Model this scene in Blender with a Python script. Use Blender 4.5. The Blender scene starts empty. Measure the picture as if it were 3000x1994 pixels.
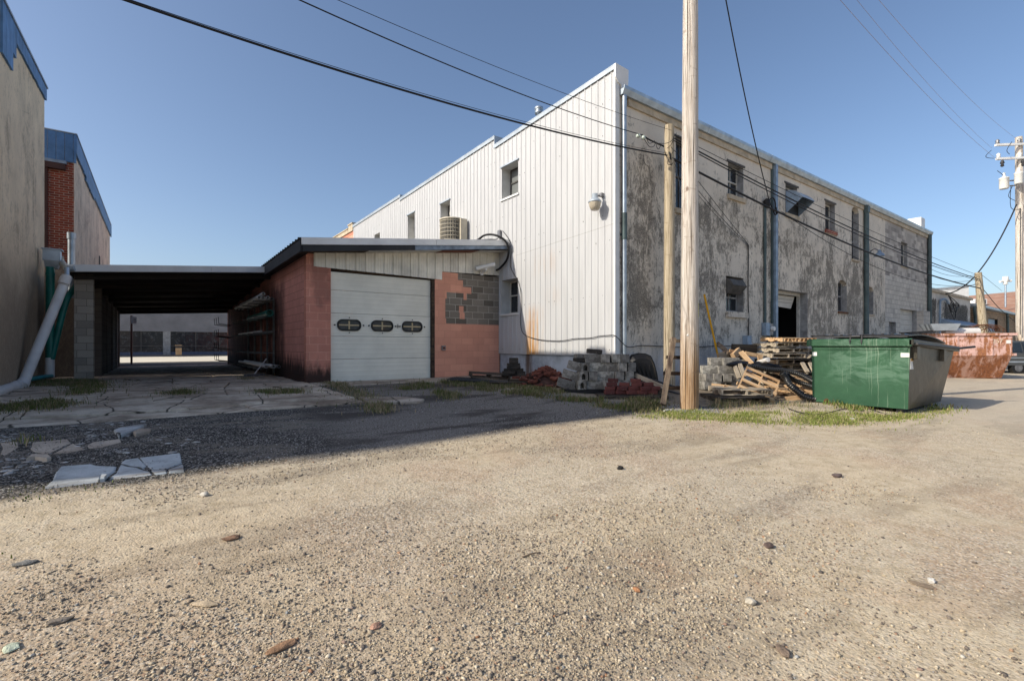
import bpy, math, random
import numpy as np
from mathutils import Vector, Matrix, noise as mnoise

R = math.radians
scene = bpy.context.scene
COL = scene.collection

# ------------------------------------------------------------------ camera
YAW = 36.28
CAM = (-9.03, -8.01, 1.35)
cd = bpy.data.cameras.new("camera")
cd.lens = 17.0
cd.sensor_width = 36.0
cd.shift_y = 0.005
cd.clip_start = 0.05
cd.clip_end = 3000
cam = bpy.data.objects.new("camera", cd)
cam.location = CAM
cam.rotation_euler = (R(90), 0, R(-YAW))
COL.objects.link(cam)
scene.camera = cam

# ------------------------------------------------------------------ sky and sun
SUN_DIR = Vector((11.6, -2.53, -7.56)).normalized()       # direction the light travels
elev = math.asin(-SUN_DIR.z)
azim = math.atan2(-SUN_DIR.x, -SUN_DIR.y)
world = bpy.data.worlds.new("World")
scene.world = world
world.use_nodes = True
wn = world.node_tree.nodes
wl = world.node_tree.links
bg = wn["Background"]
sky = wn.new("ShaderNodeTexSky")
sky.sky_type = 'NISHITA'
sky.sun_disc = False
sky.sun_elevation = elev
sky.sun_rotation = azim
sky.altitude = 0
sky.air_density = 0.88
sky.dust_density = 2.0
sky.ozone_density = 2.2
wl.new(sky.outputs[0], bg.inputs[0])
bg.inputs[1].default_value = 0.132
sd = bpy.data.lights.new("sun", 'SUN')
sd.energy = 3.7
sd.angle = R(0.5)
sd.color = (1.0, 0.92, 0.78)
sun = bpy.data.objects.new("sun", sd)
sun.rotation_euler = SUN_DIR.to_track_quat('-Z', 'Y').to_euler()
sun.location = (-20, 10, 30)
COL.objects.link(sun)
vs = scene.view_settings
vs.view_transform = 'Standard'
vs.look = 'None'
vs.gamma = 1.0
vs.exposure = 0.40
scene.cycles.max_bounces = 8
scene.cycles.use_denoising = True

rnd = random.Random(7)

# ------------------------------------------------------------------ helpers
_c, _s = math.cos(R(YAW)), math.sin(R(YAW))

def at(u, v, D):
    """point at depth D metres along the camera ray through image pixel (u, v)"""
    a = (u - 1500) / 1417.0
    b = -(v - 1012) / 1417.0
    return Vector((CAM[0] + D * (_s + a * _c), CAM[1] + D * (_c - a * _s), CAM[2] + D * b))

def sstep(a, b, x):
    t = np.clip((np.asarray(x, float) - a) / (b - a), 0, 1)
    return t * t * (3 - 2 * t)

_Y1 = [-40, -8, -5, -2.3, 0, 4, 10, 28, 29, 60, 400]
_Z1 = [0, 0, .06, .16, .27, .39, .35, .28, .26, .26, .26]
_Z2 = [0, .02, .06, .10, .17, .2, .2, .2, .2, .2, .2]

def gz(x, y):
    x = np.asarray(x, float)
    y = np.asarray(y, float)
    t = sstep(1.0, 9.0, x)
    z = np.interp(y, _Y1, _Z1) * (1 - t) + np.interp(y, _Y1, _Z2) * t
    near = sstep(24, 10, np.hypot(x + 9, y + 8))
    z = z + near * (.014 * np.sin(1.3 * x + .9 * y + .4) * np.sin(.7 * x - 1.1 * y) + .009 * np.sin(2.9 * y - .8 * x + 1.3 * np.sin(.6 * x)))
    return z

def G(x, y):
    return float(gz(x, y))

ORG = {}

class MB:
    """collects geometry in world metres; build() links it as one mesh object"""
    def __init__(s):
        s.v = []; s.f = []; s.m = []; s.sm = []
    def add(s, vs, fs, m=0, smooth=False):
        o = len(s.v)
        s.v.extend([tuple(p) for p in vs])
        for f in fs:
            s.f.append(tuple(i + o for i in f)); s.m.append(m); s.sm.append(smooth)
        return s
    def quad(s, a, b, c, d, m=0):
        return s.add([a, b, c, d], [(0, 1, 2, 3)], m)
    def box(s, x0, x1, y0, y1, z0, z1, m=0, M=None):
        vs = [Vector(p) for p in ((x0, y0, z0), (x1, y0, z0), (x1, y1, z0), (x0, y1, z0), (x0, y0, z1), (x1, y0, z1), (x1, y1, z1), (x0, y1, z1))]
        if M is not None: vs = [M @ p for p in vs]
        return s.add(vs, [(0, 3, 2, 1), (4, 5, 6, 7), (0, 1, 5, 4), (1, 2, 6, 5), (2, 3, 7, 6), (3, 0, 4, 7)], m)
    def hexa(s, b, t, m=0):
        """bottom ring b and top ring t of the same length (counter-clockwise from above)"""
        n = len(b)
        fs = [tuple(range(n - 1, -1, -1)), tuple(range(n, 2 * n))]
        fs += [(i, (i + 1) % n, n + (i + 1) % n, n + i) for i in range(n)]
        return s.add(list(b) + list(t), fs, m)
    def prism(s, poly, d, m=0):
        """planar polygon extruded by vector d"""
        d = Vector(d)
        p = [Vector(q) for q in poly]
        n = len(p)
        fs = [tuple(range(n)), tuple(range(2 * n - 1, n - 1, -1))]
        fs += [(i, n + i, n + (i + 1) % n, (i + 1) % n) for i in range(n)]
        return s.add(p + [q + d for q in p], fs, m)
    def tube(s, path, r, n=8, m=0, caps=True, hollow=0.0):
        path = [Vector(p) for p in path]
        k = len(path)
        rs = r if isinstance(r, (list, tuple)) else [r] * k
        up = Vector((0, 0, 1))
        t0 = (path[1] - path[0]).normalized()
        if abs(t0.z) > .9: up = Vector((1, 0, 0))
        a = t0.cross(up).normalized()
        vs = []
        for i in range(k):
            t = (path[min(i + 1, k - 1)] - path[max(i - 1, 0)]).normalized()
            a = (a - t * a.dot(t)).normalized()
            b = t.cross(a)
            for j in range(n):
                w = 2 * math.pi * j / n
                vs.append(path[i] + (a * math.cos(w) + b * math.sin(w)) * rs[i])
        fs = [(i * n + j, i * n + (j + 1) % n, (i + 1) * n + (j + 1) % n, (i + 1) * n + j) for i in range(k - 1) for j in range(n)]
        s.add(vs, fs, m, True)
        if hollow:
            inn = [path[0].lerp(vs[j], hollow) for j in range(n)]
            dp = (path[1] - path[0]).normalized() * min((path[1] - path[0]).length * 3, .35)
            s.add(vs[:n] + inn + [q + dp for q in inn], [(j, n + j, n + (j + 1) % n, (j + 1) % n) for j in range(n)] + [(n + j, 2 * n + j, 2 * n + (j + 1) % n, n + (j + 1) % n) for j in range(n)], m)
            s.add([q + dp for q in inn], [tuple(range(n))], m)
            s.add(vs[-n:], [tuple(range(n))], m)
        elif caps:
            s.add(vs[:n], [tuple(range(n - 1, -1, -1))], m)
            s.add(vs[-n:], [tuple(range(n))], m)
        return s
    def lathe(s, base, prof, n=16, m=0, axis=(0, 0, 1)):
        """prof: list of (radius, height) along axis from base"""
        base = Vector(base)
        q = Vector(axis).normalized().to_track_quat('Z', 'Y')
        vs = []
        for r, h in prof:
            for j in range(n):
                w = 2 * math.pi * j / n
                vs.append(base + q @ Vector((r * math.cos(w), r * math.sin(w), h)))
        k = len(prof)
        fs = [(i * n + j, i * n + (j + 1) % n, (i + 1) * n + (j + 1) % n, (i + 1) * n + j) for i in range(k - 1) for j in range(n)]
        s.add(vs, fs, m, True)
        s.add(vs[:n], [tuple(range(n - 1, -1, -1))], m)
        s.add(vs[-n:], [tuple(range(n))], m)
        return s
    def build(s, name, mats, parent=None, bevel=0.0, org=None):
        if not isinstance(mats, (list, tuple)): mats = [mats]
        if parent is not None:
            o = ORG[parent.name]
        else:
            o = Vector(org) if org is not None else Vector((0, 0, 0))
        me = bpy.data.meshes.new(name)
        me.from_pydata([(p[0] - o.x, p[1] - o.y, p[2] - o.z) for p in s.v], [], s.f)
        for mt in mats: me.materials.append(mt)
        me.polygons.foreach_set("material_index", s.m)
        me.polygons.foreach_set("use_smooth", s.sm)
        me.update()
        ob = bpy.data.objects.new(name, me)
        COL.objects.link(ob)
        if parent is not None:
            ob.parent = parent
        else:
            ob.location = o
        ORG[ob.name] = o.copy()
        if bevel:
            b = ob.modifiers.new("bevel", 'BEVEL'); b.width = bevel; b.segments = 1; b.limit_method = 'ANGLE'; b.angle_limit = R(40)
        return ob

def tag(o, label=None, cat=None, group=None, kind=None):
    if label: o["label"] = label
    if cat: o["category"] = cat
    if group: o["group"] = group
    if kind: o["kind"] = kind
    return o

def thing(name, label, cat, loc, group=None):
    o = bpy.data.objects.new(name, None)
    o.empty_display_size = .3
    COL.objects.link(o)
    o.location = loc
    ORG[o.name] = Vector(loc)
    return tag(o, label, cat, group)

def dup(root, M, label=None, group=None, mat=None):
    """copy of a thing, its parts and their sub-parts, placed by matrix M"""
    def cp(o, par):
        c = o.copy()
        COL.objects.link(c)
        if par is not None: c.parent = par
        for ch in o.children: cp(ch, c)
        return c
    r = cp(root, None)
    r.matrix_world = M
    if label: r["label"] = label
    if group: r["group"] = group
    return r

def TR(x, y, z, rz=0, rx=0, ry=0, s=1):
    return Matrix.Translation((x, y, z)) @ Matrix.Rotation(rz, 4, 'Z') @ Matrix.Rotation(ry, 4, 'Y') @ Matrix.Rotation(rx, 4, 'X') @ Matrix.Scale(s, 4)

def sag(a, b, drop, n=24):
    a = Vector(a); b = Vector(b)
    return [a.lerp(b, i / n) - Vector((0, 0, 4 * drop * (i / n) * (1 - i / n))) for i in range(n + 1)]

def smoothpath(pts, n=6):
    pts = [Vector(p) for p in pts]
    P = [pts[0]] + pts + [pts[-1]]
    out = []
    for i in range(1, len(P) - 2):
        p0, p1, p2, p3 = P[i - 1], P[i], P[i + 1], P[i + 2]
        for k in range(n):
            t = k / n
            out.append(.5 * ((2 * p1) + (-p0 + p2) * t + (2 * p0 - 5 * p1 + 4 * p2 - p3) * t * t + (-p0 + 3 * p1 - 3 * p2 + p3) * t ** 3))
    out.append(pts[-1])
    return out

def wall_y(mb, y, x0, x1, z0, z1, holes, m=0, depth=.25, mr=None, sgn=1):
    """wall in a plane of constant y, seen from -y; holes (x0,x1,z0,z1[,depth]) get reveals running in +y"""
    mr = m if mr is None else mr
    xs = sorted({x0, x1, *[h[0] for h in holes], *[h[1] for h in holes]})
    zs = sorted({z0, z1, *[h[2] for h in holes], *[h[3] for h in holes]})
    for i in range(len(xs) - 1):
        for j in range(len(zs) - 1):
            cx, cz = (xs[i] + xs[i + 1]) / 2, (zs[j] + zs[j + 1]) / 2
            if any(h[0] < cx < h[1] and h[2] < cz < h[3] for h in holes): continue
            mb.quad((xs[i], y, zs[j]), (xs[i + 1], y, zs[j]), (xs[i + 1], y, zs[j + 1]), (xs[i], y, zs[j + 1]), m)
    for h in holes:
        a, b, c, d = h[:4]
        y2 = y + sgn * (h[4] if len(h) > 4 else depth)
        mb.quad((a, y, c), (a, y, d), (a, y2, d), (a, y2, c), mr)
        mb.quad((b, y, d), (b, y, c), (b, y2, c), (b, y2, d), mr)
        mb.quad((a, y, d), (b, y, d), (b, y2, d), (a, y2, d), mr)
        mb.quad((b, y, c), (a, y, c), (a, y2, c), (b, y2, c), mr)

def wall_x(mb, x, y0, y1, z0, z1, holes, m=0, depth=.25, mr=None):
    """wall in a plane of constant x seen from -x; reveals run in +x"""
    mr = m if mr is None else mr
    ys = sorted({y0, y1, *[h[0] for h in holes], *[h[1] for h in holes]})
    zs = sorted({z0, z1, *[h[2] for h in holes], *[h[3] for h in holes]})
    for i in range(len(ys) - 1):
        for j in range(len(zs) - 1):
            cy, cz = (ys[i] + ys[i + 1]) / 2, (zs[j] + zs[j + 1]) / 2
            if any(h[0] < cy < h[1] and h[2] < cz < h[3] for h in holes): continue
            mb.quad((x, ys[i + 1], zs[j]), (x, ys[i], zs[j]), (x, ys[i], zs[j + 1]), (x, ys[i + 1], zs[j + 1]), m)
    for h in holes:
        a, b, c, d = h[:4]
        x2 = x + depth
        mb.quad((x, a, c), (x, a, d), (x2, a, d), (x2, a, c), mr)
        mb.quad((x, b, d), (x, b, c), (x2, b, c), (x2, b, d), mr)
        mb.quad((x, a, d), (x, b, d), (x2, b, d), (x2, a, d), mr)
        mb.quad((x, b, c), (x, a, c), (x2, a, c), (x2, b, c), mr)
# ------------------------------------------------------------------ materials
class N:
    def __init__(s, name, rough=.8, metal=0.0, spec=.35):
        s.mat = bpy.data.materials.new(name)
        s.mat.use_nodes = True
        s.nt = s.mat.node_tree
        s.b = s.nt.nodes["Principled BSDF"]
        s.set("Roughness", rough); s.set("Metallic", metal); s.set("Specular IOR Level", spec)
    def _in(s, sock, val):
        if hasattr(val, "default_value") or isinstance(val, bpy.types.NodeSocket):
            s.nt.links.new(val, sock)
        elif isinstance(val, (tuple, list)) and sock.type == 'RGBA' and len(val) == 3:
            sock.default_value = (*val, 1)
        else:
            sock.default_value = val
    def set(s, key, val):
        s._in(s.b.inputs[key], val); return s
    def node(s, t, ins=None, **kw):
        n = s.nt.nodes.new("ShaderNode" + t)
        for k, v in kw.items(): setattr(n, k, v)
        for k, v in (ins or {}).items(): s._in(n.inputs[k], v)
        return n
    def pos(s): return s.node("NewGeometry").outputs["Position"]
    def obj(s): return s.node("TexCoord").outputs["Object"]
    def gen(s): return s.node("TexCoord").outputs["Generated"]
    def rand(s): return s.node("ObjectInfo").outputs["Random"]
    def island(s): return s.node("NewGeometry").outputs["Random Per Island"]
    def mapv(s, v, scale=(1, 1, 1), loc=(0, 0, 0), rot=(0, 0, 0)):
        return s.node("Mapping", {"Vector": v, "Scale": scale, "Location": loc, "Rotation": rot}).outputs[0]
    def xyz(s, v):
        n = s.node("SeparateXYZ", {0: v}); return n.outputs[0], n.outputs[1], n.outputs[2]
    def comb(s, x=0., y=0., z=0.): return s.node("CombineXYZ", {0: x, 1: y, 2: z}).outputs[0]
    def noise(s, v, scale=1., detail=4., rough=.55, dist=0.):
        return s.node("TexNoise", {"Vector": v, "Scale": scale, "Detail": detail, "Roughness": rough, "Distortion": dist}).outputs["Fac"]
    def vor(s, v, scale=1., feat='F1', out="Distance", rnd_=1.):
        return s.node("TexVoronoi", {"Vector": v, "Scale": scale, "Randomness": rnd_}, feature=feat).outputs[out]
    def ramp(s, f, stops, interp='LINEAR'):
        n = s.node("ValToRGB", {0: f}); cr = n.color_ramp; cr.interpolation = interp
        while len(cr.elements) < len(stops): cr.elements.new(.5)
        for e, (p, c) in zip(cr.elements, stops):
            e.position = p
            e.color = (*c, 1) if isinstance(c, (tuple, list)) else (c, c, c, 1)
        return n.outputs[0]
    def mr(s, f, a, b, c=0., d=1., smooth=True):
        return s.node("MapRange", {"Value": f, "From Min": a, "From Max": b, "To Min": c, "To Max": d}, interpolation_type='SMOOTHSTEP' if smooth else 'LINEAR').outputs[0]
    def math(s, op, a, b=0., clamp=False):
        return s.node("Math", {0: a, 1: b}, operation=op, use_clamp=clamp).outputs[0]
    def mul(s, *a):
        r = a[0]
        for x in a[1:]: r = s.math('MULTIPLY', r, x)
        return r
    def add(s, a, b): return s.math('ADD', a, b)
    def mx(s, *a):
        r = a[0]
        for x in a[1:]: r = s.math('MAXIMUM', r, x)
        return r
    def mix(s, f, a, b, mode='MIX'):
        n = s.node("Mix", data_type='RGBA', blend_type=mode)
        s._in(n.inputs[0], f); s._in(n.inputs[6], a); s._in(n.inputs[7], b)
        return n.outputs[2]
    def brick(s, v, c1, c2, mo, w=.4, h=.2, ms=.01, off=.5, sm=.1, bias=0.):
        n = s.node("TexBrick", {"Vector": v, "Color1": c1, "Color2": c2, "Mortar": mo, "Scale": 1., "Mortar Size": ms, "Mortar Smooth": sm, "Bias": bias, "Brick Width": w, "Row Height": h}, offset=off)
        return n.outputs["Color"], n.outputs["Fac"]
    def bump(s, h, st=.3, dist=.02, nrm=None):
        ins = {"Height": h, "Strength": st, "Distance": dist}
        if nrm is not None: ins["Normal"] = nrm
        return s.node("Bump", ins).outputs[0]
    def box(s, p, lo, hi, soft):
        """soft mask, 1 inside the world box lo..hi (None = any)"""
        r = None
        for c, a, b in zip(s.xyz(p), lo, hi):
            if a is None: continue
            m = s.mul(s.mr(c, a - soft, a + soft), s.mr(c, b - soft, b + soft, 1., 0.))
            r = m if r is None else s.mul(r, m)
        return r
    def done(s, col=None, nrm=None):
        if col is not None: s.set("Base Color", col)
        if nrm is not None: s.set("Normal", nrm)
        return s.mat

def plain(name, c, rough=.7, metal=0., var=.12, scale=6., spec=.35, bump=0., coord='pos'):
    n = N(name, rough, metal, spec)
    p = n.pos() if coord == 'pos' else n.obj()
    f = n.noise(p, scale, 5, .6)
    lo = tuple(max(0, x * (1 - var * 1.6)) for x in c); hi = tuple(min(1, x * (1 + var)) for x in c)
    col = n.ramp(f, [(.3, lo), (.7, hi)])
    nr = n.bump(n.noise(p, scale * 7, 4), bump, .01) if bump else None
    return n.done(col, nr)

def m_siding(name, base, rust):
    n = N(name, .45, 0., .4)
    p = n.pos()
    x, y, z = n.xyz(p)
    panel = n.node("TexWhiteNoise", {"W": n.math('FLOOR', n.math('DIVIDE', y, .9144))}, noise_dimensions='1D').outputs["Value"]
    f = n.noise(n.mapv(p, (3, 3, .35)), 1.4, 5, .6)
    col = n.ramp(f, [(.25, tuple(c * .86 for c in base)), (.6, base)])
    col = n.mix(n.mul(panel, .10), col, tuple(c * .8 for c in base))
    if rust:
        st = n.noise(n.mapv(p, (9, 9, .45)), 1., 4, .6)
        a = n.mul(n.box(p, (None, 3.02, 0.9), (None, 3.5, 2.15), .09), n.mr(z, 2.35, 1.1, .55, 1.), n.mr(st, .36, .52))
        a2 = n.mul(n.box(p, (None, 2.75, 0.9), (None, 3.45, 2.45), .2), n.mr(st, .38, .58), .6)
        b = n.mul(n.box(p, (None, 2.2, 3.4), (None, 3.1, 4.0), .25), n.mr(st, .44, .66), .22)
        c = n.mul(n.box(p, (None, 2.0, 2.55), (None, 2.6, 2.95), .2), n.mr(st, .44, .66), .12)
        m = n.mx(a, a2, b, c)
        rc = n.ramp(n.noise(n.mapv(p, (12, 12, 2)), 1.5, 4), [(.35, (.34, .15, .03)), (.62, (.55, .29, .085))])
        col = n.mix(m, col, rc)
        dirt = n.mul(n.mr(z, 1.7, 1.0), n.mr(n.noise(n.mapv(p, (6, 6, 1)), 1.2, 5), .35, .8), .5)
        col = n.mix(dirt, col, (.35, .31, .25))
        seam = n.mul(n.mr(n.math('ABSOLUTE', n.math('SUBTRACT', z, n.math('ADD', n.mul(y, -.045), 4.33))), .004, .012, 1., 0.), n.mr(y, 4.1, 4.0), .5)
        col = n.mix(seam, col, (.25, .24, .22))
    nr = n.bump(n.noise(n.mapv(p, (1, 1, .5)), 2.2, 3), .12, .03)
    return n.done(col, nr)

def m_stucco(name, light, dark, mold=1., lowwash=None, thr=(.47, .62), scale=1.0, zdark=None, patches=()):
    n = N(name, .92, 0., .2)
    p = n.pos()
    x, y, z = n.xyz(p)
    a = n.noise(p, .7 * scale, 8, .68, .8)
    st = n.noise(n.mapv(p, (3.4, 3.4, .8)), 1.0 * scale, 8, .70, .6)
    fine = n.noise(n.mapv(p, (1, 1, .55)), 9.5, 8, .72, 1.6)
    sp = n.noise(p, 30, 4, .7)
    base = n.ramp(n.noise(p, 1.3, 6, .6), [(.3, tuple(c * .8 for c in light)), (.7, light)])
    m = n.math('ADD', n.mul(a, .55), n.mul(st, .45))
    m = n.math('ADD', n.mul(m, .62), n.mul(fine, .38))
    for lo, hi, soft, amt in patches: m = n.math('ADD', m, n.mul(n.box(p, lo, hi, soft), amt))
    mask = n.mul(n.mr(m, thr[0], thr[1]), mold)
    mask = n.mul(mask, n.mr(sp, .25, .6, .45, 1.))
    if zdark:
        mask = n.mx(mask, n.mul(n.mr(n.math('ADD', z, n.mul(n.math('SUBTRACT', a, .5), 2.2)), zdark[0], zdark[1], 0., 1.), zdark[2], n.mr(fine, .2, .6, .7, 1.)))
    col = n.mix(mask, base, dark)
    crack = n.mul(n.mr(n.vor(n.mapv(p, (1, 1, .8)), .9, 'DISTANCE_TO_EDGE'), .0, .006, 1., 0.), n.mr(a, .5, .6), .5)
    col = n.mix(crack, col, tuple(c * .35 for c in dark))
    if lowwash:
        w = n.mul(n.mr(n.math('ADD', z, n.mul(st, .9)), 2.3, 1.0, 0., 1.), .75, n.mr(fine, .35, .6, .35, 1.))
        col = n.mix(w, col, lowwash)
    h = n.math('ADD', n.mul(fine, .7), n.mul(n.noise(p, 55, 3, .7), .3))
    return n.done(col, n.bump(h, .55, .02))

def m_block(name, c1, c2, mortar, axis, mold=None, ms=.007, w=.4064, h=.2032, zoff=0., xoff=0., var=.6, bump=.5, fine=.25, vstain=None, dark_zone=None):
    """concrete block masonry; axis 'x' = wall runs along x, 'y' = along y"""
    n = N(name, .88, 0., .2)
    p = n.pos()
    x, y, z = n.xyz(p)
    bv = n.comb(n.math('ADD', x if axis == 'x' else y, xoff), n.math('ADD', z, zoff), 0.)
    col, fac = n.brick(bv, c1, c2, mortar, w, h, ms, .5, .15)
    v = n.noise(p, 1.6, 6, .62)
    col = n.mix(n.mr(v, .3, .75, 0., var), col, tuple(c * .55 for c in c1))
    gr = n.noise(p, 45, 4, .7)
    col = n.mix(n.mr(gr, .35, .7, 0., fine), col, tuple(c * .45 for c in c1))
    if mold:
        zt, amt, mc = mold
        st = n.noise(n.mapv(p, (4, 4, 1.2)), 1.3, 6, .65)
        m = n.mul(n.mr(n.math('ADD', z, n.mul(n.math('SUBTRACT', st, .5), 1.1)), zt + .25, zt - .25), amt)
        col = n.mix(m, col, mc)
    if vstain:
        s2 = n.noise(n.mapv(p, (1, 1, .7)), 1.1, 5, .6)
        col = n.mix(n.mr(s2, vstain[0], vstain[1], 0., vstain[2]), col, vstain[3])
    if dark_zone:
        s3 = n.noise(n.mapv(p, (2, 2, 1.2)), 1.2, 6, .65)
        col = n.mix(n.mul(n.box(p, dark_zone[0], dark_zone[1], .35), n.mr(s3, .3, .5, .4, 1.), dark_zone[2]), col, (.012, .011, .011))  # darkens the wall inside the given box
    hh = n.math('SUBTRACT', n.mul(gr, .25), n.mul(fac, 1.))
    return n.done(col, n.bump(hh, bump, .012))

def m_brick(name, c1, c2, mortar, axis, w=.215, h=.075, ms=.008):
    n = N(name, .9, 0., .2)
    p = n.pos()
    x, y, z = n.xyz(p)
    bv = n.comb(x if axis == 'x' else y, z, 0.)
    col, fac = n.brick(bv, c1, c2, mortar, w, h, ms, .5, .1)
    col = n.mix(n.mr(n.noise(p, 3, 6), .35, .8, 0., .5), col, tuple(c * .5 for c in c1))
    return n.done(col, n.bump(n.math('SUBTRACT', n.mul(n.noise(p, 40, 3), .3), fac), .5, .01))

def m_wood(name, a, b, dark, axis='z', scale=1., rough=.8, obj=True, isl=.35):
    n = N(name, rough, 0., .25)
    p = n.obj() if obj else n.pos()
    sc = {'z': (14, 14, .9), 'x': (.9, 14, 14), 'y': (14, .9, 14)}[axis]
    f = n.noise(n.mapv(p, tuple(c * scale for c in sc)), 1., 7, .65, .4)
    col = n.ramp(f, [(.36, dark), (.46, a), (.60, b)])
    r = n.island()
    col = n.mix(n.mul(r, isl), col, dark)
    col = n.mix(n.mr(n.noise(p, 2.5, 5), .4, .75, 0., .45), col, dark)
    return n.done(col, n.bump(f, .4, .01))

def m_pole(name, warm=True):
    n = N(name, .85, 0., .2)
    p = n.pos()
    x, y, z = n.xyz(p)
    g = n.noise(n.mapv(p, (46, 46, 1.1)), 1., 8, .72, .6)
    big = n.noise(n.mapv(p, (5, 5, .5)), 1., 5, .6)
    if warm:
        pale = n.ramp(g, [(.36, (.27, .21, .16)), (.45, (.57, .505, .44)), (.58, (.72, .67, .61))])
        hot = n.ramp(g, [(.34, (.13, .065, .03)), (.47, (.36, .22, .115)), (.62, (.54, .40, .26))])
        col = n.mix(n.mr(n.math('ADD', z, n.mul(n.math('SUBTRACT', big, .5), 4.)), 2.6, .5), pale, hot)
    else:
        col = n.ramp(g, [(.37, (.14, .105, .065)), (.46, (.42, .345, .24)), (.6, (.60, .515, .385))])
    cr = n.mul(n.mr(n.noise(n.mapv(p, (40, 40, .35)), 1., 3, .5), .60, .64), .8)
    col = n.mix(cr, col, (.06, .04, .025))
    ring = n.mul(n.mr(n.noise(n.mapv(p, (3, 3, 9)), 1., 6, .7, .5), .60, .66), .45)
    col = n.mix(ring, col, (.22, .15, .10))
    kn = n.mul(n.mr(n.vor(n.mapv(p, (1, 1, .55)), 1.9), .045, .075, 1., 0.), .7)
    col = n.mix(kn, col, (.12, .06, .03))
    return n.done(col, n.bump(g, 1., .03))

def m_rust(name, paint, rust_lo, rust_hi, thr=(.5, .62)):
    n = N(name, .7, 0., .3)
    p = n.obj()
    a = n.noise(p, 1.5, 8, .68, .9)
    st = n.noise(n.mapv(p, (5, 5, .8)), 1., 6, .65, .8)
    m = n.math('ADD', n.mul(a, .5), n.mul(st, .5))
    col = n.ramp(n.noise(p, 5, 4), [(.3, tuple(c * .8 for c in paint)), (.7, paint)])
    rc = n.ramp(n.noise(p, 14, 6, .7), [(.3, rust_lo), (.7, rust_hi)])
    col = n.mix(n.mr(m, thr[0], thr[1], 0., .92), col, rc)
    return n.done(col, n.bump(m, .3, .01))

MT = {}
MT['siding'] = m_siding('white_ribbed_metal', (.505, .51, .52), True)
MT['siding_garage'] = plain('cream_ribbed_metal', (.80, .77, .68), .5, 0, .18, 1.6)
MT['stucco'] = m_stucco('mouldy_stucco', (.74, .67, .57), (.085, .078, .068), .86, (.66, .67, .70), (.474, .575), 1.6, None, (((.2, None, 1.9), (1.3, None, 6.2), .5, .055), ((1.9, None, 2.2), (4.6, None, 5.3), .6, .035), ((9.8, None, 1.), (13.2, None, 4.6), .7, .04), ((13.9, None, .5), (15.6, None, 4.5), .5, .05), ((-1, None, 6.4), (26, None, 8.), .5, -.05), ((5.2, None, 4.6), (5.8, None, 5.9), .25, .04), ((8.8, None, 4.5), (9.6, None, 5.9), .3, .035), ((12.2, None, 4.3), (12.9, None, 5.8), .3, .04), ((14.8, None, 3.6), (15.5, None, 4.9), .3, .04), ((7.4, None, 2.), (7.8, None, 7.), .15, .03), ((16., None, 2.), (16.4, None, 7.), .2, .03)))
MT['stucco_left'] = m_stucco('tan_stucco', (.86, .70, .50), (.24, .18, .13), .72, None, (.47, .60), .9, (4.4, 2.2, .9))
MT['stucco_back'] = m_stucco('pale_tan_stucco', (.84, .70, .55), (.30, .22, .17), .8, None, (.46, .58), 1.3, (3.8, 2.2, .8))
MT['stucco_white'] = m_stucco('stained_white_stucco', (.66, .62, .56), (.03, .027, .024), 1., None, (.50, .55), 1.1, None, (((26.4, None, 2.2), (27.4, None, 4.0), .35, .08), ((29.2, None, 2.7), (34.6, None, 4.05), .5, .10), ((25, None, 4.05), (36, None, 5), .15, -.1)))
MT['block_grey'] = m_block('patchy_grey_block', (.62, .57, .51), (.22, .20, .19), (.42, .40, .36), 'x', None, .006, xoff=.1, var=.5, bump=.3)
MT['block_white'] = m_block('painted_grey_block', (.66, .62, .56), (.56, .53, .48), (.10, .09, .08), 'x', None, .007, w=.45, h=.225, xoff=.1, var=.4, bump=.4, vstain=(.5, .7, .6, (.2, .18, .17)))
MT['pink_x'] = m_block('pink_painted_block', (.74, .32, .235), (.58, .245, .185), (.84, .46, .34), 'x', (.80, .95, (.035, .025, .022)), .006, zoff=-.37 + .2032 * 3, var=.45, bump=.35, fine=.15, vstain=(.50, .64, .6, (.22, .11, .09)))
MT['pink_clean'] = m_block('fresh_pink_painted_block', (.84, .41, .285), (.72, .34, .24), (.52, .23, .16), 'x', None, .003, zoff=-.37 + .2032 * 3, var=.25, bump=.35, fine=.12)
MT['pink_y'] = m_block('pink_side_block', (.70, .32, .26), (.64, .29, .235), (.20, .085, .07), 'y', (.95, .95, (.02, .016, .015)), .005, zoff=-.37 + .2032 * 3, var=.4, bump=.4, fine=.15, dark_zone=((None, 7.6, 0), (None, 22, 3.3), .75))
MT['bare_block'] = m_block('bare_grey_block', (.34, .30, .25), (.12, .10, .08), (.52, .48, .42), 'x', None, .010, zoff=-.37 + .2032 * 3, xoff=.02, var=.5, bump=.5, fine=.35)
MT['post_block_x'] = m_block('grey_post_block', (.46, .40, .33), (.28, .25, .21), (.20, .18, .15), 'x', None, .008, xoff=.24, var=.4)
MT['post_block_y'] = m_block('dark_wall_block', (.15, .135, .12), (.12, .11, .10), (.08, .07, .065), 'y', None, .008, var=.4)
MT['brick_red'] = m_brick('red_brick', (.34, .075, .045), (.20, .05, .035), (.46, .36, .29), 'x')
MT['brick_tan'] = m_brick('tan_old_brick', (.34, .22, .13), (.20, .13, .08), (.40, .34, .26), 'x', .5, .16, .02)
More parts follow.
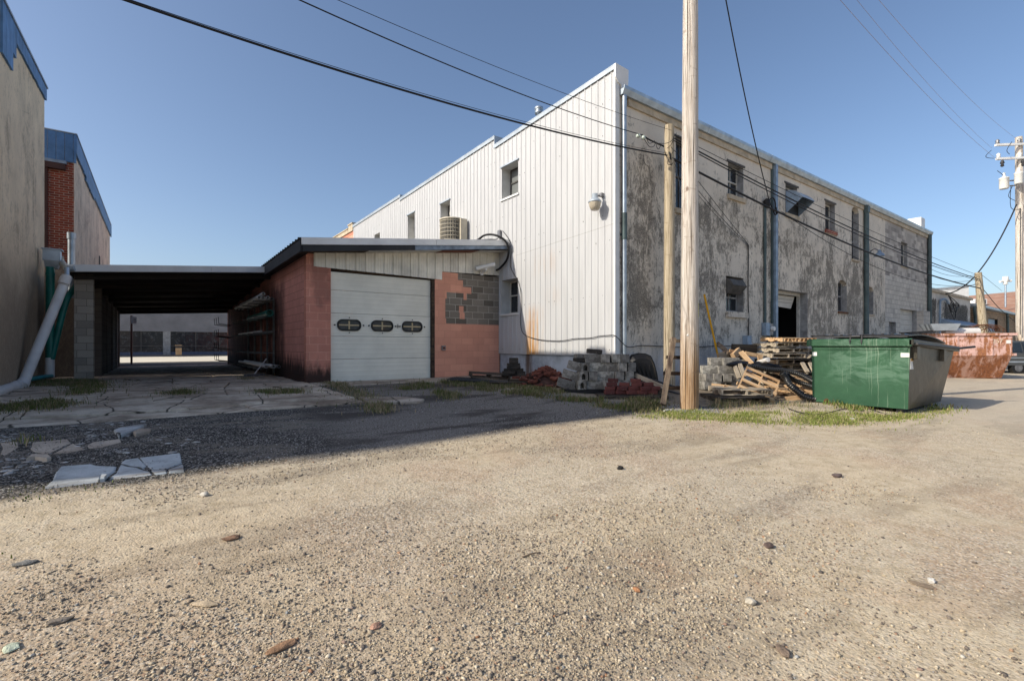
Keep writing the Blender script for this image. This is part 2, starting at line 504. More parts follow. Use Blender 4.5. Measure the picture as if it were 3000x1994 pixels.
def _found():
    n = N('blue_grey_painted_concrete', .85, 0., .2)
    p = n.pos(); f = n.noise(p, 1.8, 6, .65)
    col = n.ramp(f, [(.34, (.26, .29, .33)), (.6, (.46, .51, .57))])
    st = n.noise(n.mapv(p, (9, 9, .8)), 1., 4)
    col = n.mix(n.mul(n.box(p, (None, 3.3, -1.), (None, 3.62, 1.2), .07), n.mr(st, .35, .55, .5, 1.), .85), col, (.10, .055, .03))
    x, y, z = n.xyz(p)
    col = n.mix(n.mul(n.mr(n.math('ADD', z, n.mul(st, .4)), .85, .5), .7), col, (.10, .095, .085))
    return n.done(col, n.bump(f, .3, .02))
MT['foundation'] = _found()
MT['galv'] = plain('galvanised_sheet', (.40, .46, .52), .42, .75, .16, 3.5)
MT['galv_dull'] = plain('dull_zinc_trim', (.40, .45, .50), .55, .35, .12, 3.)
MT['trim_white'] = plain('white_metal_trim', (.74, .74, .73), .5, 0, .08, 2.)
MT['trim_tan'] = plain('tan_painted_wood', (.50, .42, .31), .8, 0, .2, 4.)
MT['blue_cap'] = plain('blue_metal_cladding', (.10, .22, .42), .5, .1, .22, 2.2)
MT['green_pipe_dark'] = plain('dark_green_metal', (.075, .11, .115), .5, .1, .2, 3.)
MT['blue_galv'] = plain('bluish_zinc', (.26, .34, .44), .5, .3, .2, 5.)
MT['black'] = plain('black_rubber', (.012, .012, .013), .6, 0, .2, 4.)
MT['black_plastic'] = plain('black_plastic_sheet', (.010, .010, .012), .38, 0, .2, 3., bump=.2)
MT['darkwood'] = m_wood('dark_old_plank', (.06, .04, .03), (.11, .075, .05), (.02, .015, .012), 'x', obj=False)
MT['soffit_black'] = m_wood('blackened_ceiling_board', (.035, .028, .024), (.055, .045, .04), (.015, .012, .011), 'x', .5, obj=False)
MT['fascia_black'] = plain('black_painted_board', (.028, .03, .034), .7, 0, .2, 2.)
MT['fascia_blue'] = plain('worn_blue_grey_board', (.23, .29, .37), .7, 0, .3, 5.)
MT['maroon'] = plain('dark_red_panel', (.16, .045, .025), .7, 0, .15, 3.)
MT['offwhite'] = plain('offwhite_panel', (.60, .58, .53), .75, 0, .1, 2.)
MT['frame_white'] = plain('old_white_paint', (.55, .53, .48), .7, 0, .2, 8.)
MT['frame_dark'] = plain('weathered_dark_frame', (.10, .095, .09), .8, 0, .25, 6.)
MT['frame_grey'] = plain('weathered_grey_jamb', (.30, .30, .30), .85, 0, .25, 5.)
MT['glass'] = None
def _glass(name, c, rough=.08):
    n = N(name, rough, 0., .5)
    p = n.pos()
    d = n.noise(p, 3.2, 5, .6)
    n.set("Roughness", n.mr(d, .4, .8, rough, .5))
    return n.done(n.mix(n.mr(d, .5, .8, 0., .6), c, tuple(x * 2.2 + .02 for x in c)))
MT['glass'] = _glass('dark_window_glass', (.018, .022, .028))
MT['glass_dirty'] = _glass('dusty_window_glass', (.16, .17, .17), .3)
MT['interior'] = plain('unlit_interior', (.012, .012, .012), .9)
MT['roof_dark'] = plain('dark_roofing', (.05, .055, .06), .7, .2, .2, 2.)
MT['roof_metal'] = plain('roof_sheet', (.42, .44, .46), .5, .4, .12, 1.5)
MT['concrete_block'] = None
def _cblock():
    n = N('weathered_concrete_block', .92, 0., .2)
    p = n.obj(); r = n.rand()
    base = n.ramp(r, [(0., (.24, .23, .21)), (.35, (.44, .42, .37)), (.7, (.30, .28, .25)), (1., (.15, .145, .135))])
    col = n.mix(n.mr(n.noise(p, 6, 6, .68), .40, .58, 0., .8), base, (.07, .064, .055))
    col = n.mix(n.mr(n.noise(p, 60, 3), .4, .7, 0., .25), col, (.5, .48, .44))
    return n.done(col, n.bump(n.noise(p, 70, 4, .7), .5, .006))
MT['concrete_block'] = _cblock()
def _clay(name, c1, c2, dark):
    n = N(name, .88, 0., .2)
    p = n.obj(); r = n.rand()
    base = n.ramp(r, [(0., c1), (.45, c2), (.8, c1), (1., dark)])
    col = n.mix(n.mr(n.noise(p, 12, 6, .65), .4, .75, 0., .65), base, dark)
    pale = n.mul(n.mr(n.noise(p, 9, 4, .6), .62, .7), n.mr(r, .55, .8), .6)
    col = n.mix(pale, col, (.42, .36, .30))
    return n.done(col, n.bump(n.noise(p, 60, 4), .4, .005))
MT['brick_loose'] = _clay('loose_red_brick', (.12, .042, .032), (.20, .07, .048), (.045, .028, .024))
MT['paver'] = _clay('red_paver', (.13, .045, .042), (.17, .06, .052), (.07, .028, .027))
MT['stone_dark'] = _clay('dark_paver', (.05, .045, .04), (.07, .06, .05), (.03, .025, .022))
MT['pallet_new'] = m_wood('fresh_pallet_wood', (.60, .40, .22), (.72, .53, .33), (.36, .20, .10), 'x', 1., isl=.25)
MT['pallet_old'] = m_wood('grey_pallet_wood', (.46, .39, .30), (.64, .56, .44), (.15, .12, .09), 'x', 1., isl=.5)
MT['pallet_dark'] = m_wood('blackened_pallet_wood', (.075, .06, .048), (.13, .105, .08), (.02, .017, .014), 'x', 1., isl=.5)
MT['plank'] = m_wood('sawn_plank', (.50, .33, .18), (.64, .46, .28), (.24, .14, .08), 'x', 1., isl=.3)
MT['plank_dark'] = m_wood('weathered_plank', (.19, .14, .10), (.30, .23, .16), (.07, .05, .04), 'z', 1., isl=.3)
MT['pole'] = m_pole('utility_pole_wood', True)
MT['pole_old'] = m_pole('old_pole_wood', False)
MT['wire'] = plain('black_cable', (.012, .012, .014), .6)
MT['wire_thin'] = plain('grey_conductor', (.10, .10, .11), .5, .3)
MT['wire_pale'] = plain('copper_conductor', (.42, .33, .32), .5, .3)
MT['pvc_white'] = plain('white_pvc', (.66, .64, .62), .4, 0, .1, 2.5)
MT['pvc_green'] = plain('green_pvc', (.012, .16, .13), .35, 0, .2, 2.)
MT['teal_pipe'] = plain('teal_pvc', (.03, .24, .26), .35, 0, .2, 2.)
MT['steel'] = plain('dull_steel', (.24, .24, .25), .45, .6, .25, 6.)
MT['steel_dark'] = plain('dark_steel', (.05, .05, .055), .5, .4, .25, 6.)
MT['rusty'] = plain('rusty_steel', (.14, .06, .03), .8, .1, .4, 9.)
MT['white_plain'] = plain('white_enamel', (.72, .72, .70), .4, 0, .05, 3.)
MT['yellow'] = plain('yellow_guard_plastic', (.72, .38, .012), .45, 0, .08, 3.)
MT['yellow_tag'] = plain('yellow_tag_plate', (.60, .50, .14), .5, 0, .06, 8.)
MT['beige'] = plain('beige_enamel', (.52, .47, .37), .5, 0, .1, 4.)
MT['brown_metal'] = plain('brown_metal', (.065, .032, .03), .5, .1, .15, 3.)
MT['concrete_pale'] = None
def m_concrete(name, a, b, dirt, bl=0., gap=None):
    n = N(name, .92, 0., .2)
    p = n.pos()
    f = n.noise(p, 1.4, 7, .65)
    col = n.ramp(f, [(.34, dirt), (.46, a), (.62, b)])
    col = n.mix(n.mr(n.noise(p, 8, 6, .7), .45, .75, 0., .55), col, dirt)
    col = n.mix(n.mul(n.mr(n.noise(n.mapv(p, (.5, 2.2, 1), rot=(0, 0, .15)), 1.1, 6, .6, .5), .45, .68), .6), col, (.17, .115, .08))
    sp = n.noise(p, 90, 3, .7)
    col = n.mix(n.mr(sp, .5, .7, 0., .35), col, tuple(c * .4 for c in a))
    c2 = n.node("TexVoronoi", {"Vector": n.mapv(n.mix(.12, p, n.node("TexNoise", {"Vector": p, "Scale": 3.}).outputs["Color"]), (1, 1, 0)), "Scale": .95}, feature='DISTANCE_TO_EDGE').outputs["Distance"]
    ck = n.mr(c2, .003, .016, 1., 0.)
    col = n.mix(n.mul(ck, .9), col, (.03, .028, .02))
    return n.done(col, n.bump(n.math('SUBTRACT', n.math('ADD', n.mul(f, .4), n.mul(sp, .15)), ck), .5, .012))
MT['concrete_pale'] = m_concrete('cracked_concrete', (.47, .385, .30), (.64, .55, .44), (.20, .16, .12))
MT['concrete_white'] = m_concrete('painted_white_concrete', (.38, .42, .44), (.52, .56, .58), (.17, .18, .18))
MT['concrete_brown'] = m_concrete('brown_concrete', (.40, .34, .28), (.52, .45, .37), (.18, .15, .12))
# ------------------------------------------------------------------ ground
def gnd(u, v, dz=0.):
    """ground point where the camera ray through image pixel (u, v) lands"""
    h = 0.15
    for _ in range(12):
        D = (CAM[2] - h) * 1417.0 / (v - 1012)
        p = at(u, v, D)
        h = G(p.x, p.y) + dz
    return Vector((p.x, p.y, h))

def m_ground():
    n = N('gravel_ground', .95, 0., .15)
    p = n.pos()
    x, y, z = n.xyz(p)
    w = n.noise(p, .55, 6, .6, .4)
    w2 = n.noise(n.mapv(p, (.38, 1.5, 1), rot=(0, 0, .12)), .9, 6, .6, .3)
    med = n.noise(p, 6, 6, .7)
    grain = n.noise(p, 60, 5, .75)
    peb = n.vor(p, 70, 'F1', "Color")
    pr, pg, pb = n.xyz(peb)
    pd = n.vor(p, 70, 'F1')
    peb2 = n.vor(p, 26, 'F1', "Color"); p2r, _, _ = n.xyz(peb2); pd2 = n.vor(p, 26, 'F1')
    sand = n.ramp(med, [(.32, (.39, .315, .205)), (.5, (.535, .44, .31)), (.68, (.61, .52, .37))])
    sand = n.mix(n.mr(w2, .50, .62, 0., .62), sand, (.25, .20, .14))
    bl = n.mul(n.mr(x, -6.3, -8.6), n.mr(y, -3.4, -5.0), n.mr(w, .40, .55, .4, 1.), .55)
    sand = n.mix(bl, sand, (.36, .245, .155))
    red = n.mul(n.mr(n.noise(n.mapv(p, loc=(7, 3, 0)), .6, 4), .52, .66), .35)
    sand = n.mix(red, sand, (.42, .25, .15))
    pcol = n.ramp(pr, [(0., (.14, .125, .11)), (.25, (.30, .26, .21)), (.6, (.54, .47, .37)), (.9, (.70, .63, .53)), (1., (.34, .17, .10))])
    grav = n.mr(n.math('ADD', n.mul(w, .8), n.mul(med, .2)), .40, .60, .25, .85)
    col = n.mix(n.mul(grav, n.mr(pd, .25, .6, 1., .25)), sand, pcol)
    pc2 = n.ramp(p2r, [(0., (.11, .10, .095)), (.5, (.36, .31, .24)), (1., (.56, .50, .41))])
    col = n.mix(n.mul(grav, n.mr(p2r, .55, .8), n.mr(pd2, .25, .5, .7, 0.)), col, pc2)
    # paler, greyer alley surface away to the right
    al = n.mul(n.mr(n.math('ADD', x, n.mul(y, -.35)), 1.5, 6.5), .55)
    col = n.mix(al, col, n.ramp(grain, [(.36, (.42, .365, .29)), (.64, (.60, .535, .445))]))
    # grey stone drive, cast shade painted in, and black cinders beside the broken slabs
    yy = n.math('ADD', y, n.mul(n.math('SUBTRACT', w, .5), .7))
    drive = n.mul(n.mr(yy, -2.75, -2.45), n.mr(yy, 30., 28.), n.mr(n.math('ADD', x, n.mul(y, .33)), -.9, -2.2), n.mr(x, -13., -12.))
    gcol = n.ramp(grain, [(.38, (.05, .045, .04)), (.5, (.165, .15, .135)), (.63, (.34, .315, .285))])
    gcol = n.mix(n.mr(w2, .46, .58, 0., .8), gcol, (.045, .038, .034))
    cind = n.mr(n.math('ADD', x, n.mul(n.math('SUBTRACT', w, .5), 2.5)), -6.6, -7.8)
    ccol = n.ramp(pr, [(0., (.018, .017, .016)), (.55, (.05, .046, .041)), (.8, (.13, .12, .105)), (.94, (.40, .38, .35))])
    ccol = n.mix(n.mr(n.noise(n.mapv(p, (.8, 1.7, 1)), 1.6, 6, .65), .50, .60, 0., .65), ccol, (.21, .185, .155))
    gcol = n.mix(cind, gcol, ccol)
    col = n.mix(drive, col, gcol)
    # trodden soil under the rubble, turf tint along the strips
    soil = n.mul(n.mr(n.math('ADD', x, n.mul(y, .33)), -1.9, -1.0), n.mr(yy, -3.6, -2.6), n.mr(x, 9., 6.))
    col = n.mix(n.mul(soil, .9), col, n.ramp(med, [(.3, (.10, .08, .06)), (.7, (.27, .22, .165))]))
    h = n.math('ADD', n.mul(grain, .35), n.math('ADD', n.mul(n.math('SUBTRACT', 1., pd), .35), n.mul(grav, n.math('SUBTRACT', 1., pd2), .5)))
    nr = n.bump(h, .9, .012)
    nr = n.bump(n.noise(p, 9, 5, .65), .35, .03, nr)
    return n.done(col, nr)

def ground_sheet():
    xs = np.concatenate([np.linspace(-900, -60, 12), np.linspace(-50, -15, 15), np.arange(-14, 9.01, .16), np.linspace(10, 60, 40), np.linspace(70, 900, 18)])
    ys = np.concatenate([np.linspace(-600, -40, 10), np.linspace(-30, -10.5, 12), np.arange(-10, 6.01, .16), np.linspace(7, 60, 40), np.linspace(70, 900, 14)])
    X, Y = np.meshgrid(xs, ys)
    Z = gz(X, Y)
    nx, ny = len(xs), len(ys)
    vs = np.stack([X.ravel(), Y.ravel(), Z.ravel()], 1)
    I = np.arange(nx * ny).reshape(ny, nx)
    q = np.stack([I[:-1, :-1].ravel(), I[:-1, 1:].ravel(), I[1:, 1:].ravel(), I[1:, :-1].ravel()], 1)
    me = npmesh("ground", vs, q)
    me.polygons.foreach_set("use_smooth", [True] * len(q))
    me.materials.append(m_ground())
    o = bpy.data.objects.new("ground", me)
    COL.objects.link(o)
    tag(o, kind="structure")

def npmesh(name, vs, fs):
    vs = np.ascontiguousarray(vs, np.float32); fs = np.ascontiguousarray(fs, np.int32)
    k = fs.shape[1]
    me = bpy.data.meshes.new(name)
    me.vertices.add(len(vs)); me.vertices.foreach_set("co", vs.ravel())
    me.loops.add(fs.size); me.loops.foreach_set("vertex_index", fs.ravel())
    me.polygons.add(len(fs)); me.polygons.foreach_set("loop_start", np.arange(0, fs.size, k, dtype=np.int32))
    me.update(calc_edges=True)
    return me
ground_sheet()

rs = np.random.RandomState(11)
def vnoise(x, y, s, seed=0):
    x = np.asarray(x) * s + 37.7; y = np.asarray(y) * s + 91.3
    xi = np.floor(x).astype(int); yi = np.floor(y).astype(int); fx = x - xi; fy = y - yi
    fx = fx * fx * (3 - 2 * fx); fy = fy * fy * (3 - 2 * fy)
    def h(a, b):
        k = (a * 374761393 + b * 668265263 + seed * 974711) & 0x7fffffff
        k = ((k ^ (k >> 13)) * 1274126177) & 0x7fffffff
        return ((k ^ (k >> 16)) & 0xffff) / 65535.0
    return (h(xi, yi) * (1 - fx) + h(xi + 1, yi) * fx) * (1 - fy) + (h(xi, yi + 1) * (1 - fx) + h(xi + 1, yi + 1) * fx) * fy

def rotm(n):
    q = rs.normal(size=(n, 4)); q /= np.linalg.norm(q, axis=1)[:, None]
    w, x, y, z = q.T
    return np.stack([np.stack([1 - 2 * (y * y + z * z), 2 * (x * y - z * w), 2 * (x * z + y * w)], 1), np.stack([2 * (x * y + z * w), 1 - 2 * (x * x + z * z), 2 * (y * z - x * w)], 1), np.stack([2 * (x * z - y * w), 2 * (y * z + x * w), 1 - 2 * (x * x + y * y)], 1)], 1)

OCT_V = np.array([(1, 0, 0), (-1, 0, 0), (0, 1, 0), (0, -1, 0), (0, 0, 1), (0, 0, -1)], float)
OCT_F = np.array([(0, 2, 4), (2, 1, 4), (1, 3, 4), (3, 0, 4), (2, 0, 5), (1, 2, 5), (3, 1, 5), (0, 3, 5)])
_t = (1 + 5 ** .5) / 2
ICO_V = np.array([(-1, _t, 0), (1, _t, 0), (-1, -_t, 0), (1, -_t, 0), (0, -1, _t), (0, 1, _t), (0, -1, -_t), (0, 1, -_t), (_t, 0, -1), (_t, 0, 1), (-_t, 0, -1), (-_t, 0, 1)], float) / 1.9
ICO_F = np.array([(0, 11, 5), (0, 5, 1), (0, 1, 7), (0, 7, 10), (0, 10, 11), (1, 5, 9), (5, 11, 4), (11, 10, 2), (10, 7, 6), (7, 1, 8), (3, 9, 4), (3, 4, 2), (3, 2, 6), (3, 6, 8), (3, 8, 9), (4, 9, 5), (2, 4, 11), (6, 2, 10), (8, 6, 7), (9, 8, 1)])

def stones_mesh(name, px, py, size, base_v, base_f, sink=.25, zoff=0., flat=.72):
    n = len(px)
    V = base_v[None] * (1 + rs.uniform(-.38, .38, (n, len(base_v), 1)))
    V = V * rs.uniform(.55, 1.25, (n, 1, 3))
    V = np.einsum('nij,nkj->nki', rotm(n), V)
    V[:, :, 2] *= flat
    V = V * size[:, None, None]
    c = np.stack([px, py, gz(px, py) + size * (.55 - sink) + zoff], 1)
    V = V + c[:, None, :]
    F = base_f[None] + (np.arange(n) * len(base_v))[:, None, None]
    return npmesh(name, V.reshape(-1, 3), F.reshape(-1, 3))

def fan(n, d0, d1, k):
    """points in front of the camera, thinning with distance"""
    u = rs.uniform(size=n)
    a = 1 - k
    d = (d0 ** a + u * (d1 ** a - d0 ** a)) ** (1 / a)
    th = R(90 - YAW) + rs.uniform(-.90, .90, n)
    return CAM[0] + d * np.cos(th), CAM[1] + d * np.sin(th), d

def m_stone(name, stops):
    n = N(name, .9, 0., .2)
    r = n.island()
    col = n.ramp(r, stops)
    col = n.mix(n.mr(n.noise(n.pos(), 90, 4), .35, .75, 0., .4), col, (.20, .16, .12))
    return n.done(col)
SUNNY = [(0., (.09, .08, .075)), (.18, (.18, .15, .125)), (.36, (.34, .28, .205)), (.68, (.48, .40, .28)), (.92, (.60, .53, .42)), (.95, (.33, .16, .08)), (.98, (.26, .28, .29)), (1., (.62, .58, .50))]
SHADE_GREY = [(0., (.03, .03, .03)), (.4, (.09, .087, .085)), (.75, (.19, .18, .18)), (.92, (.33, .32, .31)), (1., (.5, .49, .47))]  # darker palette, paints the cast shade into the drive's stones
def shade_zone(x, y):
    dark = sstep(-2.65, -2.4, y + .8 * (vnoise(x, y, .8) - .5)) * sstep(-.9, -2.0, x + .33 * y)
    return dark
def gravel(nm, n, d0, d1, k, smin, smax, bv, bf):
    x, y, d = fan(n, d0, d1, k)
    dens = .07 + 1.1 * sstep(.44, .62, vnoise(x * .45, y * 1.25, .9, 3) * .6 + vnoise(x, y, 2.3, 5) * .22 + vnoise(x, y, .3, 9) * .18)
    corner = sstep(4.2, 2.2, d)
    ok = rs.uniform(size=n) < np.maximum(dens, .85 * corner * (.45 + .55 * sstep(.35, .6, vnoise(x, y, 1.1, 6))))
    dk = shade_zone(x, y)
    slab = (y > .6) & (x < -5.4)
    ok &= ~slab & (y < 4.0) & ~((x > -2.) & (y > -3.3) & (x < 9))
    size = smin * (smax / smin) ** (rs.uniform(size=n) ** 2.6)
    for lab, sel, st in (("sunlit", ok & (dk < .5), SUNNY), ("shaded", ok & (dk >= .5), SHADE_GREY)):
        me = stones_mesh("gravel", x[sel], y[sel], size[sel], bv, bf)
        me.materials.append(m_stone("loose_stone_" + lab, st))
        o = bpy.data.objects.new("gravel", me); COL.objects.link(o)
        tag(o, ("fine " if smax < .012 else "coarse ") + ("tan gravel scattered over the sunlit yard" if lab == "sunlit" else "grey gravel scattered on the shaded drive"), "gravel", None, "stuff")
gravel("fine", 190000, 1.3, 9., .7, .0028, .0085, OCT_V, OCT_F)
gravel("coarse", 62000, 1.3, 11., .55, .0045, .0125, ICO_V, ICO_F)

# ------------------------------------------------------------------ grass and weeds
def inpoly(px, py, poly):
    c = np.zeros(len(px), bool); j = len(poly) - 1
    for i in range(len(poly)):
        xi, yi = poly[i]; xj, yj = poly[j]
        c ^= ((yi > py) != (yj > py)) & (px < (xj - xi) * (py - yi) / (yj - yi + 1e-12) + xi)
        j = i
    return c

def m_grass(name, stops):
    n = N(name, .7, 0., .2)
    col = n.ramp(n.island(), stops)
    return n.done(col)
LAWN = [(0., (.22, .17, .08)), (.34, (.36, .30, .16)), (.42, (.07, .10, .022)), (.65, (.12, .16, .035)), (.9, (.20, .23, .06)), (1., (.08, .11, .025))]
DRY = [(0., (.26, .20, .12)), (.55, (.38, .30, .19)), (.7, (.09, .11, .03)), (1., (.13, .16, .05))]

MIXG = [(0., (.16, .12, .07)), (.3, (.30, .24, .14)), (.5, (.20, .17, .08)), (.6, (.06, .09, .02)), (.85, (.12, .15, .035)), (1., (.09, .12, .025))]

def grass(name, label, polys, dens, hmin, hmax, stops, clump=.5, dz=0., wid=.005, lean=.8):
    P = []
    for poly in polys:
        g = np.array([gnd(u, v)[:2] for u, v in poly])
        a = .5 * abs(np.dot(g[:, 0], np.roll(g[:, 1], 1)) - np.dot(g[:, 1], np.roll(g[:, 0], 1)))
        m = int(a * dens * 2.2) + 30
        x = rs.uniform(g[:, 0].min(), g[:, 0].max(), m * 3); y = rs.uniform(g[:, 1].min(), g[:, 1].max(), m * 3)
        k = inpoly(x, y, g) & (rs.uniform(size=m * 3) < sstep(clump - .05, clump + .22, vnoise(x, y, 3.1, 4) * .6 + vnoise(x, y, 9, 8) * .4))
        P.append(np.stack([x[k], y[k]], 1)[:m])
    P = np.concatenate(P)
    P = P[rs.uniform(size=len(P)) < .6]
    P = P + rs.normal(0, .09, P.shape) * (1 + 2.5 * (rs.uniform(size=(len(P), 1)) < .12))
    n = len(P)
    h = rs.uniform(hmin, hmax, n) * (.5 + .8 * vnoise(P[:, 0], P[:, 1], 4, 2))
    th = rs.uniform(0, 2 * math.pi, n); ln = rs.uniform(.1, lean, n) * h
    dx, dy = np.cos(th), np.sin(th)
    z0 = gz(P[:, 0], P[:, 1]) + dz
    w = wid * rs.uniform(.6, 1.4, n)
    px, py = -dy * w, dx * w
    V = np.zeros((n, 5, 3))
    V[:, 0] = np.stack([P[:, 0] - px, P[:, 1] - py, z0 - .005], 1)
    V[:, 1] = np.stack([P[:, 0] + px, P[:, 1] + py, z0 - .005], 1)
    mx, my = P[:, 0] + dx * ln * .4, P[:, 1] + dy * ln * .4
    V[:, 2] = np.stack([mx + px * .8, my + py * .8, z0 + h * .6], 1)
    V[:, 3] = np.stack([mx - px * .8, my - py * .8, z0 + h * .6], 1)
    V[:, 4] = np.stack([P[:, 0] + dx * ln, P[:, 1] + dy * ln, z0 + h], 1)
    b = (np.arange(n) * 5)[:, None]
    F = np.concatenate([np.concatenate([b, b + 1, b + 2], 1), np.concatenate([b, b + 2, b + 3], 1), np.concatenate([b + 3, b + 2, b + 4], 1)])
    me = npmesh(name, V.reshape(-1, 3), F)
    me.materials.append(m_grass(name + "_blade", stops))
    o = bpy.data.objects.new(name, me); COL.objects.link(o)
    tag(o, label, "grass", None, "stuff")

grass("grass", "sunlit green grass strip in front of the pole and dumpster", [
    [(1870, 1222), (1990, 1203), (2100, 1206), (2300, 1207), (2500, 1212), (2640, 1211), (2760, 1196), (2790, 1208), (2660, 1226), (2480, 1244), (2250, 1241), (2020, 1228)]], 5200, .015, .06, [(0., (.30, .25, .13)), (.2, (.42, .36, .20)), (.28, (.13, .16, .03)), (.6, (.22, .25, .06)), (1., (.16, .21, .04))], .36)
grass("grass", "shaded grass and weeds at the edge of the drive below the rubble", [
    [(1300, 1120), (1380, 1115), (1500, 1128), (1640, 1148), (1650, 1170), (1560, 1165), (1450, 1148), (1330, 1130)],
    [(1640, 1165), (1780, 1170), (1890, 1172), (1950, 1190), (1880, 1215), (1780, 1205), (1690, 1185)],
    [(1170, 1128), (1255, 1122), (1260, 1140), (1180, 1142)], [(1270, 1150), (1330, 1152), (1370, 1178), (1300, 1168)]], 2300, .025, .12, MIXG, .50)
grass("grass", "weeds growing along the broken edge of the concrete pad", [
    [(1000, 1135), (1060, 1150), (1130, 1180), (1150, 1205), (1100, 1215), (1070, 1190), (1010, 1155)], [(960, 1118), (1010, 1130), (1010, 1145), (960, 1130)]], 2000, .03, .11, DRY, .38)
grass("grass", "rank grass tufts on the shaded concrete pad at the left", [
    [(0, 1192), (120, 1175), (215, 1186), (180, 1203), (0, 1222)], [(470, 1152), (540, 1148), (560, 1163), (490, 1172)], [(200, 1150), (290, 1132), (300, 1152), (215, 1165)],
    [(80, 1118), (300, 1120), (300, 1136), (90, 1138)], [(760, 1150), (860, 1147), (900, 1158), (800, 1164)], [(45, 1300), (90, 1296), (85, 1325), (50, 1322)]], 1500, .03, .10, MIXG, .44, dz=.04)
grass("grass", "bright weeds around the foot of the green dumpster", [
    [(2420, 1182), (2480, 1187), (2600, 1204), (2650, 1208), (2700, 1202), (2790, 1190), (2780, 1202), (2680, 1218), (2580, 1212), (2440, 1194)]], 1500, .04, .13, LAWN, .47, wid=.009)
grass("grass", "dry straw and dead stems along the rubble and wood heaps", [
    [(1880, 1165), (1960, 1160), (1960, 1185), (1890, 1190)], [(2080, 1180), (2380, 1180), (2380, 1195), (2080, 1198)], [(1420, 1135), (1540, 1140), (1560, 1152), (1430, 1148)], [(700, 1105), (745, 1108), (745, 1122), (705, 1120)]], 900, .03, .16, DRY, .45, wid=.003, lean=1.6)
grass("grass", "sparse olive weeds in the sunlit gravel at the far left", [
    [(0, 1440), (200, 1420), (330, 1405), (320, 1425), (120, 1465), (0, 1480)], [(60, 1580), (140, 1530), (150, 1570), (20, 1620)]], 500, .008, .03, LAWN, .5)
# ------------------------------------------------------------------ paving
def slab(name, pts, th, m, lift=.0, jit=.02):
    """broken concrete plate lying on the ground, pts as (x, y)"""
    ring = []
    for i in range(len(pts)):
        a = Vector(pts[i]).to_2d(); b = Vector(pts[(i + 1) % len(pts)]).to_2d()
        k = max(1, int((b - a).length / .25))
        for j in range(k):
            q = a.lerp(b, j / k)
            if j: q += Vector((rnd.uniform(-jit, jit), rnd.uniform(-jit, jit)))
            ring.append(q)
    area = sum(ring[i].x * ring[(i + 1) % len(ring)].y - ring[(i + 1) % len(ring)].x * ring[i].y for i in range(len(ring)))
    if area < 0: ring.reverse()
    mb = MB()
    top = [Vector((q.x, q.y, G(q.x, q.y) + lift + th)) for q in ring]
    c = sum(ring, Vector((0, 0))) / len(ring)
    bot = [Vector((q.x, q.y, t.z - th - .08)) for q, t in zip(ring, top)]
    ins = []
    for q, t in zip(ring, top):
        d = (c - q); d = d.normalized() * min(.02, d.length * .2)
        ins.append(Vector((q.x + d.x, q.y + d.y, t.z)))
    top = [t - Vector((0, 0, .012)) for t in top]
    n = len(ring)
    fs = [(i, (i + 1) % n, n + (i + 1) % n, n + i) for i in range(n)] + [(n + i, n + (i + 1) % n, 2 * n + (i + 1) % n, 2 * n + i) for i in range(n)] + [tuple(range(2 * n, 3 * n))]
    mb.add(bot + top + ins, fs)
    return tag(mb.build(name, m), kind="structure")

# concrete pad before and under the carport, cracked into plates
ROWS = [(.95, .75), (1.55, 1.35), (2.7, 2.4), (4.1, 4.0), (6.2, 6.2), (9.2, 9.2), (15.5, 15.5), (22.5, 22.5)]
COLS = [-11.55, -10.2, -8.9, -7.6, -6.9, -5.95]
nodes = {}
for i, (yl, yr) in enumerate(ROWS):
    for j, xx in enumerate(COLS):
        t = (xx + 11.55) / 5.6
        jx = rnd.uniform(-.45, .45) if 0 < j < len(COLS) - 1 else 0
        jy = rnd.uniform(-.18, .18) if 0 < i < len(ROWS) - 1 and j else rnd.uniform(-.05, .05)
        nodes[i, j] = (xx + jx, yl + (yr - yl) * t + jy)
for i in range(len(ROWS) - 1):
    skip = -1
    for j in range(len(COLS) - 1):
        if j == skip: continue
        k = 2 if (i + j) % 3 == 0 and j + 2 < len(COLS) else 1
        skip = j + 1 if k == 2 else -1
        q = [nodes[i, j], nodes[i, j + k], nodes[i + 1, j + k], nodes[i + 1, j]]
        c = (sum(p[0] for p in q) / 4, sum(p[1] for p in q) / 4)
        q = [(p[0] + (c[0] - p[0]) * .009, p[1] + (c[1] - p[1]) * .009) for p in q]
        slab("concrete_pad", q, .04 if i else .02, MT['concrete_pale'], rnd.uniform(-.012, .012))
slab("concrete_pad", [(-5.95, .55), (-5.1, .25), (-4.9, .45), (-5.1, .8), (-5.9, 1.25)], .05, MT['concrete_brown'])
slab("concrete_apron", [(-5.9, 4.2), (-5.3, 3.55), (-2.0, 3.7), (-.1, 3.9), (-.1, 4.97), (-5.9, 4.97)], .02, MT['concrete_brown'])
def zp(pts): return [tuple(gnd(x * .2543, 1150 + y * .2543, .05)[:2]) for x, y in pts]
WS = MT['concrete_white']; WB = MT['concrete_brown']
slab("broken_slab", zp([(490, 1045), (700, 795), (1040, 770), (1120, 790), (1350, 795), (1325, 850), (1245, 912), (1160, 915), (1130, 965)]), .010, WS)
slab("broken_slab", zp([(1150, 965), (1165, 920), (1240, 918), (1200, 960)]), .04, WS)
slab("broken_slab", zp([(1240, 940), (1330, 870), (1400, 745), (1440, 720), (1590, 700), (1700, 790), (1640, 825), (1720, 850), (1755, 890)]), .008, WS)
slab("broken_slab", zp([(1605, 698), (2075, 645), (2105, 760), (1920, 820), (1735, 825)]), .008, WS)
slab("broken_slab", zp([(1735, 835), (1915, 828), (1930, 872), (1770, 888)]), .008, WS)
slab("broken_slab", zp([(1930, 828), (2108, 770), (2130, 860), (1945, 872)]), .008, WS)
slab("broken_slab", zp([(330, 600), (370, 520), (780, 485), (830, 530), (700, 590), (560, 655), (400, 640)]), .004, WB)
